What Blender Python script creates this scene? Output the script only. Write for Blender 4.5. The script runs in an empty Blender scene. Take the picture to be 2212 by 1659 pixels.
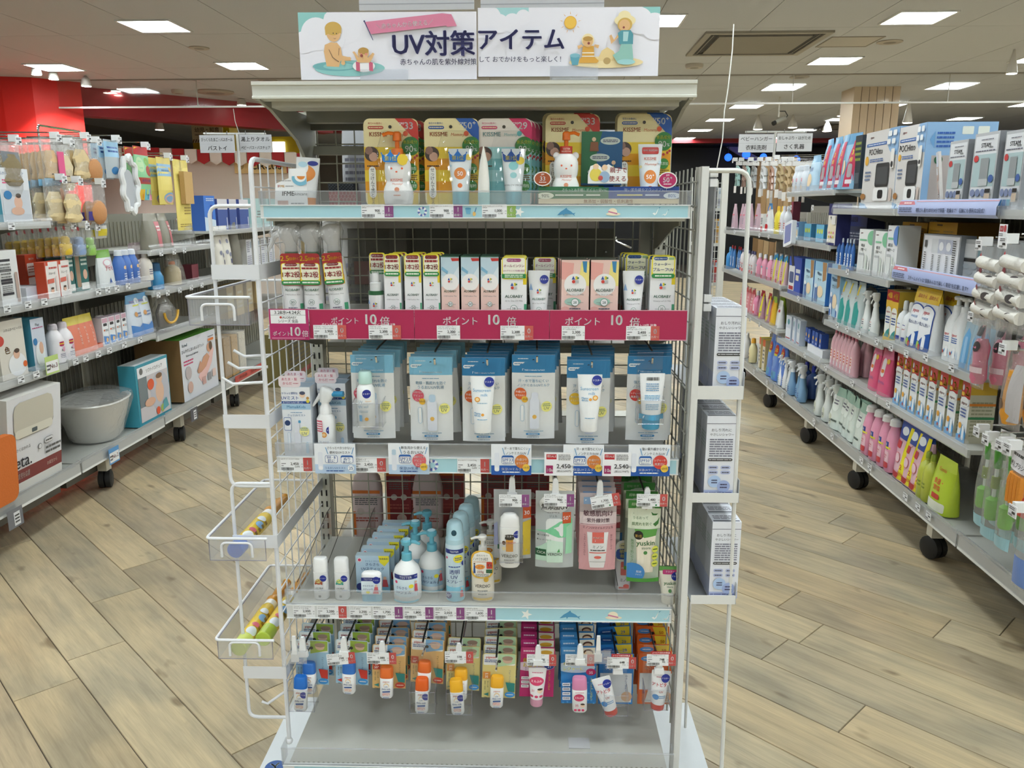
import bpy,math,random
from math import sin,cos,tan,pi,radians,atan,atan2,sqrt
from mathutils import Vector,Matrix,Euler
random.seed(7)
SC=bpy.context.scene
COL=SC.collection
R=radians
# ------------------------------------------------------------------ camera, light, exposure
W,H,F=2212.0,1659.0,1740.0 # photograph frame and focal length in its pixels
PITCH=atan((H/2-445)/F) # horizon at 445
YAW=atan((1195-W/2)*cos(PITCH)/F) # aisles vanish at x = 1195
EYE=Vector((0,0,1.5))
FW=Vector((-sin(YAW)*cos(PITCH),cos(YAW)*cos(PITCH),-sin(PITCH)))
RT=Vector((cos(YAW),sin(YAW),0))
UP=RT.cross(FW)
cd=bpy.data.cameras.new('camera')
cam=bpy.data.objects.new('camera',cd)
COL.objects.link(cam)
cam.matrix_world=Matrix.Translation(EYE)@ Matrix((RT,UP,-FW)).transposed().to_4x4()
cd.sensor_width=36
cd.lens=36*F/W
cd.clip_start,cd.clip_end=.05,80
SC.camera=cam
wd=bpy.data.worlds.new('world')
SC.world=wd
wd.use_nodes=True
wd.node_tree.nodes['Background'].inputs[0].default_value=(.9,.95,1,1)
wd.node_tree.nodes['Background'].inputs[1].default_value=.05
SC.view_settings.view_transform='Standard'
SC.view_settings.look='None'
SC.view_settings.use_curve_mapping=False
SC.view_settings.gamma=1
SC.view_settings.exposure=-0.04
PANEL=36.0 # strength of the square ceiling lights
SC.cycles.transparent_max_bounces=24
SC.cycles.max_bounces=7
SC.cycles.diffuse_bounces=3
SC.cycles.glossy_bounces=3
SC.cycles.use_denoising=True
SC.cycles.sample_clamp_indirect=4

# ------------------------------------------------------------------ measuring helpers (photo point -> point on a known plane)
def ray(x,y):return FW*F+RT*(x-W/2)+UP*(H/2-y)
def onX(x,y,X):r=ray(x,y);return EYE+r*(X/r.x)
def onY(x,y,Y):r=ray(x,y);return EYE+r*(Y/r.y)
def onZ(x,y,z):r=ray(x,y);return EYE+r*((z-EYE.z)/r.z)
def pix(P):
 d=Vector(P)-EYE;z=d.dot(FW)
 return W/2+F*d.dot(RT)/z,H/2-F*d.dot(UP)/z
GO,GA=Vector((-.168,1.749,0)),R(1.44) # the sunscreen gondola: middle of its front edge, and its turn
GX,GY=Vector((cos(GA),sin(GA),0)),Vector((-sin(GA),cos(GA),0))
GM=Matrix.Translation(GO)@ Matrix.Rotation(GA,4,'Z')
def gw(lx,ly,z):return GO+GX*lx+GY*ly+Vector((0,0,z))
def gl(px,py,ly=0):
 r=ray(px,py);P=EYE+r*((GO+GY*ly-EYE).dot(GY)/r.dot(GY));d=P-GO
 return d.dot(GX),P.z
def glx(px,ly,z):
 a,b=-1.5,1.5
 for _ in range(40):
  m=(a+b)/2
  if pix(gw(m,ly,z))[0]<px:a=m
  else:b=m
 return a
def aisleY(px,X,z):
 a,b=.6,30.
 s=1 if X<0 else-1
 for _ in range(50):
  m=(a+b)/2
  if (pix((X,m,z))[0]-px)*s<0:a=m
  else:b=m
 return a

# ------------------------------------------------------------------ colour and materials
def lin(c):return c/12.92 if c<=.04045 else ((c+.055)/1.055)**2.4
_cc={}
def rgb(h):
 if h not in _cc:
  s=h if len(h)==6 else ''.join(c*2 for c in h)
  _cc[h]=tuple(lin(int(s[i:i+2],16)/255) for i in (0,2,4))
 return _cc[h]
MATS={}
def mk(name,rough=.4,metal=0,noise=0,nscale=60,bump=0,spec=.5):
 m=bpy.data.materials.new(name);m.use_nodes=True
 nt=m.node_tree;N=nt.nodes;L=nt.links;p=N['Principled BSDF']
 at=N.new('ShaderNodeAttribute');at.attribute_name='Col'
 p.inputs['Roughness'].default_value=rough
 p.inputs['Metallic'].default_value=metal
 p.inputs['Specular IOR Level'].default_value=spec
 out=at.outputs['Color']
 if noise or bump:
  tc=N.new('ShaderNodeTexCoord');n=N.new('ShaderNodeTexNoise')
  n.inputs['Scale'].default_value=nscale;n.inputs['Detail'].default_value=4
  L.new(tc.outputs['Object'],n.inputs['Vector'])
 if noise:
  mr=N.new('ShaderNodeMapRange');mr.inputs[3].default_value=1-noise;mr.inputs[4].default_value=1
  L.new(n.outputs[0],mr.inputs[0])
  mx=N.new('ShaderNodeMix');mx.data_type='RGBA';mx.blend_type='MULTIPLY';mx.inputs[0].default_value=1
  L.new(out,mx.inputs[6]);L.new(mr.outputs[0],mx.inputs[7]);out=mx.outputs[2]
 if bump:
  b=N.new('ShaderNodeBump');b.inputs['Strength'].default_value=bump;b.inputs['Distance'].default_value=.004
  L.new(n.outputs[0],b.inputs['Height']);L.new(b.outputs[0],p.inputs['Normal'])
 L.new(out,p.inputs['Base Color'])
 MATS[name]=m;return m
mk('paper',.55,0,.04,90)
mk('plastic',.28,0,.03,40)
mk('print',.38)
mk('soft',.7,0,.12,120,.3)
mk('foil',.25,0,.05,30,.5)
mk('painted',.42,0,.05,25)
mk('steel',.32,.85,.12,30)
mk('chrome',.12,1)
mk('rubber',.6,0,.1,80)
def mkclear(name,tint,refl,rough,wav=0,op=0):
 m=bpy.data.materials.new(name);m.use_nodes=True
 nt=m.node_tree;N=nt.nodes;L=nt.links;N.remove(N['Principled BSDF']);o=N['Material Output']
 tr=N.new('ShaderNodeBsdfTransparent');tr.inputs[0].default_value=(*tint,1)
 g=N.new('ShaderNodeBsdfGlossy');g.inputs['Roughness'].default_value=rough
 fr=N.new('ShaderNodeLayerWeight');fr.inputs[0].default_value=.5
 pw=N.new('ShaderNodeMath');pw.operation='POWER';pw.inputs[1].default_value=3;L.new(fr.outputs['Facing'],pw.inputs[0])
 ma=N.new('ShaderNodeMath');ma.operation='MULTIPLY_ADD';ma.inputs[1].default_value=refl*1.6;ma.inputs[2].default_value=.035+refl*.12;L.new(pw.outputs[0],ma.inputs[0])
 mx=N.new('ShaderNodeMixShader')
 L.new(ma.outputs[0],mx.inputs[0]);L.new(tr.outputs[0],mx.inputs[1]);L.new(g.outputs[0],mx.inputs[2])
 if wav:
  tc=N.new('ShaderNodeTexCoord');n=N.new('ShaderNodeTexNoise');n.inputs['Scale'].default_value=wav
  n.inputs['Detail'].default_value=2;n.inputs['Distortion'].default_value=1.2
  L.new(tc.outputs['Object'],n.inputs['Vector'])
  b=N.new('ShaderNodeBump');b.inputs['Strength'].default_value=1;b.inputs['Distance'].default_value=.012
  L.new(n.outputs[0],b.inputs['Height']);L.new(b.outputs[0],g.inputs['Normal']);L.new(b.outputs[0],fr.inputs['Normal'])
 res=mx
 if op:
  d=N.new('ShaderNodeBsdfDiffuse');at=N.new('ShaderNodeAttribute');at.attribute_name='Col'
  L.new(at.outputs['Color'],d.inputs[0])
  m2=N.new('ShaderNodeMixShader');m2.inputs[0].default_value=op
  L.new(mx.outputs[0],m2.inputs[1]);L.new(d.outputs[0],m2.inputs[2]);res=m2
 L.new(res.outputs[0],o.inputs[0]);MATS[name]=m
mkclear('clear',(.975,.98,.985),.2,.06)
mkclear('guard',(.965,.97,.98),.3,.16,0,.12)
mkclear('film',(.97,.97,.97),.3,.13,18,.12)
mkclear('frost',(.93,.93,.95),.1,.3,0,.6)
mkclear('liquid',(.95,.95,.95),.2,.1,0,.72)
def mkemit(name,col,s):
 m=bpy.data.materials.new(name);m.use_nodes=True
 p=m.node_tree.nodes['Principled BSDF'];p.inputs['Base Color'].default_value=(*col,1)
 p.inputs['Emission Color'].default_value=(*col,1);p.inputs['Emission Strength'].default_value=s
 MATS[name]=m
mkemit('lamp',(.9,.985,1.0),PANEL)
mkemit('spot',(1,.93,.8),25)
mkemit('ball',(.02,.12,1),2.2)
mkemit('window',(.8,.9,1),2.0)

# ------------------------------------------------------------------ mesh builder
class MB:
 def __init__(s):s.v=[];s.f=[];s.c=[];s.m=[];s.s=[];s.M=None
 def add(s,vs,fs,col='fff',fin='plastic',smooth=False):
  b=len(s.v);c=rgb(col)
  if s.M is not None:vs=[s.M @ Vector(v) for v in vs]
  s.v.extend(tuple(v) for v in vs);s.c.extend([c]*len(vs))
  for q in fs:s.f.append([b+i for i in q]);s.m.append(fin);s.s.append(smooth)
  return s
 def box(s,x0,y0,z0,x1,y1,z1,col='fff',fin='plastic'):
  v=[(x,y,z) for z in (z0,z1) for y in (y0,y1) for x in (x0,x1)]
  return s.add(v,[(0,2,3,1),(4,5,7,6),(0,1,5,4),(2,6,7,3),(0,4,6,2),(1,3,7,5)],col,fin)
 def prism(s,pts,d0,d1,col='fff',fin='plastic',ax='y',smooth=False):
  n=len(pts)
  def P(a,b,d):return (a,d,b) if ax=='y' else ((a,b,d) if ax=='z' else (d,a,b))
  v=[P(a,b,d0) for a,b in pts]+[P(a,b,d1) for a,b in pts]
  f=[tuple(range(n)),tuple(range(2*n-1,n-1,-1))]
  f+=[(i,i+n,(i+1)% n+n,(i+1)% n) for i in range(n)]
  if ax=='z':f=[q[::-1] for q in f]
  return s.add(v,f,col,fin,smooth)
 def loft(s,secs,col='fff',fin='plastic',n=20,cap=True,smooth=True):
  # secs: (z, rx, ry[, power, cx, cy])
  vs,fs=[],[]
  for q in secs:
   z,rx,ry=q[:3];pw=q[3] if len(q)>3 else 2;cx=q[4] if len(q)>4 else 0;cy=q[5] if len(q)>5 else 0
   for i in range(n):
    a=2*pi*(i+.5)/n;ca,sa=cos(a),sin(a)
    vs.append((cx+rx*math.copysign(abs(ca)**(2/pw),ca),cy+ry*math.copysign(abs(sa)**(2/pw),sa),z))
  for j in range(len(secs)-1):
   for i in range(n):
    k=(i+1)% n
    fs.append((j*n+i,j*n+k,(j+1)*n+k,(j+1)*n+i))
  if cap:fs+=[tuple(range(n-1,-1,-1)),tuple((len(secs)-1)*n+i for i in range(n))]
  return s.add(vs,fs,col,fin,smooth)
 def tube(s,pts,r,col='fff',fin='painted',n=6,closed=False):
  P=[Vector(p) for p in pts];vs,fs=[],[];m=len(P)
  up=None
  for i in range(m):
   a=P[i-1] if i or closed else P[i];b=P[(i+1)% m] if i<m-1 or closed else P[i]
   t=(b-a).normalized() if (b-a).length>1e-9 else Vector((0,0,1))
   if up is None:up=t.orthogonal().normalized()
   up=(up-t*up.dot(t));up=up.normalized() if up.length>1e-6 else t.orthogonal().normalized()
   w=t.cross(up)
   rr=r[i] if isinstance(r,(list,tuple)) else r
   vs+=[P[i]+(up*cos(2*pi*k/n)+w*sin(2*pi*k/n))*rr for k in range(n)]
  for j in range(m if closed else m-1):
   for k in range(n):
    l=(k+1)% n;j2=(j+1)% m
    fs.append((j*n+k,j*n+l,j2*n+l,j2*n+k))
  if not closed:fs+=[tuple(range(n-1,-1,-1)),tuple((m-1)*n+i for i in range(n))]
  return s.add(vs,fs,col,fin,True)
 def ball(s,c,r,col='fff',fin='plastic',n=12,sz=None):
  k=7;secs=[]
  rx,ry,rz=(r,r,r) if sz is None else sz
  for i in range(k+1):
   a=-pi/2+pi*i/k;q=max(cos(a),.02);secs.append((c[2]+rz*sin(a),rx*q,ry*q,2,c[0],c[1]))
  return s.loft(secs,col,fin,n)
def obj(name,mb,parent=None,loc=None,rot=None):
 me=bpy.data.meshes.new(name)
 me.from_pydata(mb.v,[],mb.f)
 fins=sorted(set(mb.m))
 for k in fins:me.materials.append(MATS[k])
 ix={k:i for i,k in enumerate(fins)}
 me.polygons.foreach_set('material_index',[ix[k] for k in mb.m])
 me.polygons.foreach_set('use_smooth',mb.s)
 a=me.color_attributes.new('Col','FLOAT_COLOR','POINT')
 a.data.foreach_set('color',[x for c in mb.c for x in (c[0],c[1],c[2],1.0)])
 if any(mb.s):me.set_sharp_from_angle(angle=R(38))
 o=bpy.data.objects.new(name,me);COL.objects.link(o)
 if parent is not None:o.parent=parent
 if loc is not None:o.location=loc
 if rot is not None:o.rotation_euler=rot
 return o
def tag(o,label=None,cat=None,group=None,kind=None):
 if label:o['label']=label
 if cat:o['category']=cat
 if group:o['group']=group
 if kind:o['kind']=kind
 return o
def thing(name,label,cat,group=None):
 o=bpy.data.objects.new(name,None);o.empty_display_size=.02;COL.objects.link(o)
 return tag(o,label,cat,group)
KIDS={}
def dup(root,label=None,group=None):
 r=root.copy();COL.objects.link(r)
 def rec(a,b):
  for ch in a.children:
   c=ch.copy();COL.objects.link(c);c.parent=b;rec(ch,c)
 rec(root,r)
 if label:r['label']=label
 if group:r['group']=group
 return r
def setm(o,M):o.matrix_world=M;return o
def gput(o,lx,ly,z,yaw=0,pitch=0,roll=0):
 o.matrix_world=GM @ Matrix.Translation((lx,ly,z))@ Euler((R(pitch),R(roll),R(yaw))).to_matrix().to_4x4();return o
def aput(o,side,X,Y,z,yaw=0,pitch=0,roll=0):
 # side +1: right-hand run (fronts look to -X); -1: left-hand run (fronts look to +X)
 o.matrix_world=Matrix.Translation((X,Y,z))@ Matrix.Rotation(R(-90*side),4,'Z')@ Euler((R(pitch),R(roll),R(yaw))).to_matrix().to_4x4();return o

# ------------------------------------------------------------------ flat print: lettering and graphics on a face
_gc={}
def glyphs(txt,res=1,off=0):
 k=(txt,res,off)
 if k not in _gc:
  cu=bpy.data.curves.new('t','FONT');cu.body=txt;cu.resolution_u=res;cu.size=1;cu.offset=off
  o=bpy.data.objects.new('t',cu);me=o.to_mesh()
  v=[(p.co.x,p.co.y) for p in me.vertices];f=[tuple(p.vertices) for p in me.polygons]
  o.to_mesh_clear();bpy.data.objects.remove(o);bpy.data.curves.remove(cu)
  xs=[p[0] for p in v] or [0,1];ys=[p[1] for p in v] or [0,1]
  _gc[k]=(v,f,min(xs),max(xs),min(ys),max(ys))
 return _gc[k]
EPS=.00014
class Pr:
 def __init__(s,w,h,rx=None,ry=None,z0=0,y0=0,x0=0,eps=EPS,fn=None):
  s.w,s.h,s.rx,s.ry,s.z0,s.y0,s.x0,s.eps,s.fn=w,h,rx,ry or rx,z0,y0,x0,eps,fn
  s.mb=MB();s.k=1
 def P(s,u,v,k):
  x=(u-.5)*s.w;z=s.z0+v*s.h;o=k*s.eps
  if s.fn:return s.fn(x,z,o)
  if s.rx:
   t=x/s.rx
   return (s.x0+(s.rx+o)*sin(t),s.y0-(s.ry+o)*cos(t),z)
  return (s.x0+x,s.y0-o,z)
 def strip(s,us,bot,top,col):
  n=len(us);k=s.k;s.k+=1
  m=max(1,int(max(top(u)-bot(u) for u in us)*9)) if s.fn else 1
  vs=[s.P(u,bot(u)+(top(u)-bot(u))*j/m,k) for j in range(m+1) for u in us]
  s.mb.add(vs,[(j*n+i,j*n+i+1,j*n+n+i+1,j*n+n+i) for j in range(m) for i in range(n-1)],col,'print',bool(s.rx));return s
 def seg(s,u0,u1):
  n=1 if not (s.rx or s.fn) else max(2,int(abs(u1-u0)*10))
  return [u0+(u1-u0)*i/n for i in range(n+1)]
 def r(s,u0,v0,u1,v1,col):return s.strip(s.seg(u0,u1),lambda u:v0,lambda u:v1,col)
 def e(s,cu,cv,ru,col,rv=None,n=14):
  rv=ru*s.w/s.h if rv is None else rv
  us=sorted({min(1,max(0,cu-ru*cos(pi*i/n))) for i in range(n+1)})
  if len(us)<2:return s
  q=lambda u:rv*sqrt(max(0,1-((u-cu)/ru)**2))
  return s.strip(us,lambda u:min(1,max(0,cv-q(u))),lambda u:min(1,max(0,cv+q(u))),col)
 def rr(s,u0,v0,u1,v1,col,rad=.3):
  hw=(u1-u0)*s.w;hh=(v1-v0)*s.h;c=min(hw,hh)*rad;a=c/s.w;b=c/s.h
  us=[u0,u0+a*.3,u0+a]+s.seg(u0+a,u1-a)[1:]+[u1-a*.3,u1]
  def ins(u):
   d=min(u-u0,u1-u)
   return b*(1-sqrt(max(0,1-(1-min(d/a,1))**2)))if a>0 else 0
  return s.strip(us,lambda u:v0+ins(u),lambda u:v1-ins(u),col)
 def p(s,pts,col):
  if s.fn: # slice the outline into upright strips that follow the curved face
   us=sorted({round(q[0],5) for q in pts});cut=[us[0]];k0=s.k
   for b in us[1:]:
    a=cut[-1];n=max(1,int((b-a)*10));cut+=[a+(b-a)*(i+1)/n for i in range(n)]
   E=[(pts[i-1],pts[i]) if pts[i-1][0]<=pts[i][0] else (pts[i],pts[i-1]) for i in range(len(pts))]
   at=lambda e,u:e[0][1]+(e[1][1]-e[0][1])*(u-e[0][0])/(e[1][0]-e[0][0])
   for a,b in zip(cut,cut[1:]):
    m=(a+b)/2;c=sorted((e for e in E if e[0][0]<m<e[1][0]),key=lambda e:at(e,m))
    for lo,hi in zip(c[::2],c[1::2]):s.k=k0;s.strip([a,b],lambda u:at(lo,u),lambda u:at(hi,u),col)
   s.k=k0+1;return s
  k=s.k;s.k+=1
  s.mb.add([s.P(u,v,k) for u,v in pts],[tuple(range(len(pts)))],col,'print');return s
 def t(s,u,v,em,txt,col,w=None,b=0,al='c',rot=0,res=2,slant=0):
  vs,fs,x0,x1,y0,y1=glyphs(txt,res)
  sc=em*s.h;sx=sc
  if w and (x1-x0)*sc>w*s.w:sx=w*s.w/(x1-x0);sc=max(sx,sc*.75)
  tw=(x1-x0)*sx
  a0={'c':-tw/2,'l':0,'r':-tw}[al];ca,sa=cos(R(rot)),sin(R(rot))
  k=s.k;s.k+=1
  ym=.36
  for d in ((0,0),) if not b else ((0,0),(-.018*b,.008*b),(.018*b,-.008*b),(.01*b,.014*b)):
   q=[]
   for x,y in vs:
    X=a0+(x-x0+d[0]+slant*y)*sx;Y=(y-ym+d[1])*sc
    q.append(s.P(u+(X*ca-Y*sa)/s.w,v+(X*sa+Y*ca)/s.h,k))
   s.mb.add(q,fs,col,'print')
  return s
 def vt(s,u,v,em,txt,col,b=0):
  for i,c in enumerate(txt):s.t(u,v-i*em*.95,em,c,col,None,b)
  return s
 def l(s,u0,v0,u1,v1,n,col='888',fill=.5):
  rnd=random.Random(int(1e4*(u0+v0*3+u1*7))+n)
  k=s.k;s.k+=1
  st=(v1-v0)/n
  for i in range(n):
   a=u0;v=v1-(i+1)*st
   while a<u1-.01:
    b=min(u1,a+(u1-u0)*rnd.uniform(.08,.3))
    for q in (s.seg(a,b),):
     m=len(q)
     s.mb.add([s.P(x,v+st*.25,k) for x in q]+[s.P(x,v+st*(.25+fill),k) for x in q],[(j,j+1,m+j+1,m+j) for j in range(m-1)],col,'print')
    a=b+(u1-u0)*.025
  return s
 def bar(s,u0,v0,u1,v1):
  rnd=random.Random(int(u0*1e4));a=u0;st=(u1-u0)/26;k=s.k;s.k+=1
  while a<u1:
   b=a+st*rnd.choice((.5,.9,1.4));
   s.mb.add([s.P(a,v0,k),s.P(b,v0,k),s.P(b,v1,k),s.P(a,v1,k)],[(0,1,2,3)],'111','print');a=b+st*rnd.choice((.5,.8))
  return s
 def out(s,parent,name='printed_label',loc=None,rot=None):
  if s.mb.v:return obj(name,s.mb,parent,loc,rot)
def rrect(w,h,r,n=4,x0=0,z0=0):
 """rounded rectangle outline, centred in x, from z0 up"""
 p=[]
 for cx,cz,a in ((w/2-r,r,-90),(w/2-r,h-r,0),(-w/2+r,h-r,90),(-w/2+r,r,180)):
  for i in range(n+1):t=R(a+90*i/n);p.append((x0+cx+r*cos(t),z0+cz+r*sin(t)))
 return p
ORD=['first','second','third','fourth','fifth','sixth','seventh','eighth','ninth','tenth','eleventh','twelfth','thirteenth','fourteenth','fifteenth','sixteenth']
# ------------------------------------------------------------------ room
XL,XR_,YB,YF,ZC=-12.5,13.,-6.,24.5,3.06
def struct(name,mb,parent=None):
 o=obj(name,mb,parent)
 if parent is None:o['kind']='structure'
 return o
# floor slab with diagonal planks laid on it where single planks can be told apart
def plankmat():
 m=bpy.data.materials.new('floor_plank');m.use_nodes=True
 nt=m.node_tree;N=nt.nodes;L=nt.links;p=N['Principled BSDF']
 tc=N.new('ShaderNodeTexCoord');oi=N.new('ShaderNodeObjectInfo')
 ad=N.new('ShaderNodeVectorMath');ad.operation='MULTIPLY_ADD';ad.inputs[1].default_value=(1,1,1)
 cx=N.new('ShaderNodeCombineXYZ');mu=N.new('ShaderNodeMath');mu.operation='MULTIPLY';mu.inputs[1].default_value=57
 L.new(oi.outputs['Random'],mu.inputs[0])
 for i in range(3):L.new(mu.outputs[0],cx.inputs[i])
 L.new(tc.outputs['Object'],ad.inputs[0]);L.new(cx.outputs[0],ad.inputs[2])
 def noise(scale,vs,det=5,dist=.4):
  mp=N.new('ShaderNodeMapping');mp.inputs['Scale'].default_value=vs;L.new(ad.outputs[0],mp.inputs[0])
  n=N.new('ShaderNodeTexNoise');n.inputs['Scale'].default_value=scale;n.inputs['Detail'].default_value=det;n.inputs['Distortion'].default_value=dist
  L.new(mp.outputs[0],n.inputs['Vector']);return n.outputs[0]
 def ramp(a,pts):
  r=N.new('ShaderNodeValToRGB');e=r.color_ramp.elements
  for i,(q,c) in enumerate(pts):
   x=e[i] if i<2 else e.new(q);x.position=q;x.color=(*c,1)
  L.new(a,r.inputs[0]);return r.outputs[0]
 def mix(a,b,f=1,mode='MULTIPLY'):
  x=N.new('ShaderNodeMix');x.data_type='RGBA';x.blend_type=mode
  if isinstance(f,float) or isinstance(f,int):x.inputs[0].default_value=f
  else:L.new(f,x.inputs[0])
  L.new(a,x.inputs[6]);L.new(b,x.inputs[7]);return x.outputs[2]
 base=ramp(oi.outputs['Random'],[(0,rgb('b3a287')),(1,rgb('cabb9c')),(.3,rgb('c0ad8c')),(.55,rgb('c6b595')),(.8,rgb('b1a48b'))])
 grain=ramp(noise(9,(.35,5,1)),[(.32,(.82,.81,.8)),(.62,(1.06,1.05,1.03))])
 cloud=ramp(noise(2.6,(1,2.2,1),3),[(.36,(.74,.77,.81)),(.6,(1.05,1.04,1.01))])
 fine=ramp(noise(60,(.2,4,1),3),[(.3,(.88,.87,.86)),(.6,(1,1,1))])
 knot=ramp(noise(5.5,(1,2.0,1),2,0),[(.24,(.5,.46,.43)),(.33,(1,1,1))])
 c=mix(mix(mix(mix(base,grain),cloud),fine),knot)
 L.new(c,p.inputs['Base Color'])
 p.inputs['Roughness'].default_value=.3
 p.inputs['Specular IOR Level'].default_value=.45
 return m
PM=plankmat();MATS['plank']=PM
sl=MB().box(XL,YB,-.12,XR_,YF,-.004,'3a3128','painted')
floor=struct('floor',sl)
pw,plen,gap=.1892,1.219,.0022
pm=MB();q=.0012
pm.add([(0,0,-.004),(plen-gap,0,-.004),(plen-gap,pw-gap,-.004),(0,pw-gap,-.004),(q,q,0),(plen-gap-q,q,0),(plen-gap-q,pw-gap-q,0),(q,pw-gap-q,0)],
 [(4,5,6,7),(0,1,5,4),(1,2,6,5),(2,3,7,6),(3,0,4,7)],'c3ad83','plank')
proto=obj('plank',pm,floor)
ang=R(90-133.4);U=Vector((cos(ang),sin(ang),0));V=Vector((-U.y,U.x,0))
seams={0:-2.675,1:-2.81,2:-3.19,3:-3.41,4:-3.567,5:-3.925,6:-4.53,10:-1.195,11:-1.157,12:-1.34,13:-.845,16:-1.433,17:-1.587,19:-2.1,20:-1.924}
rnd=random.Random(3);first=True
far=MB()
for k in range(-14,75):
 off=seams.get(k,rnd.uniform(0,plen)-4)
 pv=.422+pw*k
 for i in range(-8,16):
  a=off+(i-4)*plen
  c=U*(a+plen/2)+V*(pv+pw/2)
  near=-3.3<c.x<2.7 and 1.1<c.y<8.2
  if near:
   o=proto if first else proto.copy()
   if not first:COL.objects.link(o)
   first=False
   o.location=U*a+V*pv;o.rotation_euler=(0,0,ang);o.parent=floor
  elif XL<c.x<XR_ and YB+1<c.y<YF:
   far.M=Matrix.Translation(U*a+V*pv)@ Matrix.Rotation(ang,4,'Z')
   far.add([(0,0,0),(plen-gap,0,0),(plen-gap,pw-gap,0),(0,pw-gap,0)],[(0,1,2,3)],'c3ad83','plank')
fo=obj('far_planks',far,floor);fo['kind']='stuff'
# ceiling slab with boards
ceil=struct('ceiling',MB().box(XL,YB,ZC+.006,XR_,YF,ZC+.15,'8d8a84','painted'))
cb=MB().box(0,0,0,.903,1.813,.006,'c2c5ca','soft')
cp=None
for i in range(-10,12):
 for j in range(0,12):
  x,y=-.95+i*.91,2.4+j*1.82
  if x<-9.8 or x>9.5 or y>22.5:continue
  o=obj('ceiling_board',cb,ceil) if cp is None else cp.copy()
  if cp is not None:COL.objects.link(o)
  cp=cp or o
  o.parent=ceil;o.location=(x,y,ZC)
# walls round the shop
struct('wall_left',MB().box(XL-.2,YB,0,XL,YF,ZC+.1,'c9c2b8','painted'))
struct('wall_right',MB().box(XR_,YB,0,XR_+.2,YF,ZC+.1,'c9c2b8','painted'))
struct('wall_rear',MB().box(XL,YB-.2,0,XR_,YB,ZC+.1,'d4cfc6','painted'))
struct('wall_back',MB().box(XL,YF,0,XR_,YF+.2,ZC+.1,'a59c90','painted'))
# square ceiling lights on their grid; the rows behind the camera are the same grid going on
first=None
n_l=0
for i in range(-3,5):
 for j in range(-6,7):
  x,y=.86+2.2*i,7.48+2.07*j
  if i==4 and j>4 or x<-3 and y>11:continue
  if first is None:
   first=thing('ceiling_light','','ceiling light')
   b=MB()
   for s in ((-.24,-.24,.24,-.222),(-.24,.222,.24,.24),(-.24,-.222,-.222,.222),(.222,-.222,.24,.222)):b.box(s[0],s[1],-.012,s[2],s[3],0,'e8e8e6','painted')
   obj('frame',b,first)
   obj('diffuser',MB().box(-.222,-.222,-.006,.222,.222,-.001,'fff','lamp'),first)
   o=first
  else:o=dup(first)
  o.location=(x,y,ZC)
  side=['column far left','second column from left','column left of middle','column over the gondola','column right of middle','second column from right','column far right','outermost right column'][i+3]
  o['label']='square white ceiling light, %s row away, %s' %(ORD[j+6],side)
  o['group']='square ceiling lights'
# smoke curtain: glass sheet hung from the ceiling with a bottom rail
YG=10.5
t=thing('smoke_curtain','clear glass smoke curtain hanging across the whole ceiling','glass screen')
g=MB()
for i in range(-6,8):
 x=-6.3+i*1.85+.0
 g.box(i*1.85-.8,-.004,-.33,i*1.85+1.045,.004,-.004,'fff','clear')
obj('glass_pane',g,t)
obj('bottom_rail',MB().box(-12,-.01,-.345,12.5,.01,-.325,'d8d8d4','painted'),t)
obj('top_rail',MB().box(-12,-.02,-.012,12.5,.02,0,'9a968e','painted'),t)
b=MB()
for i in range(-6,8):b.box(i*1.85-.806,-.006,-.33,i*1.85-.798,.006,0,'b5b2aa','painted')
obj('pane_joint',b,t)
t.location=(0,YG,ZC)
# ceiling cassette air conditioners
def cassette(x,y,label,col):
 t=thing('ceiling_air_conditioner',label,'air conditioner');t.location=(x,y,ZC)
 b=MB()
 for s in ((-.58,-.58,.58,-.52),(-.58,.52,.58,.58),(-.58,-.52,-.52,.52),(.52,-.52,.58,.52)):b.box(*s[:2],-.02,s[2],s[3],0,col,'painted')
 obj('frame',b,t)
 b=MB()
 for r_ in (0,90,180,270):
  b.M=Matrix.Rotation(R(r_),4,'Z');b.box(-.47,-.515,-.012,.47,-.44,-.004,'15130f','rubber');b.box(-.46,-.49,-.016,.46,-.482,-.006,'8b867b','painted')
 obj('vent_slot',b,t)
 obj('intake_grille',MB().box(-.43,-.43,-.022,.43,.43,-.006,'8e897f','soft'),t)
 return t
cassette(1.96,8.55,'large square air conditioner with dark slots in ceiling right of the gondola','9d988c')
cassette(-1.55,8.9,'square air conditioner in ceiling left behind the top sign','9a9488')
cassette(5.9,17.2,'dark ceiling air conditioner above far right boxes','4a463f')
# small round and square ceiling fittings
def disc(px,py,r,label,col='a9a195',name='ceiling_speaker',cat='speaker',h=.012):
 P=onZ(px,py,ZC);t=thing(name,label,cat);t.location=P
 obj('plate',MB().loft([(-h,r*.9,r*.9),(-h*.6,r,r),(0,r,r)],col,'painted',24),t)
 obj('rim',MB().loft([(-h-.002,r*.35,r*.35),(-h,r*.5,r*.5)],'7d776d','painted',16),t)
disc(430,103,.1,'round flush ceiling speaker left of the top sign')
disc(1922,90,.12,'round flush ceiling speaker right of the air conditioner')
disc(1727,166,.12,'round ceiling speaker just before the glass curtain')
disc(383,194,.08,'white smoke detector on left ceiling','b9b2a6','smoke_detector','detector',.05)
disc(1500,139,.1,'smoke detector beside the right air conditioner','b9b2a6','smoke_detector','detector',.04)
disc(465,197,.25,'large round ceiling air outlet far left','a69c8d','air_outlet','air vent',.03)
disc(578,173,.12,'round ceiling speaker near the canopy corner at left')
t=thing('ceiling_hatch','square access hatch outline in ceiling right of air conditioner','hatch');t.location=onZ(1835,90,ZC)
b=MB()
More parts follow.
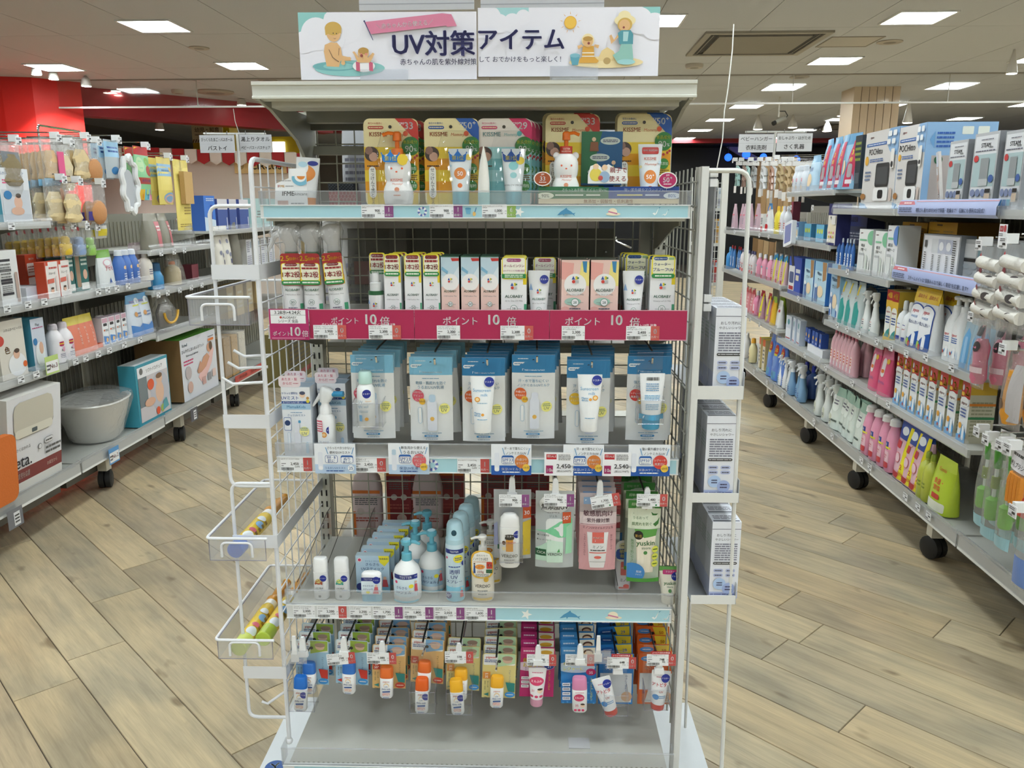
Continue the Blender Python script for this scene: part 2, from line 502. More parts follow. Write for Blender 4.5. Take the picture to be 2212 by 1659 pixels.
for s in ((-.25,-.25,.25,-.235),(-.25,.235,.25,.25),(-.25,-.235,-.235,.235),(.235,-.235,.25,.235)):b.box(*s[:2],-.006,s[2],s[3],0,'8f887c','painted')
obj('frame',b,t);obj('hatch_panel',MB().box(-.235,-.235,-.003,.235,.235,0,'b4b0a8','painted'),t)
# dark play zone at the far right behind a red fascia
struct('trim_1',MB().box(1.2,20.1,ZC-.1,XR_,20.3,ZC,'8c1d22','painted'))
struct('wall_dark',MB().box(1.2,21.4,0,XR_,21.6,ZC,'050507','rubber'))
struct('ceiling_dark',MB().box(1.2,20.3,ZC-.12,XR_,21.4,ZC-.1,'050507','rubber'))
def globe(px,py,Y,r,label):
 t=thing('globe_lamp',label,'lamp','blue globe lamps');P=onY(px,py,Y);t.location=P
 obj('globe',MB().ball((0,0,0),r,'24f','ball',20),t)
 obj('cord',MB().tube([(0,0,r),(0,0,ZC-.12-P.z)],.01,'223','rubber'),t)
globe(1573,340,20.7,.092,'glowing blue globe lamp, leftmost in the dark zone')
globe(1612,334,20.7,.1,'glowing blue globe lamp under the washing sign board')
globe(1649,339,20.7,.085,'glowing blue globe lamp half behind the wooden column')
globe(1720,345,20.5,.095,'glowing blue globe lamp over the laundry refill bags')
t=thing('ribbon_arch','grey curved ribbon arch in the dark play zone','decoration')
b=MB();pts=[onY(1571+i*7+(i*i*.55),303+i*7.2,21.1) for i in range(12)]
b.tube(pts,.0,'000')
b=MB()
for i in range(11):
 p0,p1=pts[i],pts[i+1];d=Vector((.19,0,0))
 b.add([p0-d,p0+d,p1+d,p1-d,p0-d+Vector((0,.12,0)),p0+d+Vector((0,.12,0)),p1+d+Vector((0,.12,0)),p1-d+Vector((0,.12,0))],[(0,1,2,3),(7,6,5,4),(0,3,7,4),(1,5,6,2)],'8d86a0','soft',True)
obj('ribbon',b,t)
# wooden columns
def column(px0,px1,Y,ztop,label,zb=0,cols=('a58258','b5966c','94724c')):
 x0,x1=onY(px0,300,Y).x,onY(px1,300,Y).x
 t=thing('wood_column',label,'column');n=6
 for i in range(n):
  a=x0+(x1-x0)*i/n;c=x0+(x1-x0)*(i+1)/n
  obj('cladding_board',MB().box(a+.004,Y,zb,c-.004,Y+.5,ztop,cols[i % 3],'painted'),t)
 obj('core',MB().box(x0+.02,Y+.02,zb,x1-.02,Y+.48,ztop,'5e4a33','painted'),t)
column(1652,1726,18.5,2.55,'short striped wooden column in front of the dark zone')
column(1836,1936,11.6,ZC,'pale wooden column behind the bottle steriliser cartons',0,('c9b294','cdb698','c6ae90'))
# ------------------------------------------------------------------ the sunscreen gondola
GR=thing('display_gondola','pale grey shop gondola holding sunscreen on four shelves under a canopy','shelving unit')
GR.matrix_world=GM
GC,GD='c6c5b9','a9a89c'
SH={1:1.498,2:1.243,3:.933,4:.573,0:.205}
for s in (-1,1):
 b=MB();x=s*.463
 b.box(x-.0165,.40,.1,x+.0165,.445,1.735,GC,'painted')
 u=obj('upright',b,GR)
 b=MB();z=.3
 while z<1.7:
  for d in (-.007,.007):b.box(x+d-.0022,.3988,z,x+d+.0022,.4005,z+.017,'15140f','rubber')
  z+=.033
 obj('slot',b,u)
 b=MB();b.box(x-.024-s*.03,.41,.1,x-.0165-s*.012,.44,1.72,GD,'painted');obj('upright_flange',b,GR)
b=MB()
for i in range(19):
 x=-.44+i*.0489;b.tube([(x,.432,.2),(x,.432,1.7)],.0019,'b4b2a2','painted',5)
z=.24
while z<1.7:b.tube([(-.45,.435,z),(.45,.435,z)],.0019,'b4b2a2','painted',5);z+=.0489
obj('back_grid',b,GR)
def beam(z0,z1,ly=.395,c=GD,x0=-.447,x1=.447,fin='painted',name='crossbar'):obj(name,MB().box(x0,ly,z0,x1,ly+.02,z1,c,fin),GR)
beam(1.69,1.72,.39,'6b6759');beam(1.63,1.652,.41,'a5a497',-.447,-.23)
beam(1.02,1.052,.385,'b9bab8',fin='steel');beam(.79,.822,.385,'a4a6a6',fin='steel');beam(.36,.38,.40,GD)
# canopy
b=MB()
pf=[(-.004,1.752),(-.004,1.745),(.0,1.743),(.0,1.724),(-.004,1.722),(-.004,1.718),(.03,1.716),(.03,1.722),(.012,1.724),(.012,1.752)]
b.prism([(y,z) for y,z in pf],-.46,.46,'d3d3c9','painted','x')
obj('canopy_fascia',b,GR)
obj('canopy_board',MB().box(-.458,.012,1.734,.458,.45,1.747,'c9c8be','painted'),GR)
b=MB();b.box(-.43,.03,1.704,.43,.1,1.733,'b5b3a6','painted');b.box(-.43,.3,1.70,.43,.34,1.733,'8f8c7e','painted');obj('canopy_stiffener',b,GR)
for s in (-1,1):
 x=s*.449
 obj('canopy_bracket',MB().prism([(.0,1.722),(.43,1.722),(.43,1.6),(.36,1.6),(.27,1.655),(.08,1.705),(.0,1.714)],x-.004,x+.004,'a19f91','painted','x'),GR)
# shelves, each with its rail, insert, guard and brackets
def inset(u,icon,pr,w):
 h=pr.h;k=h/w
 def X(du):return u+du*k
 if icon=='dolphin':
  pr.p([(X(-.75),.2),(X(-.45),.5),(X(-.1),.72),(X(.05),.85),(X(.12),.7),(X(.45),.52),(X(.62),.36),(X(.85),.42),(X(.72),.3),(X(.78),.12),(X(.6),.28),(X(.2),.3),(X(-.1),.3),(X(-.2),.14),(X(-.25),.3),(X(-.6),.22)],'4a8fb8')
 elif icon=='hat':
  pr.e(u,.3,.62*k,'f0e2c6',.14);pr.e(X(-.06),.5,.38*k,'f5e8cf',.3);pr.p([(X(-.45),.46),(X(.33),.28),(X(.36),.38),(X(-.42),.57)],'c77a9b')
 elif icon=='gulls':
  for dx,s,v in ((-.5,1,.45),(.35,.75,.35)):
   pr.p([(X(dx-.45*s),v-.2*s),(X(dx-.1*s),v-.02),(X(dx),v-.12*s),(X(dx+.3*s),v+.42*s),(X(dx+.12*s),v-.12*s),(X(dx-.05*s),v-.25*s),(X(dx-.25*s),v-.1*s)],'f5f6f5')
   pr.p([(X(dx+.3*s),v+.42*s),(X(dx+.45*s),v+.46*s),(X(dx+.28*s),v+.3*s)],'5a8fb0')
 elif icon=='buoy':
  pr.e(u,.5,.42*k,'f2f4f8',.42)
  for a in range(0,360,60):
   a=R(a);pr.p([(X(.22*cos(a)),.5+.22*sin(a)),(X(.42*cos(a)),.5+.42*sin(a)),(X(.42*cos(a+.5)),.5+.42*sin(a+.5)),(X(.22*cos(a+.5)),.5+.22*sin(a+.5))],'5f6fb5')
  pr.e(u,.5,.21*k,'a9d3de',.21)
 elif icon=='star':
  pr.p([(X(.45*(1 if i % 2 else .42)*cos(R(90+36*i+18))),.48+.45*(1 if i % 2 else .42)*sin(R(90+36*i+18))) for i in range(10)],'f0f1ee')
 elif icon=='bucket':
  pr.p([(X(-.5),.75),(X(.0),.75),(X(-.06),.3),(X(-.4),.3)],'6aa9c9');pr.e(X(-.25),.76,.26*k,'4f8fb3',.08)
  pr.e(X(.28),.32,.14*k,'e0b76a',.2);pr.p([(X(.3),.45),(X(.38),.45),(X(.5),.85),(X(.42),.85)],'4f7fa8')
def shelf(n,rail,ins,guard,icons=(),tilt=.004,ly=0,deep=.40,hx=.457):
 zs=SH[n]
 t=obj('shelf',MB().box(-.448,ly+.006,zs-.028,.448,ly+deep,zs,'bfbeb6' if n else 'b4b3ab','painted').box(-.448,ly+.002,zs-.03,.448,ly+.012,zs+.001,'c9c9c1','painted'),GR)
 if n:
  for s in (-1,1):obj('bracket',MB().prism([(.04,zs-.026),(.4,zs-.026),(.4,zs-.11),(.33,zs-.1),(.1,zs-.045),(.04,zs-.04)],s*.444-.002,s*.444+.002,'9b998c','painted','x'),t)
 else:
  b=MB();
  for i in range(75):b.box(-.44+i*.0118,ly+.012,zs,-.435+i*.0118,ly+.017,zs+.0006,'66645c','rubber')
  obj('perforation',b,t)
 if rail:
  obj('price_rail',MB().box(-hx,ly-.006,rail[0],hx,ly+.003,rail[1],'dfe1e1','plastic').box(-hx,ly-.0085,rail[0],hx,ly-.006,rail[0]+.0025,'e9ebeb','plastic').box(-hx,ly-.0085,rail[1]-.002,hx,ly-.006,rail[1],'eceeee','plastic'),t)
  if ins:
   x0,x1=ins[0],ins[1]
   p=Pr(x1-x0,rail[1]-rail[0]-.004,z0=rail[0]+.002,y0=ly-.0064,x0=(x0+x1)/2)
   p.r(0,0,1,1,'a9d3de')
   for px,ic in icons:inset((glx(px,ly,rail[0]+.015)-x0)/(x1-x0),ic,p,x1-x0)
   p.out(t,'rail_insert')
 if guard:
  b=MB();z0,z1=guard
  b.prism([(ly-.006,z0),(ly-.011,z1),(ly-.0085,z1),(ly-.0035,z0)],-hx,hx,'dde2e6','guard','x')
  b.box(-hx,ly-.0125,z1-.0015,hx,ly-.008,z1+.001,'e8ecef','guard')
  for s in (-1,1):b.box(s*hx-.0012,ly-.01,z0,s*hx+.0012,ly+.03,z1,'e2e6ea','guard')
  obj('clear_guard',b,t)
 return t
IC=((1222,'dolphin'),(1324,'hat'),(1427,'gulls'))
shelf(1,(1.474,1.5025),(-.45,.452),(1.5025,1.531),((913,'buoy'),(1018,'bucket'),(1122,'star'))+IC)
s2=shelf(2,(1.214,1.2435),None,None)
shelf(3,(.905,.942),(glx(930,0,.92),.452),(.942,.975),((935,'buoy'),))
shelf(4,(.538,.5735),(glx(1068,0,.55),.452),(.5735,.613),((1137,'star'),(1230,'dolphin'),(1325,'hat'),(1428,'gulls')))
shelf(0,(.165,.214),(-.43,.44),(.214,.262),ly=-.1,deep=.52)
obj('base_box',MB().box(-.45,-.08,.02,.45,.44,.176,'8f8e86','painted'),GR)
# pink points strip in three lengths along shelf two
for i,(a,c) in enumerate(((668,895),(895,1187),(1187,1484))):
 x0,x1=glx(a,-.012,1.25),glx(c,-.012,1.25);w=x1-x0
 ps=obj('promotion_strip',MB().box(x0+.0005,-.012,1.214,x1-.0005,-.0085,1.28,'b02a55','plastic'),s2)
 p=Pr(w,.066,z0=1.214,y0=-.0122,x0=(x0+x1)/2)
 u=[.50,.5,.4][i]
 p.t(u-.16,.62,.3,'ポイント','fff',.26,.6);p.t(u+.09,.68,.46,'10','fff',.16,1.2,res=4);p.t(u+.22,.6,.34,'倍','fff',None,.5)
 p.r(0,.985,1,1,'e9c7d1');p.r(0,0,1,.03,'d9a0b2')
 if i==0:
  for uu in (.22,.72):p.t(uu,.5,.13,'ポイント10倍 対象','fff',.2)
 if i==2:p.t(.68,.5,.13,'ポイント10倍 対象','fff',.2)
 p.out(s2,'strip_lettering')
# corner board of the campaign
t=thing('promotion_board','magenta and white points campaign board at the left end of second shelf','sign')
x0,x1=glx(582,-.016,1.25),glx(667,-.016,1.25);w=x1-x0
obj('board',MB().box(-w/2,0,0,w/2,.001,.068,'b02465','paper'),t)
p=Pr(w,.068)
p.r(.04,.53,.93,.97,'f4f4f6');p.r(.04,.8,.93,.81,'888')
p.t(.48,.89,.15,'3.28水▸4.24火','222',.7,.4);p.t(.52,.73,.11,'ALOBABY','777',.36,.3);p.e(.3,.73,.03,'c0443c');p.t(.48,.61,.15,'シリーズ 全品','222',.5,.4)
p.t(.3,.2,.22,'ポイント','fff',.44,.7);p.t(.66,.28,.4,'10','fff',.26,1.2,res=4);p.t(.9,.2,.24,'倍','fff',.16,.6);p.r(.05,.05,.9,.065,'e7bdd0')
p.out(t)
gput(t,(x0+x1)/2,-.0165,1.213)
# ------------------------------------------------------------------ sign on the canopy
def sign_panel(px0,px1,pyt,pyb,label):
 x0,zt=gl(px0,pyt,.03);x1,zb=gl(px1,pyb,.03)
 t=thing('header_sign',label,'sign');w,h=x1-x0,zt-zb
 obj('acrylic_sheet',MB().box(-w/2,0,0,w/2,.003,h,'eceaf2','plastic'),t)
 for u in ((.42,) if px0<900 else (.48,)):
  b=MB();x=(u-.5)*w+.02
  b.box(x-.05,-.003,-.007,x+.05,-.0005,.02,'eef2f6','guard');b.box(x-.045,-.02,-.009,x+.045,.02,-.006,'eef2f6','guard')
  obj('clear_stand',b,t)
 gput(t,(x0+x1)/2,.03,zb)
 return t,Pr(w,h)
NAVY,SKIN,TEAL='37366a','dfb27c','8cc5c2'
t,p=sign_panel(643,1030,27,171,'left half of top sign with bathing father and baby drawing')
p.r(0,.6,.2,1,TEAL)
for cu,cv,r_ in ((.25,.83,.11),(.1,.68,.088),(.03,.56,.06),(.18,.62,.08)):p.e(cu,cv,r_,'eceaf2')
p.e(.28,.17,.2,TEAL,.12);p.e(.2,.2,.13,'6fadb0',.07);p.e(.22,.2,.09,TEAL,.05)
p.p([(.15,.2),(.138,.42),(.145,.52),(.18,.56),(.215,.55),(.235,.48),(.24,.36),(.285,.33),(.29,.28),(.23,.28),(.22,.19)],SKIN)
p.e(.197,.69,.04,SKIN,.125);p.e(.196,.76,.047,'cda650',.1);p.p([(.15,.74),(.152,.66),(.165,.68),(.185,.76)],'cda650');p.p([(.243,.76),(.241,.68),(.23,.7),(.225,.78)],'cda650')
p.e(.196,.69,.003,'333');p.e(.214,.685,.003,'333');p.p([(.193,.62),(.204,.605),(.214,.62),(.204,.612)],'533')
p.p([(.166,.45),(.185,.33),(.22,.26),(.222,.27),(.188,.335),(.169,.45)],'6b5540');p.p([(.224,.47),(.22,.36),(.222,.36),(.227,.47)],'6b5540')
p.e(.245,.25,.012,SKIN);p.e(.281,.31,.01,SKIN)
p.e(.362,.2,.063,'f3f1f2',.09)
for a in (.318,.392):p.p([(a,.13),(a+.022,.12),(a+.022,.25),(a,.27)],'c95d78')
p.p([(.325,.27),(.31,.37),(.3,.41),(.312,.42),(.335,.33),(.39,.33),(.415,.4),(.425,.38),(.41,.3),(.395,.25),(.335,.25)],SKIN)
p.e(.362,.39,.031,SKIN);p.e(.363,.425,.03,'b98f45',.05);p.e(.35,.375,.006,'e58f7d');p.e(.377,.375,.006,'e58f7d');p.e(.352,.352,.008,'8a3c33')
p.p([(.378,.85),(.81,.97),(.862,.955),(.892,.785),(.838,.772),(.832,.79),(.41,.67)],'d77f9d');p.p([(.372,.86),(.378,.86),(.422,.58),(.418,.58)],NAVY);p.e(.375,.86,.005,NAVY)
p.t(.6,.81,.1,'＼赤ちゃんから使える／','fff',.32,.4,rot=4)
p.t(.76,.52,.4,'UV対策',NAVY,.46,1.5,res=2);p.t(.785,.255,.12,'赤ちゃんの肌を紫外線対策','3c3b5c',.43,.5)
p.out(t)
t,p=sign_panel(1032,1421,17,164,'right half of top sign with mother and child on sand drawing')
p.r(.03,.8,.28,1,'a5d0d3')
for cu,cv,r_ in ((.06,.84,.07),(.19,.78,.05),(.25,.86,.04),(.12,.77,.05)):p.e(cu,cv,r_,'eceaf2')
p.r(.83,.75,1,1,TEAL)
for cu,cv,r_ in ((.84,.9,.075),(.89,.8,.07),(.97,.72,.07)):p.e(cu,cv,r_,'eceaf2')
p.e(.51,.78,.034,'e6ae3c');p.e(.51,.78,.03,'f0c24e')
for i in range(9):
 a=R(40*i+10);p.p([(.51+.045*cos(a+.04),.78+.12*sin(a+.04)),(.51+.06*cos(a),.78+.165*sin(a)),(.51+.045*cos(a-.04),.78+.12*sin(a-.04))],'e0a24a')
p.e(.71,.2,.205,'eed9a6',.085);p.p([(.66,.22),(.685,.37),(.715,.42),(.75,.36),(.78,.22)],'e6cc92');p.e(.715,.22,.02,'b89a62',.05)
p.p([(.51,.3),(.565,.3),(.555,.16),(.522,.16)],'5b9fb2');p.e(.538,.3,.028,'7db6c4',.03)
p.p([(.575,.28),(.58,.44),(.64,.44),(.645,.28),(.67,.22),(.66,.19),(.56,.19),(.565,.25)],'d9a23f');p.r(.577,.33,.642,.345,'f4eee0');p.r(.575,.28,.645,.295,'f4eee0')
p.p([(.58,.43),(.555,.39),(.55,.44),(.575,.46)],SKIN);p.p([(.64,.43),(.665,.4),(.67,.45),(.645,.46)],SKIN)
p.e(.607,.52,.034,'f0dfae');p.e(.607,.5,.028,SKIN);p.e(.607,.54,.027,'b98f45',.035);p.e(.612,.475,.007,'8a3c33')
p.e(.808,.8,.058,'eedfae',.085);p.e(.805,.86,.035,'eedfae',.08);p.e(.808,.74,.04,'cda650',.1);p.e(.806,.73,.03,SKIN,.085);p.e(.802,.7,.006,'8a3c33')
p.p([(.77,.62),(.79,.66),(.84,.66),(.855,.6),(.855,.46),(.835,.44),(.78,.46)],'4d93a0');p.p([(.8,.64),(.83,.64),(.825,.5),(.8,.5)],'a9d0d2')
p.p([(.775,.56),(.735,.46),(.725,.58),(.735,.6),(.75,.52),(.77,.6)],SKIN);p.p([(.79,.46),(.85,.46),(.86,.22),(.77,.2),(.745,.3),(.78,.36)],'8fbfb4');p.e(.82,.2,.05,'9fd0d2',.04)
p.t(.24,.53,.42,'アイテム',NAVY,.47,1.5,res=2);p.t(.235,.245,.12,'して おでかけをもっと楽しく！','3c3b5c',.45,.5)
p.out(t)
# ------------------------------------------------------------------ tags
AG={'p':'874a80','r':'c0504d','g':'8fb25a','s':'c65a52'}
def price_tag(px0,px1,z,name,price,sub,age=None,agec='p',agew=18,ly=-.0075,label='',h=.0285,yaw=0,roll=0,dot=False,above=None,lxz=None,second=True):
 t=thing('price_tag',label,'price tag','price tags on the sunscreen gondola')
 if lxz:w=px1;cx,z=lxz
 else:
  x0,x1=glx(px0,ly,z),glx(px1,ly,z);w=x1-x0;cx=(x0+x1)/2
 obj('paper_tag',MB().box(-w/2,0,0,w/2,.0006,h,'f3f4f6','paper'),t)
 p=Pr(w,h)
 nm=name.split('|')
 for i,s in enumerate(nm):p.t(.04,.9-.13*i,.13,s,'222',.8 if len(s)>6 else .5,0,'l')
 p.r(.04,.55,.24,.59,'333');p.t(.8,.56,.26,price,'111',.45,1,'r');p.t(.95,.52,.12,'円','222')
 p.r(.04,.4,.14,.44,'444');p.t(.84,.36,.16,sub,'333',.3,.3,'r');p.t(.95,.34,.1,'円','333');p.bar(.04,.1,.56,.3);p.l(.1,.02,.5,.08,1,'777')
 if dot:p.e(.84,.14,.04,'1f7f4a')
 p.out(t)
 if age:
  a=obj('age_marker',MB().box(w/2,0,0,w/2+agew*.001,.0006,h,AG[agec],'paper'),t)
  q=Pr(agew*.001,h,x0=w/2+agew*.0005)
  q.t(.5,.64,.5,age,'fff',.6,.5);q.t(.48,.24,.22,'歳頃～' if agec=='p' else 'カ月～','fff',.85,.4);q.out(a)
 if above:obj('offer_strip',MB().box(-w/2+.01,0,h,w/2+.005,.0006,h+.008,'b5252f','paper'),t);q=Pr(w,.008,z0=h,x0=.0075);q.t(.5,.5,.8,above,'fff',.8);q.out(t,'offer_lettering')
 gput(t,cx,ly,z,yaw,0,roll)
 return t
for a in ((781,831,'マミーUVマイルドジェル|SPF33','900','990','1','p','gel price 900 yen with purple marker, on the upper blue rail'),
  (928,980,'マミーUVアクアミルク|SPF50','900','990','1','p','aqua milk price 900 yen with purple marker, upper blue rail'),
  (1041,1095,'マミーUVピュアクリーム|SPF29','1,000','1,100','6','g','price 1,000 yen with green six month marker, upper blue rail')):
 price_tag(a[0],a[1],1.4745,*a[2:7],agew=19,label='white tag, '+a[7])
for a in ((678,730,'アロベビーUVアウトドア|ミストビッグボトル200','3,900','4,290','0','price 3,900 yen, below big spray bottles'),
  (797,848,'アロベビーUV|アウトドアミスト80ml','2,300','2,530','0','price 2,300 yen, below the pump bottle carton'),
  (944,994,'アロベビーUVディズニー|アウトドアミスト80ml','2,300','2,530',None,'price 2,300 yen, below the pale blue topped cartons'),
  (1081,1133,'アロベビーUVミルク|60ml','2,300','2,530','0','price 2,300 yen, in the middle pink strip with coral marker'),
  (1213,1263,'アロベビーディズニー|オールINUV60ml','2,300','2,530',None,'price 2,300 yen, below the pink patterned wide cartons'),
  (1352,1405,'ALOBABY|UVウォータープルーフ','2,400','2,640','0','price 2,400 yen, right end of the pink strip')):
 price_tag(a[0],a[1],1.2145,*a[2:6],agec='s',agew=19,label='white tag, '+a[6],ly=-.0135,h=.031)
for a in ((607,656,'UVライトミスト103ml','2,450','2,695','1','left end of third shelf'),(768,815,'ママ&キッズ|UVライトベール','2,450','2,695','0','between two bottle cards on third shelf'),
  (988,1038,'サンスクリーンミルク90g','2,450','2,695','1','middle of third shelf rail')):
 price_tag(a[0],a[1],.9065,*a[2:6],agec='r',agew=20,label='white 2,450 yen tag with red age marker, '+a[6],h=.033)
for a in ((634,681,'ママベビーノンケミカルUV|アウトドアスプ57g','2,000','2,200',None,'p','leftmost, price 2,000 yen'),(686,732,'ママベビーノンケミカルUV|ミルク SPF30','2,200','2,420','0','r','price 2,200 yen, red marker'),
  (756,802,'ママベビーノンケミカルUV|ミルク SPF30','2,200','2,420',None,'p','price 2,200 yen, no marker'),(806,853,'薬用美白|さらさらUVスティック','1,700','1,870','1','p','below the stick cartons, 1,700 yen'),
  (873,919,'薬用美白|さらさらUVジェルN','1,800','1,980','1','p','below the gel pumps, 1,800 yen'),(939,986,'薬用美白|透明UVスプレーN','2,050','2,255','1','p','below the spray cans, 2,050 yen'),
  (1006,1053,'ベルディオUV|マイルドジェルN220g','1,600','1,760','1','p','below the cream pump, 1,600 yen')):
 price_tag(a[0],a[1],.5395,*a[2:7],agew=19,label='white tag, '+a[7]+', on the fourth shelf rail',h=.0325)
# picture cards of the milk and spray on shelf three
def pop_card(px0,px1,pyt,label,head,spf,pa,badge,bcol,foot,fcol,bot=True,mon=None,capc='f4f4f8'):
 x0,zt=gl(px0,pyt,-.017);x1,_=gl(px1,pyt,-.017);w=x1-x0;h=zt-.9055
 t=thing('shelf_card',label,'shelf card');obj('card',MB().box(-w/2,0,0,w/2,.0006,h,'eff2f7','paper'),t)
 p=Pr(w,h)
 p.r(0,0,1,.31,fcol)
 if bot:p.rr(.08,.12,.2,.72,'e3e7f0',.3);p.rr(.09,.62 if capc!='f4f4f8' else .12,.19,.8 if capc!='f4f4f8' else .25,capc,.3)
 fc='fff' if fcol!='b9cfe8' else '345b9a'
 hd=head.split('|');p.t(.62,.86,.135,hd[0],'222',.6,.3);p.t(.62,.71,.135,hd[1],'222',.5,.3)
 p.p([(.27,.88),(.29,.88),(.34,.66),(.32,.66)],'6a9fc8');p.p([(.97,.88),(.95,.88),(.9,.66),(.92,.66)],'6a9fc8')
 if spf:
  p.rr(.26,.36,.56,.64,'2f62a8',.2);p.rr(.27,.375,.55,.575,'f6f8fb',.2);p.t(.41,.5,.15,spf,'2a5ca6',.26,.6);p.t(.41,.41,.11,pa,'2a5ca6',.2,.4)
 if badge:
  p.e(.76,.45,.17,bcol,.22);bd=badge.split('|')
  for i,s in enumerate(bd):p.t(.76,.45+(len(bd)/2-.5-i)*.12,.12,s,'fff',.26,.5)
  if mon:p.e(.87,.25,.09,'eac24a',.12);p.t(.87,.25,.12,mon,'234',.13,.4)
 else:
  for u in (.42,.8):
   p.rr(u-.16,.36,u+.14,.62,'2f62a8',.2);p.rr(u-.15,.37,u+.13,.56 if u>.5 else .61,'f6f8fb',.2)
  p.t(.41,.55,.13,'頭皮・髪','2a5ca6',.22,.4);p.t(.41,.43,.13,'肌に','2a5ca6',.2,.4);p.t(.79,.5,.12,'ぬり','2a5ca6',.2,.4);p.t(.79,.4,.11,'直しに','2a5ca6',.2,.4);p.e(.88,.2,.075,'f4f7fa');p.t(.88,.2,.14,'25','2a5ca6',.1,.3)
 p.t(.5,.2,.11,foot,fc,.5,.2);p.l(.28,.07,.72,.14,1,fc)
 p.out(t);gput(t,(x0+x1)/2,-.0175,.9055)
pop_card(678,767,958,'pale blue shelf card with spray bottle picture at left of third shelf','さらっとベタつかない|便利なUVミスト',None,None,None,None,'うるおいUVミスト','b9cfe8')
pop_card(838,926,957,'pale blue shelf card reading SPF23 with red badge','新生児から使える|うるおいUV','SPF23','PA++','日焼け止め|デビュー|にも','d5626a','保湿UV乳液','b9cfe8',mon='0か月',capc='b5cbdc')
pop_card(1061,1148,959,'blue footed SPF33 shelf card standing alone in rail middle','汗・水で落ちにくい|ノンケミカルUV','SPF33','PA+++','外遊びや|おでかけに','d07a35','保湿UVミルク','1f58ab',mon='1か月')
pop_card(1217,1305,960,'blue footed SPF33 shelf card half behind a sale price slip','汗・水で落ちにくい|ノンケミカルUV','SPF33','PA+++','外遊びや|おでかけに','d07a35','保湿UVミルク','1f58ab',mon='1か月')
pop_card(1358,1449,960,'blue footed SPF50 shelf card at right end of third shelf','強い紫外線から守る|ノンケミカルUV','SPF50⁺','PA++++','レジャーや|真夏日に','d0443c','保湿UVクリーム','1f58ab',mon='6か月')
def sale(px0,px1,price,sub,label):
 x0,zt=gl(px0,977,-.0195);x1,_=gl(px1,977,-.0195);w=x1-x0;h=zt-.9055
 t=thing('sale_slip',label,'price tag');obj('paper_slip',MB().box(-w/2,0,0,w/2,.0006,h,'f4f4f7','paper'),t);p=Pr(w,h)
 p.r(.07,.7,.42,.92,'c22b35');p.t(.25,.83,.17,'得SALE','fff',.32,.6);p.l(.48,.66,.9,.92,4,'777')
 p.r(.06,.1,.3,.44,'9c2360');p.t(.17,.25,.2,'10','fff',.16,.8);p.t(.265,.22,.1,'倍','fff');p.t(.66,.42,.26,price,'222',.5,.6);p.t(.94,.38,.13,'円','222');p.t(.68,.2,.14,'(税込'+sub+'円)','222',.5,.2)
 p.out(t);gput(t,(x0+x1)/2,-.0195,.9055)
sale(1176,1239,'2,450','2.695','white sale slip between the two SPF33 cards, 2,450 yen')
sale(1302,1364,'2,540','2.794','white sale slip left of the SPF50 card, 2,540 yen')
# ------------------------------------------------------------------ product builders (front at local y=0 unless noted, base at z=0)
def bottle_mesh(secs,col,fin='plastic',n=20):return MB().loft(secs,col,fin,n)
def tester(p,u,v,r,txt='テスター'):
 p.e(u,v,r,'1d2f8f',n=12);p.t(u,v,r*p.w/p.h*.62,txt,'fff',r*1.7,.5)
def card_box(t,w,h,d,front,side=None,top=None,name='carton'):
 b=MB();c=side or front;tp=top or c
 v=[(-w/2,0,0),(w/2,0,0),(w/2,d,0),(-w/2,d,0),(-w/2,0,h),(w/2,0,h),(w/2,d,h),(-w/2,d,h)]
 for q,k in (((0,1,5,4),front),((1,2,6,5),c),((2,3,7,6),c),((3,0,4,7),c),((4,5,6,7),tp),((0,3,2,1),c)):b.add([v[i] for i in q],[(0,1,2,3)],k,'paper')
 return obj(name,b,t)
# --- card with blister, white bear bottle or tube
CARDK={'red':('c8372c','SPF','33','ec9a1a','f3d13a','90','b83a2c'),'blue':('1f56a8','SPF','50⁺','ec9a1a','f3d13a','80','2a5aa8'),'pink':('c92a5f','SPF','29','8fcdd0','b5dfe0','80','c23a6a')}
def bear_bottle(parent,x,y,z,crown=True,pump='clear',s=1):
 M=Matrix.Translation((x,y,z))@ Matrix.Scale(s,4)
 b=MB();b.M=M
 b.loft([(0,.024,.014,2.6),(.004,.03,.018,2.6),(.02,.0325,.02,2.6),(.036,.031,.02,2.4),(.048,.0265,.017),(.052,.025,.016),(.058,.0275,.018),(.072,.029,.019),(.086,.0285,.019),(.097,.025,.017),(.104,.017,.014),(.107,.012,.012)],'f4f3f1','plastic',24)
 for q in (-1,1):b.ball((q*.022,.002,.101),.009,'f4f3f1','plastic',10,(.0085,.006,.0085))
 bo=obj('bear_bottle',b,parent)
 p=Pr(.05*s,.1*s,.032*s,.0205*s,z0=z,y0=y,x0=x,eps=.0003)
 p.y0=y;p.x0=x
 for u in (.28,.74):p.e(u,.78,.045,'e0603a')
 p.e(.5,.71,.045,'d8552f',.016);p.t(.5,.54,.085,'KISSME','d0552f',.56,.4);p.t(.52,.46,.07,'Mommy!','d0704a',.42,0,slant=.2);p.e(.5,.34,.1,'e39a7a');p.l(.36,.2,.64,.24,1,'d08060')
 p.out(bo,'bottle_print')
 b=MB();b.M=M;OR='e8741d'
 b.loft([(.106,.0125,.0125),(.118,.0125,.0125),(.12,.011,.011)],OR,'plastic',16)
 b.loft([(.12,.005,.005),(.135,.005,.005),(.136,.0095,.0095),(.152,.009,.009),(.155,.006,.006)],OR,'plastic',14)
 sx=-1 if pump=='clear' else 1
 b.tube([(0,0,.15),(sx*.018,-.004,.152),(sx*.03,-.006,.147)],.0038,OR,'plastic')
 obj('pump',b,bo)
 return bo
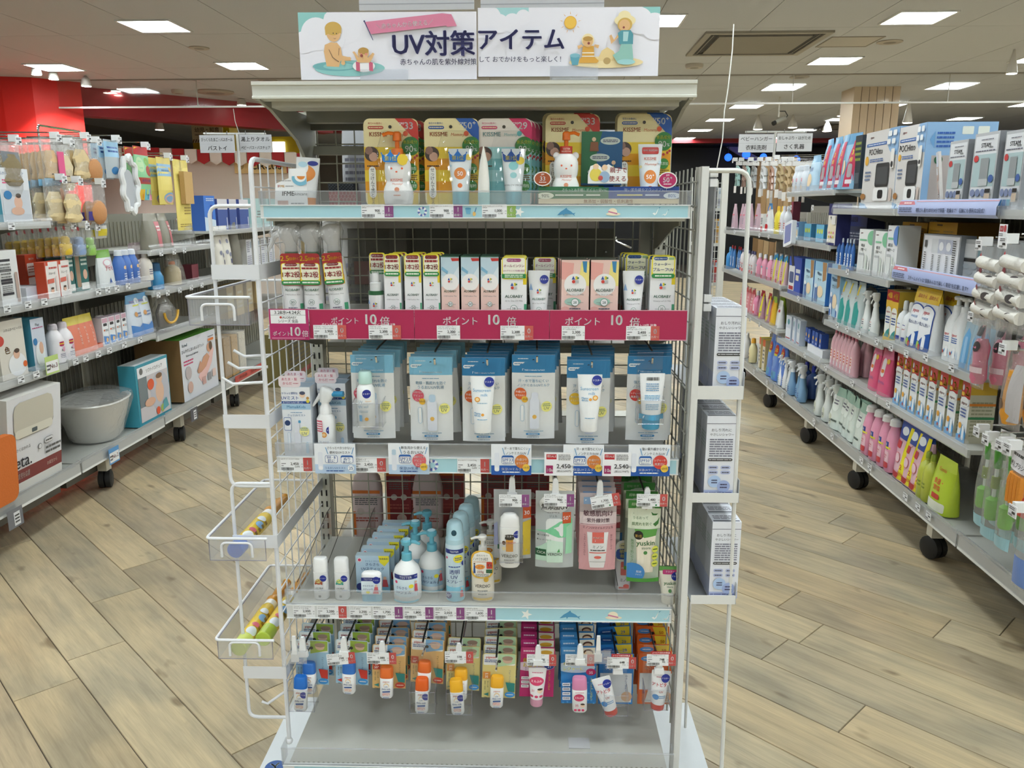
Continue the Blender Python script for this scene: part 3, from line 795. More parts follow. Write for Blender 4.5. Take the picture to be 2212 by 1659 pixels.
def crown(parent,x,y,z,w,txt='第1位',col='1f79c8'):
 h=w*.85
 pts=[(-.5,.1),(-.42,0),(.42,0),(.5,.1),(.56,.62),(.28,.38),(.0,.8),(-.28,.38),(-.56,.62)]
 o=obj('crown_sticker',MB().prism([(x+a*w,z+b*h) for a,b in pts],y,y+.0008,col,'print'),parent)
 b=MB()
 for a,q in ((.56,.64),(0,.82),(-.56,.64)):b.prism([(x+a*w+w*.05*cos(i),z+q*h+w*.05*sin(i)) for i in (0,1,2,3,4,5)],y,y+.0008,col,'print')
 obj('crown_tips',b,o)
 p=Pr(w,h*.5,z0=z,y0=y,x0=x);p.t(.5,.5,.8,txt,'f4e04a' if txt=='第1位' else 'dfeaf6',.75,.5);p.out(o,'crown_lettering')
def tube_pack(t,w,h,capc,col,caph=.025,y=0,x=0,z=0,name='tube',fl=1,seal=None):
 r=w*.36
 b=MB();b.M=Matrix.Translation((x,y,z))
 b.loft([(caph,r,r),(caph+.008,r*1.02,r*1.0),(caph+(h-caph)*.5,w*.44,r*.62),(h-.008,w*.5,.0022),(h,w*.5,.0012)],col,'plastic',24)
 a=obj(name,b,t)
 b=MB();b.M=Matrix.Translation((x,y,z));b.loft([(0,r*.92,r*.92),(.003,r*.97,r*.97),(caph,r*.98,r*.98)],capc,'plastic',24)
 obj('cap',b,t)
 if seal:b=MB();b.M=Matrix.Translation((x,y,z));b.box(-w/2,-.0016,h-.011,w/2,.0016,h,seal);obj('crimp_seal',b,a)
 # print surface: front of the loft, leaning back to the seal
 def fn(X,Z,o):
  k=(Z-caph)/(h-caph);
  if k<.5:ry=r+(r*.62-r)*k/.5;rx=r*1.02+(w*.44-r*1.02)*k/.5
  else:ry=r*.62+(.0016-r*.62)*(k-.5)/.5;rx=w*.44+(w*.06)*(k-.5)/.5
  q=min(1,abs(X)/rx*.98);return (x+X,y-ry*sqrt(1-q*q)-o-.0004,z+Z)
 return a,Pr(w,h-caph,z0=caph,fn=fn,eps=.0002)
def kiss_card(kind,label,group=None,full=True,tube=True,x=0,bear=True,crn=True):
 c1,sp,num,o1,y1,pc,c2=CARDK[kind];w,h=.119,.186
 t=thing('blister_card',label,'sunscreen pack',group)
 obj('backing_card',MB().prism(rrect(w,h,.014),.0,.0012,'f5e7b2' if kind!='pink' else 'efe6dc','paper'),t)
 p=Pr(w,h)
 base='e9a11c' if kind!='pink' else '7fc4c9';bright='f2d03a' if kind!='pink' else 'a9d9da'
 for i in range(5):p.r(0 if i else .03,.03+.13*i,1 if i else .97,.16+.13*i,base if i % 2 else bright)
 p.p([(.58,1),(.88,.999),(.97,.96),(1,.9),(1,.72)],c1);p.t(.83,.92,.11,num,'fff',.22,.8);p.t(.7,.94,.05,'SPF','fff',.1)
 p.rr(.08,.88,.37,.915,c2,.5);p.l(.1,.889,.35,.908,1,'f3dfb0');p.t(.22,.945,.035,'毎日のお散歩に',c2,.26)
 p.t(.27,.825,.07,'KISSME','b5502e' if kind!='pink' else '6aa5a8',.32,.3);p.t(.62,.82,.06,'Mommy!','c0603a' if kind!='pink' else '7fb5b5',.26,0,slant=.2);p.e(.77,.83,.045,'d9582f' if kind!='pink' else '58a9ad')
 p.e(.49,.905,.03,'3a3428')
 p.e(.14,.6,.13,'4a3a34');p.e(.17,.57,.08,'c99f8a');p.e(.09,.64,.07,'8c6a5c');p.l(.05,.45,.27,.48,1,'5a3a20')
 for i,(v,r,a) in enumerate(((.69,.165,None),(.435,.095,'無添加'),(.24,.095,'低刺激性'))):
  p.e(.86 if i==0 else .87,v,r,'2f7a34' if i==0 else '3f8a3c')
  if a:p.t(.87,v,.055,a,'e6efd8',.16)
 p.t(.85,.735,.06,'食品成分','d8d23a',.26,.3);p.t(.83,.66,.1,pc,'f2f3ea',.15,.6);p.t(.94,.65,.05,'%','fff')
 for u,v in ((.8,.56),(.86,.54),(.93,.56),(.97,.58),(.75,.57)):p.e(u,v,.024,'b02a30')
 p.l(.78,.3,.97,.37,3,'7a5a20');p.rr(.08,.1,.21,.46,'f3f0e6',.5);p.vt(.145,.42,.05,'せっけんで落とせる','333')
 p.out(t)
 if tube:
  a,q=tube_pack(t,.052,.118,'6fb6c6','eef2f2',.028,-.016,.02,.004)
  if kind=='pink':
   q.e(.5,.6,.2,'8fcfd0',.1);q.e(.5,.38,.14,'a5d8d8',.07);q.t(.5,.15,.07,'NON CHEMICAL','888',.8)
   q.e(.78,.72,.17,'e8cb3c',.09)
  else:
   q.t(.5,.8,.1,'KISSME','c8552e',.6,.3);q.e(.5,.42,.25,'e2873a',.14);q.t(.5,.42,.14,'50','fff',.3,.6);q.e(.85,.8,.13,'ecd25a',.07);q.e(.1,.6,.05,'bfdcea');q.e(.5,.14,.1,'d9743a',.055);q.e(.12,.25,.05,'f0e3a0');q.e(.9,.5,.05,'bfdcea')
  q.out(a,'tube_print');crown(t,.015,-.024,.095,.034,'第1位','1f6fc0' if kind!='pink' else '1d4f9e')
 elif bear:
  bear_bottle(t,.016,-.018,.002)
  if crn:crown(t,.004,-.0395,.093,.034)
  obj('round_sticker',MB().prism([(.03+.012*cos(i*.6),.098+.012*sin(i*.6)) for i in range(10)],-.04,-.0393,'e8c83c','print'),t)
 if tube or bear or crn is None:obj('blister',MB().loft([(0,.045,.03,4,.015,-.004),(.12,.045,.03,4,.015,-.004),(.14,.036,.024,3.4,.012,-.002),(.16,.03,.012,3,.01,0)],'fff','clear',24,True,True),t)
 return t
# --- cartons of the white baby range
LOGO=lambda p,u,v,s:(p.p([(u-s*1.1,v),(u-s*.1,v),(u-s*.6,v+s*1.1*p.w/p.h)],'2f4fa0'),p.r(u+s*.05,v,u+s*.65,v+s*1.0*p.w/p.h,'e6cf3a'),p.r(u+s*.5,v+s*.1,u+s*1.1,v+s*.7*p.w/p.h,'2f7a4a'),p.e(u-s*.5,v-s*.62*p.w/p.h,s*.5,'d0453c'),p.r(u+s*.05,v-s*1.1*p.w/p.h,u+s*1.05,v-s*.1,'c2c4c6'))
def alo_print(p,ly=.58,name='UV&Outdoor Mist',spf='30',sq=True,ln=True):
 if sq:p.rr(.86,.62,1.0,.78,'ecd32f',.1);p.rr(.9,.18,1.0,.32,'4aa076',.1);p.e(0.02,.14,.2,'eea39b')
 LOGO(p,.5,ly+.1,.12);p.t(.5,ly-.06,.062,'ALOBABY','1f5f46',.7,.8);p.t(.5,ly-.13,.035,name,'888',.72)
 p.e(.5,ly-.25,.14,'2c7a58');p.e(.5,ly-.25,.125,'f4f5f5');p.t(.5,ly-.25,.055,spf,'2c6a50',.2,.4);p.r(.22,ly-.255,.36,ly-.25,'888');p.r(.64,ly-.255,.8,ly-.25,'888')
 p.l(.3,ly-.4,.7,ly-.33,2,'667');p.e(.5,ly-.49,.06,'2c7a58');p.e(.5,ly-.49,.045,'f4f5f5')
def alo_head(t,w,h,dz,kind,y=-.0012):
 hw=w*.94;hh=.048 if kind!='big' else .07
 o=obj('header_card',MB().prism(rrect(hw,hh,.006,z0=h-hh+dz),y,y+.0006,'f3e23a' if kind!='big' else 'a82a2c','paper'),t)
 p=Pr(hw,hh,z0=h-hh+dz,y0=y)
 if kind=='1':
  p.rr(.05,.2,.95,.92,'f6f4e0',.1);p.rr(.12,.78,.88,.95,'8a2424',.4);p.t(.5,.865,.17,'SPF30 PA+++','fff',.7,.4);p.l(.1,.6,.9,.74,1,'9a3030',.7);p.t(.5,.42,.36,'1本2役','a3202a',.88,.9);p.rr(0,0,1,.2,'2f8a4a',.5);p.l(.1,.04,.9,.17,1,'e8f0e0')
 elif kind in ('28','28p'):
  p.rr(.04,.22,.96,.96,'f6f4e6',.1);p.rr(.2,.78,.8,.93,'a8467e' if kind=='28' else 'a3214e',.5);p.t(.5,.855,.14,'SPF28 PA+++','fff',.55,.3);p.t(.5,.6,.2,'オールインワン','a8467e',.85,.7);p.t(.5,.38,.12,'UV+アウトドア対策+保湿','b8609a',.9,.2);p.r(0,.04,1,.24,'2f8a4a');p.l(.12,.06,.88,.22,2,'e8f0e0')
 elif kind=='35':
  p.rr(.05,.2,.95,.95,'f1efcf',.1);p.rr(.08,.8,.68,.96,'234f8c',.5);p.t(.38,.875,.13,'SPF35 PA++++','fff',.54,.3);p.rr(.72,.82,.96,.93,'9fc08a',.3);p.t(.45,.62,.2,'ウォーター','1f3f8a',.7,.7);p.t(.5,.38,.2,'プルーフUV','1f3f8a',.88,.7);p.rr(0,.0,1,.2,'2f8a4a',.5);p.l(.15,.04,.85,.16,1,'e8f0e0')
 else:
  p.rr(.02,.02,.98,.7,'f0e03a',.12);p.rr(.06,.17,.94,.68,'f6f4dc',.1);p.t(.22,.85,.26,'2.5','f2d02a',.4,.9);p.t(.7,.83,.15,'倍お得サイズ','f2d02a',.54,.4);p.rr(.2,.6,.8,.7,'8a2424',.5);p.t(.5,.65,.1,'SPF30 PA+++','fff',.5,.3);p.l(.1,.49,.9,.57,1,'9a3030',.7);p.t(.5,.34,.25,'1本2役','a3202a',.86,1);p.rr(.0,.02,1,.16,'2f8a4a',.5);p.l(.1,.05,.9,.14,1,'e8f0e0')
 p.out(o,'header_lettering')
def alo_carton(w,h,d,label,head=None,dz=.012,name='UV&Outdoor Mist',spf='30',pastel=None):
 t=thing('sunscreen_carton',label,'carton','baby sunscreen cartons on the second shelf')
 c=card_box(t,w,h,d,'f2f3f3' if not pastel else 'f0cfc4','e9ecec' if not pastel else '20352c','2d5a45')
 p=Pr(w,h)
 if pastel=='blue':
  p.r(0,.6,1,1,'c3d9e6');p.p([(0,.55),(1,.62),(1,.86),(.6,.7),(0,.72)],'dbe7ee');p.p([(.55,.97),(1,.97),(1,.93),(.62,.925)],'c23a34');p.e(.5,.62,.47,'f4f1ef');p.e(.2,.05,.3,'f4d9d0');p.p([(.05,.85),(.4,.78),(.36,.74),(.02,.8)],'7fb2cf');p.r(0,.985,1,1,'2d5a45')
  alo_print(p,.55,name,spf,False)
  p.e(.75,.12,.16,'9fc6dd');p.e(.3,.16,.12,'f0b9a8')
 elif pastel:
  p.p([(0,.7),(.4,.7),(.45,.95),(0,.97)],'e9a9a0');p.p([(.6,.62),(1,.6),(1,.97),(.72,.97)],'f1e08a');p.e(.5,.62,.4,'f5f3f1');p.p([(.75,.98),(.92,.98),(.9,.8),(.8,.82)],'3f86b5');p.e(.42,.36,.3,'a9cfbf',.06);p.e(.15,.2,.2,'e7b0a6');p.e(.8,.12,.2,'8fb9dd',.08);p.e(.5,.08,.16,'f0d86a',.06)
  alo_print(p,.6,name,spf,False)
 else:alo_print(p,.52 if not head else .5,name,spf)
 p.out(c)
 if head:alo_head(t,w,h,dz,head)
 return t
# --- shelf 1
Z1=SH[1]+.0005
def ps(px,ly,z):return glx(px,ly,z)
a=kiss_card('red','red cornered card with white bear pump bottle at left on top shelf',tube=False);gput(a,ps(846,.06,1.6),.06,Z1)
for i in range(2):
 a=kiss_card('red','red SPF33 card tucked %s behind the left bear bottle card' %('just','second')[i],tube=False,bear=False);gput(a,ps(846+15*(i+1),.105+.035*i,1.6)+.004,.105+.035*i,Z1)
a=kiss_card('blue','blue cornered SPF50 card with white tube, second card from left');gput(a,ps(976,.06,1.6),.06,Z1)
for i in range(2):
 a=kiss_card('blue','blue SPF50 card %s behind the tube card' %('tucked','farther back')[i],tube=False,bear=False);gput(a,ps(976+14*(i+1),.105+.035*i,1.6),.105+.035*i,Z1)
a=kiss_card('pink','pink cornered aqua SPF29 card with pearl white tube');gput(a,ps(1090,.065,1.6),.065,Z1)
for i in range(3):
 a=kiss_card('pink','aqua SPF29 card %s behind the pearl tube card' %('first','middle','last')[i],tube=False,bear=False);gput(a,ps(1090+9*(i+1),.1+.03*i,1.6),.1+.03*i,Z1)
t=thing('pointed_tube','cream pointed tube seen edge on beside the aqua card','tube')
obj('tube',MB().loft([(.03,.0125,.0125),(.05,.0125,.0125),(.09,.009,.012),(.125,.001,.012)],'f0ede4','plastic',20),t);obj('cap',MB().loft([(0,.012,.012),(.003,.0125,.0125),(.03,.0125,.0125)],'a9d2cf','plastic',20),t)
gput(t,ps(1045,.03,1.55),.03,Z1)
# cardboard display stand, green and navy
t=thing('cardboard_display','green and navy cardboard display tray at the right of top shelf','display stand')
xa,xb=ps(1163,.02,1.51),ps(1466,.02,1.51);w=xb-xa
f=MB().box(-w/2,0,0,w/2,.003,.034,'2a4f8f','paper');tr=obj('front_lip',f,t)
p=Pr(w,.034);p.r(0,.32,.5,1,'2f7048');p.r(.5,.32,1,1,'24488f');p.r(0,0,1,.32,'ead9b8');p.t(.5,.15,.26,'無添加・弱酸性・低刺激性','9a5a44',.5,.3);p.t(.33,.86,.26,'さらっとお手軽！デイリー使いに','e9efe6',.32,.2);p.t(.76,.86,.26,'強い紫外線やアウトドアに！','e9eef6',.3,.2)
p.e(.05,.5,.06,'e8ead0',.2);p.e(.95,.5,.06,'dfe8f0',.2);p.t(.05,.5,.3,'90%','444',.08);p.t(.95,.5,.3,'80%','2a5aa8',.08);p.r(.12,.5,.32,.58,'e8ead8');p.r(.34,.5,.44,.58,'e8ead8');p.r(.56,.5,.74,.58,'e6d98a');p.r(.76,.5,.86,.58,'d8e0ee');p.out(tr)
obj('tray',MB().box(-w/2,.003,0,w/2,.12,.012,'25508a','paper').box(-w/2,.003,.012,-.01,.05,.036,'2f7048','paper').box(-.01,.003,.012,w/2,.05,.036,'24488f','paper'),t)
b=MB();b.add([(-w/2+.01,.12,0),(-.0,.12,0),(-.0,.125,.16),(-w/2+.01,.125,.16)],[(0,1,2,3)],'2a6a46','paper');b.add([(0,.12,0),(w/2-.005,.12,0),(w/2-.03,.125,.15),(0,.125,.16)],[(0,1,2,3)],'1f4588','paper')
bp=obj('back_panel',b,t)
p=Pr(.09,.11,z0=.045,y0=.075,x0=-.01);bb=obj('centre_panel',MB().box(-.055,.075,.04,.035,.078,.155,'2a5f8c','paper'),t)
p.p([(0,0),(.5,0),(.35,.5),(.5,1),(0,1)],'2f7048')
for u,v in ((.7,.82),(.45,.5),(.4,.22)):p.e(u,v,.24,'cfd8cf',.075);p.l(u-.18,v-.03,u+.18,v+.03,2,'446')
p.p([(.78,.35),(.95,.08),(.62,.06)],'d9cf3a');p.e(.79,.4,.05,'e9c9a4');p.e(.3,.85,.05,'e9c9a4');p.p([(.22,.8),(.4,.8),(.42,.62),(.2,.62)],'8c5a3a');p.out(bb)
def bubble(x0,z0,wd,hg,col,txt,sub,nm='speech_bubble'):
 o=obj(nm,MB().prism([(x0+wd/2*cos(R(i*18)),z0+hg/2*sin(R(i*18))) for i in range(20)],-.006,-.005,'f3f1ee','paper'),t)
 q=Pr(wd,hg,z0=z0-hg/2,y0=-.006,x0=x0);q.e(.5,.5,.44,col,.43);q.t(.5,.52,.42,txt,'fff',.66,.8);q.t(.5,.8,.16,'SPF','fff');q.l(.3,.2,.7,.32,1,'f0dfe0');q.out(o)
bubble(ps(1172,.02,1.55)-(xa+xb)/2,.052,.038,.03,'a4502a','33','');bubble(ps(1441,.02,1.55)-(xa+xb)/2,.049,.041,.034,'b3245e','50⁺','')
b=MB().prism([(-.045+.0,.042),(.038,.042),(.04,.05),(.036,.07),(.012,.074),(-.002,.082),(-.016,.075),(-.026,.083),(-.04,.078),(-.045,.06)],-.004,-.003,'f2f1ee','paper');o=obj('parents_board',b,t)
q=Pr(.085,.045,z0=.04,y0=-.004,x0=-.003);q.t(.76,.66,.32,'親子で','b0322c',.42,.6);q.t(.74,.26,.32,'使える','b0322c',.42,.6);q.e(.2,.45,.15,'e3cf5a',.3);q.e(.2,.82,.07,'e9c9a4');q.e(.42,.35,.13,'9ab4cf',.26);q.e(.42,.78,.07,'e9c9a4');q.e(.32,.3,.06,'c0504a');q.out(o)
gput(t,(xa+xb)/2,.02,Z1+.006)
for i,(px,ly,dz) in enumerate(((1236,.1,.012),(1228,.132,.018))):
 a=kiss_card('red',('red SPF33 card leaning in the green display tray behind bear tester','rearmost red SPF33 card in the green display tray')[i],tube=False,bear=False);gput(a,ps(px,ly,1.6),ly,Z1+dz)
for i,(px,ly,dz) in enumerate(((1390,.1,.012),(1384,.132,.018))):
 a=kiss_card('blue',('blue SPF50 card in the navy tray behind tester tube','rearmost blue SPF50 card in the navy tray')[i],tube=False,bear=False);gput(a,ps(px,ly,1.6),ly,Z1+dz)
t=thing('bear_tester','white bear pump tester with red tester band in the green tray','pump bottle');bear_bottle(t,0,0,-.022,pump='open',s=.92)
b=MB().loft([(.075,.0135,.0135),(.09,.0135,.0135)],'c23a2c','print',18,False);o=obj('tester_band',b,t);q=Pr(.025,.013,.0138,z0=.076);q.t(.5,.65,.4,'TESTER','f4e8da',.8,.4);q.t(.5,.25,.34,'食品成分90%','f4e8da',.9);q.out(o,'band_lettering')
gput(t,ps(1222,.045,1.55),.045,Z1+.036)
t=thing('tester_tube','white and orange SPF50 tester tube standing in the navy tray','tube');a_,q=tube_pack(t,.052,.095,'eef2f4','eff3f4',.0)
q.rr(.16,.78,.84,.93,'c2322c',.2);q.t(.5,.86,.06,'TESTER 食品成分80%','fff',.6,.3);q.t(.5,.68,.09,'KISSME','d0552f',.62,.4);q.t(.52,.56,.08,'Mommy!','d0704a',.5,0,slant=.2);q.e(.5,.28,.25,'e2873a',.15);q.t(.5,.28,.15,'50⁺','fff',.32,.6);q.e(.1,.5,.06,'f1e6a8');q.e(.9,.6,.07,'cfe3ee');q.e(.88,.18,.06,'f1e6a8');q.e(.5,.04,.1,'d9743a',.04);q.out(a_,'tube_print')
gput(t,ps(1402,.05,1.55),.05,Z1+.036)
# left end of the top shelf
t=thing('brand_board','small white card with orange and blue arches at left end of top shelf','sign');w,h=.072,.08
obj('card',MB().prism([(-w/2,0),(w/2,0),(w/2,h),(0,h),(-.002,h-.02),(-w/2+.004,h-.032)],0,.0012,'f3f3f2','paper'),t)
p=Pr(w,h);p.t(.42,.35,.17,'IFME','1c1c22',.42,1.2,slant=.15);p.t(.78,.34,.13,'skincare','333',.42,0,slant=.25);p.t(.16,.54,.09,'IF','d0522c',None,.8);p.t(.27,.54,.09,'ME','d8a22c',None,.8);p.l(.36,.52,.6,.56,1,'888');p.e(.82,.75,.26,'7ab7cf',.2);p.e(.82,.78,.17,'f3f3f2',.13);p.e(.84,.8,.12,'dd8a3c',.09);p.r(.56,.8,1,1,'f3f3f2');p.l(.1,.66,.55,.7,1,'999');p.r(.1,.04,.42,.16,'c6a49a');p.l(.5,.05,.9,.12,1,'999');p.out(t)
gput(t,ps(627,.02,1.54),.02,Z1)
t=thing('skincare_tube','white tube with orange wave and blue sticker leaning behind white card','tube');a_,q=tube_pack(t,.052,.105,'dd8a3c','eef0ef',.02);q.e(.35,.6,.5,'dd8a3c',.22);q.e(.2,.75,.35,'eef0ef',.22);q.e(.72,.86,.22,'1d2f8f',.06);q.e(.3,.82,.2,'b9dbe8',.07);q.out(a_,'tube_print')
gput(t,ps(662,.06,1.54),.06,Z1,roll=4)
# ------------------------------------------------------------------ shelf 2
Z2=SH[2]+.0005
def spray_big(label):
 t=thing('spray_bottle',label,'spray bottle','big spray bottles on the second shelf');r=.0225
 bo=obj('bottle',MB().loft([(0,.02,.02),(.003,r,r),(.13,r,r),(.142,r*.94,r*.94),(.15,.012,.012)],'f0f1f0','plastic',24),t)
 p=Pr(.045,.13,r,z0=.005,y0=0,eps=.0003);p.w=.044;p.rr(.84,.62,1.05,.78,'ecd32f',.1);p.rr(.86,.18,1.1,.3,'4aa076',.1);LOGO(p,.5,.72,.12);p.t(.5,.54,.07,'ALOBABY','1f5f46',.72,.8);p.t(.5,.46,.04,'UV&Outdoor Mist','888',.72);p.e(.5,.33,.14,'2c7a58');p.e(.5,.33,.125,'f0f1f0');p.t(.5,.33,.06,'30','2c6a50',.2,.4);p.l(.3,.18,.7,.25,2,'667');p.e(.02,.06,.16,'eea39b');p.p([(-.05,.62),(.1,.62),(0,.7)],'8fb0d8');p.out(bo,'bottle_print')
 obj('collar',MB().loft([(.142,.015,.015),(.158,.0145,.0145)],'2f6a3c','plastic',20),t)
 M=MB();M.loft([(.156,.014,.012),(.172,.013,.012),(.186,.019,.013,2.4,-.002),(.2,.023,.0135,2.6,-.003),(.211,.02,.012,2.4,0),(.217,.01,.008,2,.003)],'e4e4e2','frost',18)
 M.tube([(-.018,0,.2),(-.034,0,.192),(-.043,0,.172),(-.05,0,.158)],[.009,.007,.0045,.003],'e2e2e0','frost',8)
 obj('trigger_head',M,t)
 obj('wrap_film',MB().loft([(.155,.018,.017),(.18,.03,.02,2.5,-.008),(.2,.036,.022,2.6,-.01),(.218,.024,.015,2.4,-.002),(.223,.006,.005)],'fff','film',16),t)
 alo_head(t,.047,.155,.0,'big',-.0245)
 return t
for px,yw,rl,nm in ((632,10,0,'leftmost, partly hidden by the white side rack'),(676,0,0,'second, upright beside the leftmost'),(733,0,-4,'third, leaning left')):
 a=spray_big('big white spray bottle with 2.5 sleeve, '+nm);gput(a,ps(px+3,.045,1.3),.045,Z2+(.002 if rl else 0),yw,0,rl)
t=thing('pump_mist_bottle','white mist pump with clear cap and green collar before white carton','pump bottle')
bo=obj('bottle',MB().loft([(0,.015,.015),(.002,.0165,.0165),(.062,.0165,.0165),(.064,.0165,.0165)],'f1f2f1','plastic',22),t);p=Pr(.032,.06,.0166,eps=.0003);LOGO(p,.5,.72,.14);p.t(.5,.45,.12,'ALOBABY','1f5f46',.75,.8);p.e(.5,.12,.16,'2c7a58');p.e(.5,.12,.14,'f1f2f1');p.p([(.02,.75),(.2,.75),(.1,.92)],'8fb0d8');p.out(bo,'bottle_print')
obj('collar',MB().loft([(.064,.017,.017),(.073,.0165,.0165)],'2a5f38','plastic',20),t);obj('pump',MB().loft([(.073,.013,.013),(.09,.013,.013),(.092,.009,.009),(.108,.009,.009),(.112,.0075,.0075)],'f3f3f2','plastic',18),t)
obj('clear_cap',MB().loft([(.074,.0155,.0155),(.116,.015,.015),(.118,.013,.013)],'fff','clear',20),t)
gput(t,ps(813,.035,1.29),.035,Z2)
hh=.148
a=alo_carton(.038,hh,.04,'white carton with yellow header half behind the mist pump','1',.006);gput(a,ps(818,.075,1.3),.075,Z2)
for i,px in enumerate((849,893,933)):
 for k in range(3):
  a=alo_carton(.037,hh,.037,'white carton with 1 and 2 header, %s front column, %s from the front' %(('left','middle','right')[i],ORD[k]),'1',.006) if (i,k)==(0,0) else dup(AC,'white carton with 1 and 2 header, %s front column, %s from the front' %(('left','middle','right')[i],ORD[k]))
  if (i,k)==(0,0):AC=a
  gput(a,ps(px,.022,1.3)+.002*k,.022+.041*k,Z2)
for i,px in enumerate((973,1016,1058)):
 L_='pale blue topped pastel carton, %s of three side by side, %s from the front'
 for k in range(2):
  a=alo_carton(.0395,hh+.002,.037,L_ %(ORD[i],ORD[k]),None,0,pastel='blue') if (i,k)==(0,0) else dup(AP,L_ %(ORD[i],ORD[k]))
  if (i,k)==(0,0):AP=a
  gput(a,ps(px,.02,1.3),.02+.041*k,Z2)
for k in range(3):
 L_='white all in one carton with lime header, %s in its row'
 a=alo_carton(.056,.142,.035,L_ % ORD[k],'28',.006,'All In One UV Milk','28') if k==0 else dup(AQ,L_ % ORD[k])
 if k==0:AQ=a
 gput(a,ps(1110,.02,1.3)+.001*k,.02+.038*k,Z2)
a=alo_carton(.052,.138,.035,'white carton with magenta letters behind the all in one tester tube','28p',.006,'All In One UV Milk','28');gput(a,ps(1176,.085,1.3),.085,Z2)
def alo_tube(label,name,spf):
 t=thing('tester_tube',label,'tube');a_,q=tube_pack(t,.048,.118,'f0f1f0','f1f2f2',.012)
 q.p([(.05,.6),(.22,.6),(.13,.74)],'8fb0d8');LOGO(q,.5,.58,.1);q.t(.5,.42,.07,'ALOBABY','1f5f46',.62,.8);q.t(.5,.33,.045,name,'888',.6);q.e(.5,.2,.12,'2c7a58');q.e(.5,.2,.105,'f1f2f2');q.t(.5,.2,.06,spf,'2c6a50',.18,.4);q.e(.22,.06,.13,'eea39b',.06)
 tester(q,.74,.82,.2);q.out(a_,'tube_print');return t
gput(alo_tube('white all in one tester tube with blue round sticker on second shelf','All In One UV Milk','28'),ps(1164,.035,1.3),.035,Z2)
for i,px in enumerate((1242,1305)):
 for k in range(3):
  L_='pink patterned wide carton, %s, %s from the front' %(('left of the pair','right of the pair')[i],ORD[k])
  a=alo_carton(.0605,.142,.03,L_,None,0,'All In One UV Milk','28','pink') if (i,k)==(0,0) else dup(AW,L_)
  if (i,k)==(0,0):AW=a
  gput(a,ps(px,.02,1.3)-.003*k,.02+.034*k,Z2)
gput(alo_tube('white waterproof tester tube with blue round sticker','Waterproof UV Milk','35'),ps(1367,.03,1.3),.03,Z2)
for i,(px,n) in enumerate(((1374,3),(1430,2))):
 for k in range(n):
  L_='white waterproof carton with yellow header, %s, %s' %(('behind tester tube','right end')[i],ORD[k])
  a=alo_carton(.054,.143,.032,L_,'35',.008,'Waterproof UV Milk','35') if (i,k)==(0,0) else dup(AX,L_)
  if (i,k)==(0,0):AX=a
  ly=.085 if i==0 else .022
  gput(a,ps(px,ly,1.3)-.003*k,ly+.035*k,Z2)
# ------------------------------------------------------------------ shelf 3: mist cartons and hanging pouches
Z3=SH[3]+.0005
def mist_carton(label):
 t=thing('mist_carton',label,'carton','mist cartons on the third shelf');w,h,d=.066,.165,.05
 c=card_box(t,w,h,d,'eef1f6','dfe5ee','b9d2e8');p=Pr(w,h)
 p.r(0,.76,1,.99,'f2f4f8');p.r(0,.68,1,.76,'a9cbe4');p.t(.5,.72,.055,'Mama&Kids','3a78a8',.66,.3);p.r(0,.765,1,.8,'24509a');p.t(.4,.783,.03,'おでかけ＆ぬり直しに','fff',.7,.2);p.t(.3,.845,.07,'UVミスト','24509a',.6,.8);p.t(.3,.91,.045,'サラッと便利な','24509a',.56,.5)
 p.e(.74,.89,.1,'f0cfb4');p.e(.74,.915,.1,'4f566e',.025);p.e(.92,.8,.06,'e3d24a');p.e(.92,.845,.05,'b98a4a');p.l(.3,.63,.7,.65,1,'7a9fc0');p.t(.5,.6,.04,'さっとUVミスト','4a7aa8',.62,.2)
 p.rr(.05,.38,.3,.57,'2f5fa8',.15);p.rr(.06,.387,.29,.563,'eef1f6',.15);p.e(.175,.49,.1,'24406f');p.rr(.4,.02,.62,.36,'e2e4ec',.2);p.rr(.43,.36,.58,.52,'e4e6ee',.4);p.rr(.55,.49,.64,.53,'5aa5cf',.3);p.e(.75,.37,.17,'f3ec9a');p.t(.75,.34,.06,'UV','4a6a8a',.26,.2);p.l(.62,.38,.88,.43,2,'7a9a9a');p.rr(.16,.08,.25,.36,'b5cfe6',.5);p.rr(.17,.085,.24,.355,'eef1f6',.5);p.rr(.78,.05,.88,.22,'b5cfe6',.5)
 p.out(c)
 w2=.05;o=obj('top_tag',MB().prism(rrect(w2,.026,.006,x0=-.012,z0=h+.0),-.0006,0,'f3e6ea','paper'),t);q=Pr(w2,.026,z0=h,x0=-.012,y0=-.0006);q.t(.5,.7,.28,'あたま・髪','c2486a',.8,.5);q.t(.4,.32,.28,'からだ','c2486a',.5,.5);q.l(.66,.28,.9,.38,1,'c2486a');q.out(o)
 return t
a=mist_carton('white mist carton at left end of third shelf, front one');gput(a,ps(640,.02,1.05),.02,Z3+.0)
MC=a
gput(dup(a,'white mist carton just behind the leftmost one'),ps(652,.075,1.05),.075,Z3)
gput(dup(a,'white mist carton behind the mist spray tester'),ps(717,.06,1.05),.06,Z3)
gput(dup(a,'white mist carton deepest behind the mist spray tester'),ps(722,.115,1.05),.115,Z3)
t=thing('mist_spray_tester','white trigger mist bottle with blue nozzle and tester sticker','spray bottle')
bo=obj('bottle',MB().loft([(0,.019,.017,2.6),(.004,.0205,.018,2.8),(.09,.0205,.018,2.8),(.098,.016,.015),(.1,.015,.015)],'f2f2f1','plastic',24),t)
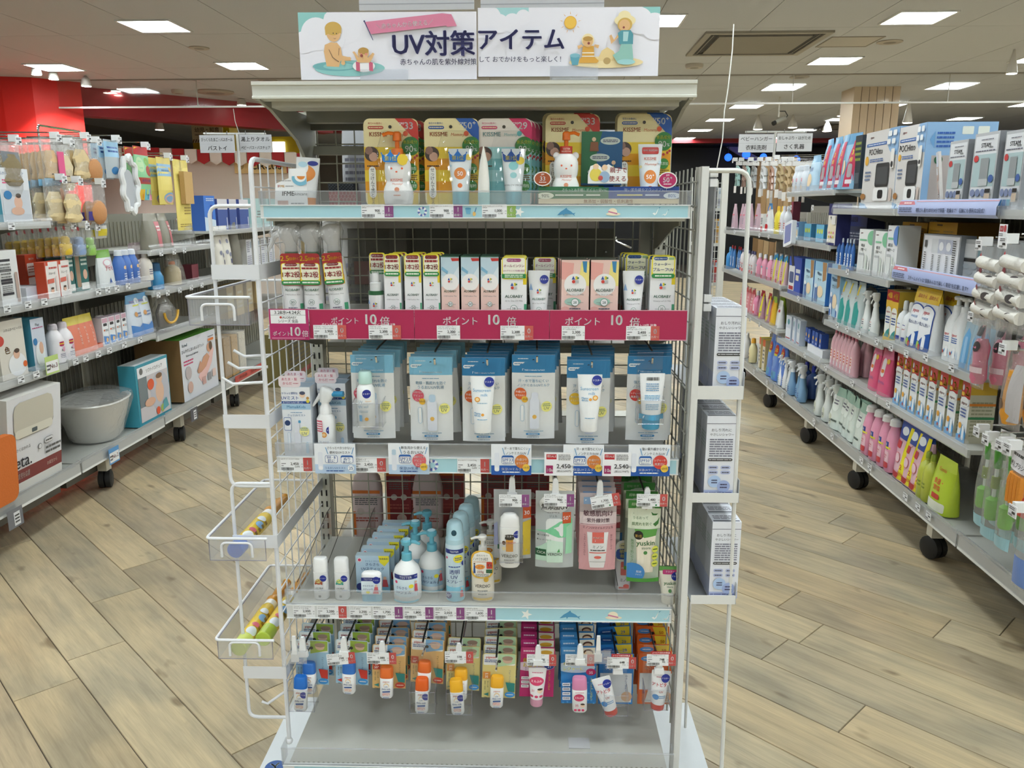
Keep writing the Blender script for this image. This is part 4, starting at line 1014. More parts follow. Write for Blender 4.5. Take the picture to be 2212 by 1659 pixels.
p=Pr(.04,.09,.0207,.0182,eps=.0003);p.e(.45,.6,.16,'e8943a');p.e(.45,.6,.1,'f2cf9a');tester(p,.82,.72,.24);p.t(.35,.42,.09,'light mist','9a9fb0',.7);p.rr(.0,.68,.4,.98,'d9657a',.1);p.l(.02,.7,.38,.95,4,'fff');p.l(.2,.28,.7,.34,2,'99a');p.rr(.05,.05,.3,.16,'7fb2d8',.2);p.out(bo,'bottle_print')
obj('neck',MB().loft([(.1,.014,.014),(.115,.0135,.0135),(.122,.009,.009),(.128,.009,.009)],'f4f4f4','plastic',18),t)
obj('trigger',MB().loft([(.128,.012,.011),(.14,.016,.012,2.6,.004),(.152,.017,.012,2.6,.006),(.16,.012,.009,2.4,.003),(.164,.005,.005)],'eef0f1','plastic',18).tube([(-.008,0,.146),(-.02,0,.13),(-.029,0,.118)],[.006,.004,.0025],'eef0f1','plastic',8),t)
obj('nozzle',MB().tube([(.014,-.002,.147),(.044,-.006,.148)],.0066,'2f93c4','plastic',14),t)
gput(t,ps(704,.032,1.03),.032,Z3)
# pouch on a hook
def gusset_pouch(t,w,h,bulge,col,top=None,hole=True,n=8,name='pouch',fin='paper'):
 """flat hanging bag: hole near the top, origin at the hook hole; hangs below"""
 hz=h-.014
 def S(z,sgn):
  k=z/h;return bulge*max(0,(1-abs(2*k-.75)**2*1.0))*.5*(1 if sgn<0 else .6)
 b=MB();vs=[];m=7
 for j in range(m+1):
  z=h*j/m-hz
  for i in range(n+1):
   u=i/n;x=(u-.5)*w;bl=S(h*j/m,-1)*sin(pi*u)**.7
   vs.append((x,-bl-.0008,z))
 k=len(vs)
 for j in range(m+1):
  z=h*j/m-hz
  for i in range(n+1):
   u=i/n;vs.append(((u-.5)*w,S(h*j/m,1)*sin(pi*u)+.0008,z))
 fs=[]
 for j in range(m):
  for i in range(n):
   a=j*(n+1)+i;fs.append((a,a+1,a+n+2,a+n+1));fs.append((k+a+1,k+a,k+a+n+1,k+a+n+2))
 for j in range(m):
  a=j*(n+1);fs.append((a,a+n+1,k+a+n+1,k+a));a+=n;fs.append((a+n+1,a,k+a,k+a+n+1))
 b.add(vs,fs,col,fin,True);o=obj(name,b,t)
 def fn(X,Z,off):
  u=X/w+.5;z=Z+hz
  return (X,-S(z,-1)*max(0,sin(pi*min(1,max(0,u))))**.7-.0008-off-.0003,Z)
 return o,Pr(w,h,z0=-hz,fn=fn,eps=.0002)
def mk_pouch(label,hc,spf,pa,l1,l2,badge,bcol,body='f0f1f0',mon=None,bott=True,full=True,cap='bcd0e4'):
 t=thing('refill_pouch',label,'pouch','blue topped sunscreen pouches');w,h=.098,.196
 o,p=gusset_pouch(t,w,h,.022,body);dk=hc!='8cc3dd'
 p.r(0,.79,1,1,hc);p.rr(.64,.9,.9,.97,'e8d23a',.15);p.t(.77,.95,.03,spf,'556',.22,.4);p.t(.75,.918,.028,pa,'556',.2,.3)
 p.t(.5,.835,.055,'Mama&Kids','3a7fae' if not dk else 'e9f0f4',.54,.25);p.e(.5,.935,.03,'1a2a38');p.rr(.03,.875,.4,.915,'f2f4f4',.4);p.l(.06,.884,.37,.906,1,'5a8fb5');p.l(.14,.945,.38,.965,1,'d9e6ec')
 if full:
  p.l(.3,.745,.7,.76,1,'7aa5bf');p.t(.5,.7,.043,l1,'5a95b8',.7,.2);p.t(.5,.65,.043,l2,'5a95b8',.74,.2)
  p.e(.2,.55,.14,bcol);bd=badge.split('|')
  for i,s in enumerate(bd):p.t(.2,.55+(len(bd)/2-.5-i)*.042,.036,s,'fff',.22,.4)
  if mon:p.e(.3,.485,.075,'ecb93c');p.t(.3,.485,.04,mon,'444',.13,.4)
  p.e(.81,.4,.125,'efe98a');p.t(.81,.38,.05,'UV','6a7a6a',.2,.2);p.l(.72,.4,.9,.44,2,'8a9a7a')
  if bott:p.rr(.42,.13,.64,.5,'e0e4ee',.25);p.rr(.46,.48,.61,.57,cap,.3);p.e(.53,.28,.05,'e3b45a');p.rr(.2,.22,.29,.42,'9fc0da',.5);p.rr(.21,.225,.28,.415,body,.5)
  p.l(.28,.095,.74,.115,1,'8aa5b8');p.rr(.33,.055,.66,.08,'3f86b8',.5);p.l(.38,.06,.61,.075,1,'fff');p.l(.36,.02,.64,.04,1,'9ab')
 p.out(o,'pouch_print');return t
def hook(x,z,label,ly0=0.,ly1=.4,clip=None,up=True,col='3a3b3a'):
 t=thing('display_hook',label,'hook','display hooks on the gondola')
 obj('wire',MB().tube([(0,ly1,0),(0,ly0+.02,0),(0,ly0,.004),(0,ly0-.004,.016 if up else .004)],.0027,'d8d9d9','chrome',7),t)
 obj('upper_wire',MB().tube([(0,ly1,.035),(0,ly0+.04,.032),(0,ly0+.012,.03)],.0024,'46484a','steel',6),t)
 obj('plate',MB().box(-.02,ly1,-.02,.02,ly1+.004,.04,'a9aaa8','painted'),t)
 if clip:
  b=MB();b.prism([(-.008,.02),(.008,.02),(.0062,.052),(.003,.058),(-.003,.058),(-.0062,.052)],ly0-.012,ly0-.004,'eeeff0','plastic');b.prism([(-.012,.008),(.012,.008),(.011,.022),(-.011,.022)],ly0-.014,ly0-.004,'f0f1f2','plastic')
  obj('white_clip',b,t)
 gput(t,x,0,z);return t
def row_on_hook(proto,px,ly,z,n,step,labels,jit=.004,yawj=5,dz=.0,dx=0):
 rr_=random.Random(int(px));out=[]
 for k in range(n):
  a=proto if k==0 else dup(proto,labels % ORD[k])
  x=glx(px,ly,z-.08)+dx*k+(rr_.uniform(-jit,jit) if k else 0)
  gput(a,x,ly+step*k,z+dz*k,rr_.uniform(-yawj,yawj) if k else 0,rr_.uniform(-2,2)*0,rr_.uniform(-3,3) if k else 0);out.append(a)
 return out
LB,DB='7fbcd9','2f7fb2'
def zt(py,ly):return gl(1000,py,ly)[1]
specs=[(806,769,LB,'SPF23','PA++','乾燥・肌荒れを防ぐ','うるおいUV乳液','日焼け止め|デビュー|にも','d5566a','0か月','b9d0e2','pale blue topped pouch behind clear holder with bottle',6),
  (932,773,LB,'SPF23','PA++','乾燥・肌荒れを防ぐ','うるおいUV乳液','日焼け止め|デビュー|にも','d5566a','0か月','b9d0e2','pale blue topped pouch fully visible, second hook',6),
  (1045,774,DB,'SPF33','PA+++','汗・水で落ちにくい','ノンケミカルUVミルク','外遊びや|おでかけに','d9642f','1か月','dfe3ee','dark blue topped pouch behind first white milk tube',6),
  (1152,767,DB,'SPF33','PA+++','汗・水で落ちにくい','ノンケミカルUVミルク','外遊びや|おでかけに','d9642f','1か月','dfe3ee','dark blue topped pouch with no tester, fourth hook',6),
  (1270,778,DB,'SPF33','PA+++','汗・水で落ちにくい','ノンケミカルUVミルク','外遊びや|おでかけに','e0b52a',None,'dfe3ee','dark blue topped pouch with yellow plaid hem',6),
  (1400,769,DB,'SPF50','PA++++','強力紫外線から守る','ノンケミカルUVクリーム','レジャーや|真夏日に','cf3a34','6か月','6fb0d0','dark blue topped SPF50 pouch, rightmost hook',5)]
for i,(px,py,hc,spf,pa,l1,l2,bd,bc,mon,cap,lab,n) in enumerate(specs):
 z=zt(py,.03)-.014
 pr_=mk_pouch(lab+', front',hc,spf,pa,l1,l2,bd,bc,mon=mon,cap=cap)
 row_on_hook(pr_,px,.04,z,n,.022,lab+', %s from front',dx=.0035,dz=.003)
 hook(glx(px+8,.02,z),z-.001,'chrome hook of the '+lab,.015,.385)
def holder(w,h,d,hk,label,name='acrylic_holder'):
 t=thing(name,label,'holder','clear acrylic tester holders');e=.0012
 b=MB().box(-w/2,0,0,w/2,e,h*.55,'fff','clear').box(-w/2,d,0,w/2,d+e,h+hk,'fff','clear').box(-w/2,0,0,-w/2+e,d,h*.62,'fff','clear').box(w/2-e,0,0,w/2,d,h*.62,'fff','clear').box(-w/2,0,0,w/2,d,e,'fff','clear')
 obj('clear_box',b,t)
 b=MB();q=.0009
 for y in (0,d):b.tube([(-w/2,y,q),(w/2,y,q)],q,'b9b6cc','guard',5)
 b.tube([(-w/2,0,h*.55),(w/2,0,h*.55)],q,'a7a2c4','guard',5)
 for s in (-1,1):b.tube([(s*w/2,0,0),(s*w/2,0,h*.55),(s*w/2,d,h*.62)],q,'a7a2c4','guard',5)
 b.tube([(-w/2,d,h+hk),(w/2,d,h+hk)],q,'a7a2c4','guard',5)
 obj('bright_edge',b,t);return t
def hplace(t,px,py,ly):x,z=gl(px,py,ly);return gput(t,x,ly,z)
t=holder(.067,.1,.045,.055,'clear acrylic holder with white light veil bottle on third shelf');hplace(t,795,923,-.012)
t=thing('veil_bottle','white round bottle with mint cap in the clear holder','bottle');bo=obj('bottle',MB().loft([(0,.017,.017),(.003,.019,.019),(.075,.0205,.0205),(.09,.019,.019),(.1,.013,.013)],'f2f3f1','plastic',24),t)
p=Pr(.04,.09,.0207,eps=.0003);tester(p,.65,.88,.25);p.t(.28,.68,.1,'UV','9ab0c0',.3);p.t(.4,.56,.12,'light veil','8fb0c8',.6);p.l(.2,.4,.7,.46,2,'abc');p.r(.2,.18,.36,.34,'7fb2d8');p.e(.6,.24,.1,'ecae4a');p.t(.72,.7,.06,'Moisture','ecae4a',.3);p.out(bo,'bottle_print')
obj('cap',MB().loft([(.1,.015,.015),(.103,.0155,.0155),(.124,.015,.015),(.128,.012,.012)],'bfe0d8','plastic',24),t);hplace(t,793,920,.012)
def milk_tube(px,py0,label,kind):
 t=thing('milk_tube',label,'tube');z0=gl(px,py0,.0)[1];a_,q=tube_pack(t,.055,.128,'f3f4f4','f2f3f3',.026)
 if kind!='back':
  q.t(.48,.7,.1,'Sunscreen','5a9fc8',.72);q.t(.58,.6,.09,'milk','5a9fc8',.4);q.e(.3 if kind=='a' else .72,.5,.11,'e8a03a',.055);q.e(.3 if kind=='a' else .72,.5,.07,'f6d9a0',.035)
  q.t(.3,.2 if kind=='a' else .5,.06,'Mama','5aa0cc',.26,.4);q.t(.3,.15 if kind=='a' else .45,.06,'&Kids','5aa0cc',.26,.4);q.e(.52,.17 if kind=='a' else .47,.06,'e8a03a',.03);q.l(.3,.4,.7,.44,1,'9bc') if kind=='a' else None;tester(q,.78,.88,.2);q.l(.3,.05,.7,.08,1,'6aa5cc')
 else:
  q.r(.26,.84,.78,.92,'f6f6f6');q.bar(.27,.845,.77,.915);q.l(.25,.62,.75,.8,4,'7a9fc0');q.l(.2,.4,.8,.55,4,'6aaad0');q.l(.24,.1,.76,.34,6,'8ab0cc')
 q.out(a_,'tube_print');hplace(t,px,py0,.0);return t
milk_tube(1043,932,'white sunscreen milk tube with orange dot and tester sticker, left one','a')
milk_tube(1272,929,'white sunscreen milk tube with tester sticker on the plaid hem pouch','b')
t=holder(.058,.1,.04,.055,'clear acrylic holder with blue capped tube at right of third shelf');hplace(t,1405,917,-.02)
t=thing('cream_tube','white tube with blue base and barcode in the right clear holder','tube');a_,q=tube_pack(t,.056,.125,'4a9cc4','f1f2f3',.022);q.bar(.27,.85,.77,.92);q.l(.25,.62,.75,.8,4,'7a9fc0');q.l(.2,.42,.8,.55,4,'6aaad0');q.l(.24,.22,.76,.36,4,'8ab0cc');q.r(.02,0,.98,.12,'4a9cc4');q.out(a_,'tube_print');hplace(t,1405,924,.0)
# ------------------------------------------------------------------ shelf 4
Z4=SH[4]+.0005
def simple_print_rows(p,rows):
 for r_ in rows:p.t(*r_)
def uv_milk(label,pic):
 t=thing('uv_milk_bottle',label,'bottle','white uv milk bottles')
 bo=obj('bottle',MB().loft([(0,.015,.012,3),(.003,.0175,.0135,3),(.07,.0175,.0135,3),(.0705,.0165,.0125,3)],'f2f2f1','plastic',24),t)
 obj('cap',MB().loft([(.071,.017,.013,3),(.1,.0168,.0128,3),(.104,.015,.011,3),(.105,.012,.009,3)],'f4f4f3','plastic',24),t)
 p=Pr(.034,.07,y0=-.0136,eps=.0002)
 c1,c2=pic;p.e(.42,.68,.26,c1,.1);p.e(.42,.71,.22,c2,.08);p.e(.2,.62,.07,c1);p.e(.62,.61,.07,c1)
 for u,v in ((.3,.7),(.45,.73),(.55,.68)):p.e(u,v,.05,c1,.02)
 tester(p,.75,.82,.24);p.t(.46,.46,.08,'UV MILK','333',.56,.5);p.l(.26,.4,.66,.42,1,'777');p.l(.4,.33,.52,.35,1,'888');p.rr(.38,.12,.56,.2,'888',.2);p.out(bo,'bottle_print')
 return t
gput(uv_milk('white uv milk bottle with tortoise drawing, leftmost on fourth shelf',('a8502f','cfc07a')),glx(694,.03,.62),.03,Z4)
gput(uv_milk('white uv milk bottle with green sea turtle drawing',('3f9a8a','dfe07a')),glx(739,.03,.62),.03,Z4)
# dividers, clear on the fourth shelf
for i,px in enumerate((640,690,752,850,945,1335)):
 t=thing('shelf_divider','clear smoky shelf divider, %s from left on the fourth shelf' % ORD[i],'divider','clear dividers on the fourth shelf')
 obj('panel',MB().prism([(.0,.0),(.34,.0),(.34,.1),(.3,.1),(.03,.045),(.0,.04)],-.0006,.0006,'fff','clear','x'),t)
 obj('dark_edge',MB().tube([(0,.0,.04),(0,.03,.045),(0,.3,.1),(0,.34,.1)],.0009,'4a4644','rubber',5),t)
 gput(t,glx(px,.02,.6),.03,Z4)
ST=None
for k in range(6):
 L_='pale blue stick carton, %s of six stepping back' % ORD[k]
 if ST is None:
  t=thing('stick_carton',L_,'carton','sunscreen stick cartons');w,h=.082,.096
  c=card_box(t,w,h,.022,'bfd8ea','a9c9de','c9dfec');p=Pr(w,h);p.p([(.68,1),(1,1),(1,.86),(.86,.72),(.72,.82)],'ecdf3a');p.t(.84,.92,.07,'快適素肌','345',.26,.3);p.e(.12,.89,.07,'f3e6e8');p.e(.12,.89,.045,'d5426a');p.t(.5,.86,.05,'子どもとつかえる','5a7a9a',.44);p.t(.5,.77,.1,'さらさら','2a4a8a',.4,.4);p.t(.5,.65,.1,'UVスティック','2a4a8a',.68,.4);p.p([(0,0),(1,0),(1,.22),(.6,.3),(0,.24)],'7fb9d6');p.e(.12,.16,.12,'22307a');p.e(.86,.4,.05,'e9c0a8');p.p([(.8,.36),(.92,.36),(.96,.16),(.78,.16)],'c04a52');p.out(c);ST=a=t
 else:a=dup(ST,L_)
 gput(a,glx(805,.06,.63)+.0055*k,.06+.042*k,Z4)
t=thing('stick_tester','white and blue flat stick tester before the stick cartons','stick')
bo=obj('body',MB().loft([(.022,.024,.011,3.4),(.055,.024,.011,3.4),(.068,.0235,.0108,3.4),(.073,.019,.008,3),(.0745,.012,.006,3)],'f3f3f2','plastic',26),t);obj('base_cap',MB().loft([(0,.0235,.0108,3.4),(.022,.0243,.0113,3.4)],'8cc2d8','plastic',26).box(-.011,-.0122,.005,.011,-.011,.016,'7ab3cc'),t)
p=Pr(.046,.05,z0=.02,y0=-.0112,eps=.0002);p.r(0,.68,1,.86,'22307a');p.t(.36,.77,.13,'TESTER','e8ecf4',.5,.2);tester(p,.8,.68,.2);p.r(0,.0,1,.68,'e3eef4');p.t(.36,.44,.14,'さらさらUV','22307a',.56,.4);p.t(.34,.27,.14,'スティック','22307a',.5,.4);p.e(.34,.12,.1,'ecdf3a',.07);p.p([(.6,.05),(.9,.05),(.86,.4),(.7,.4)],'d56a72');p.e(.78,.45,.07,'e9c0a8');tester(p,.8,.74,.2);p.out(bo,'stick_print')
gput(t,glx(803,.02,.61),.022,Z4)
def pump_bottle(t,r,h,bcol,pcol,sx=1,pw=2,shoulder=.72,ry=None,pump_h=.05,body='bottle'):
 ry=ry or r
 bo=obj(body,MB().loft([(0,r*.9,ry*.9,pw),(.004,r*.99,ry*.99,pw),(h*.25,r,ry,pw),(h*shoulder,r,ry,pw),(h*(shoulder+.15),r*.86,ry*.86),(h*.95,r*.5,ry*.5),(h,r*.4,r*.4)],bcol,'plastic',26),t)
 b=MB();k=pump_h
 b.loft([(h-.001,r*.38,r*.38),(h+k*.34,r*.36,r*.36),(h+k*.36,r*.3,r*.3)],pcol,'plastic',18);b.loft([(h+k*.36,r*.17,r*.17),(h+k*.72,r*.17,r*.17),(h+k*.74,r*.36,r*.36),(h+k*.92,r*.4,r*.4),(h+k,r*.3,r*.3)],pcol,'plastic',18)
 b.tube([(0,0,h+k*.86),(sx*r*.6,-.003,h+k*.88),(sx*r*1.0,-.005,h+k*.8)],[r*.14,r*.13,r*.1],pcol,'plastic',8)
 obj('pump',b,t);return bo
def gel_bottle(label,first,sx):
 t=thing('gel_pump_bottle',label,'pump bottle','round gel bottles with aqua pumps');r=.0335;h=.1
 bo=pump_bottle(t,r,h,'f2f2f0','6cb8cc',sx,2,.66,r,.052)
 p=Pr(.062,.062,r+.0002,z0=.012,eps=.00025)
 if first:p.r(0,.82,1,1,'22307a');p.t(.52,.91,.15,'TESTER','e8ecf4',.5,.2);tester(p,.98,.92,.13)
 p.r(0,.1,1,.82,'d8e9f1' if first else 'b5cfdf');p.p([(0,.1),(1,.1),(1,.3),(.5,.2),(0,.34)],'8cc8dc');p.e(.14,.7,.06,'d5426a');p.t(.36,.48,.17,'さらさら','22307a',.42,.4);p.t(.42,.3,.17,'UVジェル','22307a',.6,.4);p.e(.72,.55,.09,'ecdf3a',.08);p.e(.9,.7,.05,'e9c0a8');p.p([(.85,.62),(.95,.62),(.98,.3),(.84,.3)],'d0545c');p.r(-.6 if False else 0,-.12,1,-.05,'8cc8dc');p.out(bo,'bottle_print')
 return t
for px,ly,sx,nm,fr in ((880,.035,1,'white gel pump bottle with tester band, front',True),(934,.09,-1,'grey labelled gel bottle behind the tester pump',False),(899,.15,-1,'gel bottle with aqua pump at back left',False),(924,.22,-1,'gel bottle with aqua pump deepest at back',False)):
 a=gel_bottle(nm+' on fourth shelf',fr,sx);gput(a,glx(px,ly,.62),ly,Z4)
def spray_can(label,test):
 t=thing('spray_can',label,'spray can','tall aqua spray cans');r=.0228
 bo=obj('can',MB().loft([(0,r*.9,r*.9),(.004,r,r),(.142,r,r),(.146,r*.96,r*.96)],'cfe3ec','plastic',26),t)
 obj('cap',MB().loft([(.146,r*.97,r*.97),(.158,r*.97,r*.97),(.16,r*.9,r*.9),(.19,r*.84,r*.84),(.198,r*.7,r*.7),(.202,r*.45,r*.45)],'b5d8e4','plastic',26),t)
 obj('nozzle_hole',MB().ball((0,-r*.86,.176),.006,'1d4a5a','rubber',12,(.0065,.002,.0075)),t)
 p=Pr(.044,.142,r+.0002,eps=.00025)
 p.r(-.1,.02,1.1,.28,'8ccbe0');p.p([(0,.28),(.4,.3),(.9,.22),(1,.2),(0,.2)],'8ccbe0')
 if test:p.r(-.05,.88,1.05,.955,'22307a');p.t(.5,.918,.045,'TESTER','e8ecf4',.6,.2)
 p.e(.06,.8,.07,'d5426a');p.e(.72,.79,.26,'ecdf3a',.07);p.l(.54,.76,.9,.82,2,'2a4a8a');tester(p,1.05,.7,.16,'')
 p.l(.2,.63,.8,.67,1,'3a5a9a');p.t(.5,.56,.085,'透明','22307a',.62,.5);p.t(.5,.47,.085,'UV','22307a',.5,.5);p.t(.48,.385,.075,'スプレー','22307a',.8,.4);p.e(.16,.13,.2,'22307a');p.t(.16,.13,.08,'50⁺','e8ecf4',.3,.4);p.e(.85,.26,.05,'e9c0a8');p.p([(.78,.22),(.9,.22),(.96,.1),(.76,.1)],'d0444c');p.out(bo,'can_print')
 return t
for k in range(4):
 a=spray_can('tall aqua spray can with tester band, front' if k==0 else 'tall aqua spray can, %s behind the tester can' % ORD[k-1],k==0) if k<2 else dup(a,'tall aqua spray can, %s behind the tester can' % ORD[k-1])
 gput(a,glx(984,.035,.62)+.0095*k,.035+.052*k,Z4)
def verdio(label):
 t=thing('lotion_pump_bottle',label,'pump bottle','cream lotion pump bottles');bo=pump_bottle(t,.0275,.122,'efe6d4','f3f1ec',-1,2.2,.78,.02,.042)
 p=Pr(.05,.07,.0278,.0203,z0=0,eps=.0003);p.t(.5,.6,.2,'VERDIO','3a3a38',.8,.5);p.l(.26,.38,.74,.46,1,'777');p.l(.3,.26,.7,.33,1,'777');p.r(0,.08,1,.16,'e3b93f');p.e(.68,.84,.12,'dcae3c');p.out(bo,'bottle_print')
 w=.052;o=obj('hang_tag',MB().prism(rrect(w,.07,.018,z0=.064),-.0235,-.0228,'e2b33c','paper'),t);q=Pr(w,.07,z0=.064,y0=-.0235);q.rr(.05,.04,.95,.96,'f5f2ea',.4);q.t(.5,.83,.1,'肌をたもつ','777',.5);q.t(.42,.7,.17,'ノンケミカル処方','333',.7,.5);q.l(.1,.58,.9,.62,1,'c88a6a');q.e(.4,.42,.22,'e5913a',.09);q.t(.4,.42,.1,'低刺激','fff',.3,.2);q.r(.7,.36,.96,.6,'c0392b');q.t(.83,.48,.18,'30','fff',.2,.5);q.r(.68,.2,.96,.33,'1f5a3a');q.t(.84,.265,.1,'CICA','e8efe8',.22,.3);q.t(.42,.25,.12,'220g','b0453a',.3,.5);q.p([(.1,.2),(.2,.2),(.18,.5),(.12,.5)],'2a4f8a');q.e(.15,.54,.04,'4a3a2a');q.l(.2,.06,.8,.18,3,'888');q.out(o)
 return t
a=verdio('cream lotion pump bottle with white tag, front of fourth shelf');gput(a,glx(1043,.035,.64),.035,Z4)
gput(dup(a,'cream lotion pump bottle behind the front one'),glx(1060,.13,.66),.13,Z4)
t=thing('tonic_tube','pale tube with green seal and tester stickers, right end of fourth shelf','tube');a_,q=tube_pack(t,.05,.092,'efe7d2','efe8d6',.016,seal='5f9a4a');q.r(.0,.87,1,1,'5f9a4a');q.rr(.16,.76,.84,.9,'c23a7a',.2);q.t(.5,.84,.07,'テスター','fff',.5,.4);tester(q,.76,.7,.2);q.t(.5,.5,.15,'yuskin','2f6a3a',.8,.6);q.t(.5,.39,.08,'sisora','2f6a3a',.5,.2);q.e(.5,.26,.08,'4f8a4a',.06);q.l(.2,.08,.8,.14,2,'a99');q.out(a_,'tube_print')
gput(t,glx(1446,.025,.62),.03,Z4)
t=thing('milk_bottle_with_card','white bottle with coral square and blue tag behind pouches on fourth shelf','bottle');bo=obj('bottle',MB().loft([(0,.017,.013,3),(.004,.019,.014,3),(.08,.019,.014,3),(.09,.014,.012),(.1,.011,.011)],'efe9ea','plastic',22),t);p=Pr(.036,.08,y0=-.0145);p.rr(.3,.5,.95,.95,'de6a62',.1);p.t(.6,.74,.12,'MINON','fff',.5);p.t(.6,.34,.16,'ミノン','555',.6,.4);p.r(.2,.06,.9,.12,'de8a82');p.e(.7,.15,.2,'de6a62',.06);p.out(bo,'bottle_print')
o=obj('neck_tag',MB().prism(rrect(.042,.055,.016,z0=.078),-.0175,-.017,'f0ede2','paper'),t);q=Pr(.042,.055,z0=.078,y0=-.0175);q.rr(.02,.1,.98,.6,'2a4a94',.3);q.t(.5,.48,.22,'敏感','f0e36a',.6,.5);q.t(.5,.26,.2,'毎日','f0e36a',.6,.5);q.e(.5,.75,.3,'e7dfb0',.15);q.l(.3,.72,.7,.8,1,'555');q.out(o)
gput(t,glx(1346,.1,.64),.1,Z4)
# hanging clear pouches of the fourth shelf
def clear_pouch(label,w,h,inner,zone,fin='film',col='e9edf0'):
 t=thing('hanging_pouch',label,'pouch')
 o,p=gusset_pouch(t,w,h,.03,col,fin=fin,name='clear_pouch');return t,o,p
t,o,p=clear_pouch('grey clear pouch lettered VERDIO behind an acrylic holder',.088,.172,None,None,'frost','d4d8da');p.t(.74,.9,.07,'VERDIO','444',.4,.3);p.r(.78,.6,1,.76,'d0562a');p.t(.89,.68,.08,'30','fff',.18,.6);p.p([(.76,.06),(.98,.06),(1,.58),(.78,.55)],'d8bc3a');p.p([(0,.2),(.12,.2),(.1,.55),(0,.5)],'9a9fc0');p.r(.1,.15,.3,.22,'1f5a3a');p.out(o,'pouch_print')
HP=[]
def hang(t,px,pyt,ly,lab,n=1,step=.02,clip=True,dx=0,hk=True):
 z=gl(px,pyt,ly)[1]-.014;x=gl(px,pyt,ly)[0]
 gput(t,x,ly,z)
 for k in range(1,n):gput(dup(t,lab+', %s from front' % ORD[k]),x+dx*k,ly+step*k,z+.004*k,random.uniform(-3,3))
 if hk:hook(x,z-.001,'hook carrying the '+lab,ly-.025,.385,clip,False)
 return x,z
def flag(x,z,w,name,price,sub,age,ac,label,yaw=0,roll=0,dot=False,ly=-.012,above=None,aw=17):
 return price_tag(0,w,0,name,price,sub,age,ac,aw,ly,label,.03,yaw,roll,dot,above,(x,z))
x,z=hang(t,1107,1057,.04,'grey clear pouch with acrylic holder');
def tg(px0,px1,pyb,ly=-.012):
 a,b=gl(px0,pyb,ly),gl(px1,pyb,ly);return (a[0]+b[0])/2,a[1],b[0]-a[0]
for a in ((1078,1127,1095,'ベルディオUV|マイルドジェルN 80g','900','990','1','p','hanging white tag, price 900 yen, at grey clear pouch',0,0,False),
  (1175,1224,1094,'ベルディオUV|モイスチャージェルN80','900','990','1','p','hanging white tag, price 900 yen, at green wave pouch',0,0,False),
  (1279,1326,1097,'ミノンUVマイルドジェル','1,700','1,870','0','r','tilted hanging tag priced 1,700 yen at the pink pouch',0,-11,True),
  (1375,1425,1094,'ユースキンシソラUVミルク|40gミッフィー','1,480','1,628','0','r','hanging tag priced 1,480 yen at the green pouch',0,0,True)):
 x,z,w=tg(a[0],a[1],a[2]);flag(x,z,w,*a[3:9],yaw=a[9],roll=a[10],dot=a[11])
t=holder(.055,.09,.035,.05,'clear acrylic holder with white amber labelled bottle on fourth shelf');hplace(t,1104,1216,-.006)
t=thing('amber_label_bottle','white oval bottle with amber label in the holder','bottle');bo=obj('bottle',MB().loft([(0,.02,.012,2.4),(.005,.0235,.0145,2.6),(.1,.0235,.0145,2.6),(.101,.0225,.0135,2.6)],'f1f1ef','plastic',24),t);obj('cap',MB().loft([(.1015,.023,.014,2.6),(.122,.0215,.013,2.4),(.132,.014,.009),(.134,.006,.004)],'f3f2f0','plastic',24),t)
p=Pr(.046,.1,.0238,.0147,eps=.0003);p.r(.04,.42,.96,.78,'d9963a');p.e(.5,.78,.34,'3a3630',.07);p.t(.48,.8,.08,'テスター','fff',.5,.3);tester(p,.9,.84,.2);p.t(.6,.64,.09,'今だけ','c0392b',.4,.6);p.e(.22,.64,.1,'5a3a1f',.05);p.e(.22,.5,.1,'e9d9a8',.05);p.t(.5,.32,.13,'VERDIO','444',.82,.4);p.l(.25,.2,.75,.24,1,'888');p.l(.3,.13,.7,.17,1,'888');p.out(bo,'bottle_print');hplace(t,1101,1222,.016)
t,o,p=clear_pouch('clear pouch with green wave and white bottle, second hook',.09,.19,None,None,'frost','dfe6e6')
p.e(.5,.84,.4,'eceeee',.12);p.t(.5,.8,.09,'無添加UV','222',.7,.9);p.l(.3,.72,.62,.74,1,'888');p.t(.46,.69,.045,'ジェル','444',.2,.2);p.rr(.27,.08,.72,.66,'eef1ef',.2);p.p([(0,.5),(.3,.52),(.62,.62),(.95,.66),(.95,.42),(.6,.42),(.3,.48)],'7fcf9f');p.p([(0,.1),(.3,.1),(.3,.36),(0,.26)],'bfe0cc');p.p([(.3,.08),(.72,.08),(.72,.36),(.3,.4)],'d3eedd');p.p([(.78,.2),(.95,.2),(.96,.6),(.8,.55)],'9fd9b5');p.r(.0,.17,.28,.26,'1f5a3a');p.t(.15,.215,.05,'CICA','e8efe8',.22,.3);p.t(.5,.2,.07,'VERDIO','444',.38,.3);p.r(.7,.6,.92,.74,'d0562a');p.t(.81,.67,.08,'50⁺','fff',.18,.4);p.t(.2,.45,.035,'●5つの無添加','333',.3,.2);p.t(.22,.39,.035,'●ウォータープルーフ','333',.36,.2);p.p([(.56,.23),(.64,.23),(.62,.28)],'4aa05a');p.out(o,'pouch_print')
hang(t,1199,1060,.03,'green wave clear pouch')
t,o,p=clear_pouch('pink clear pouch with coral square label, third hook',.086,.19,None,None,'frost','eadadb')
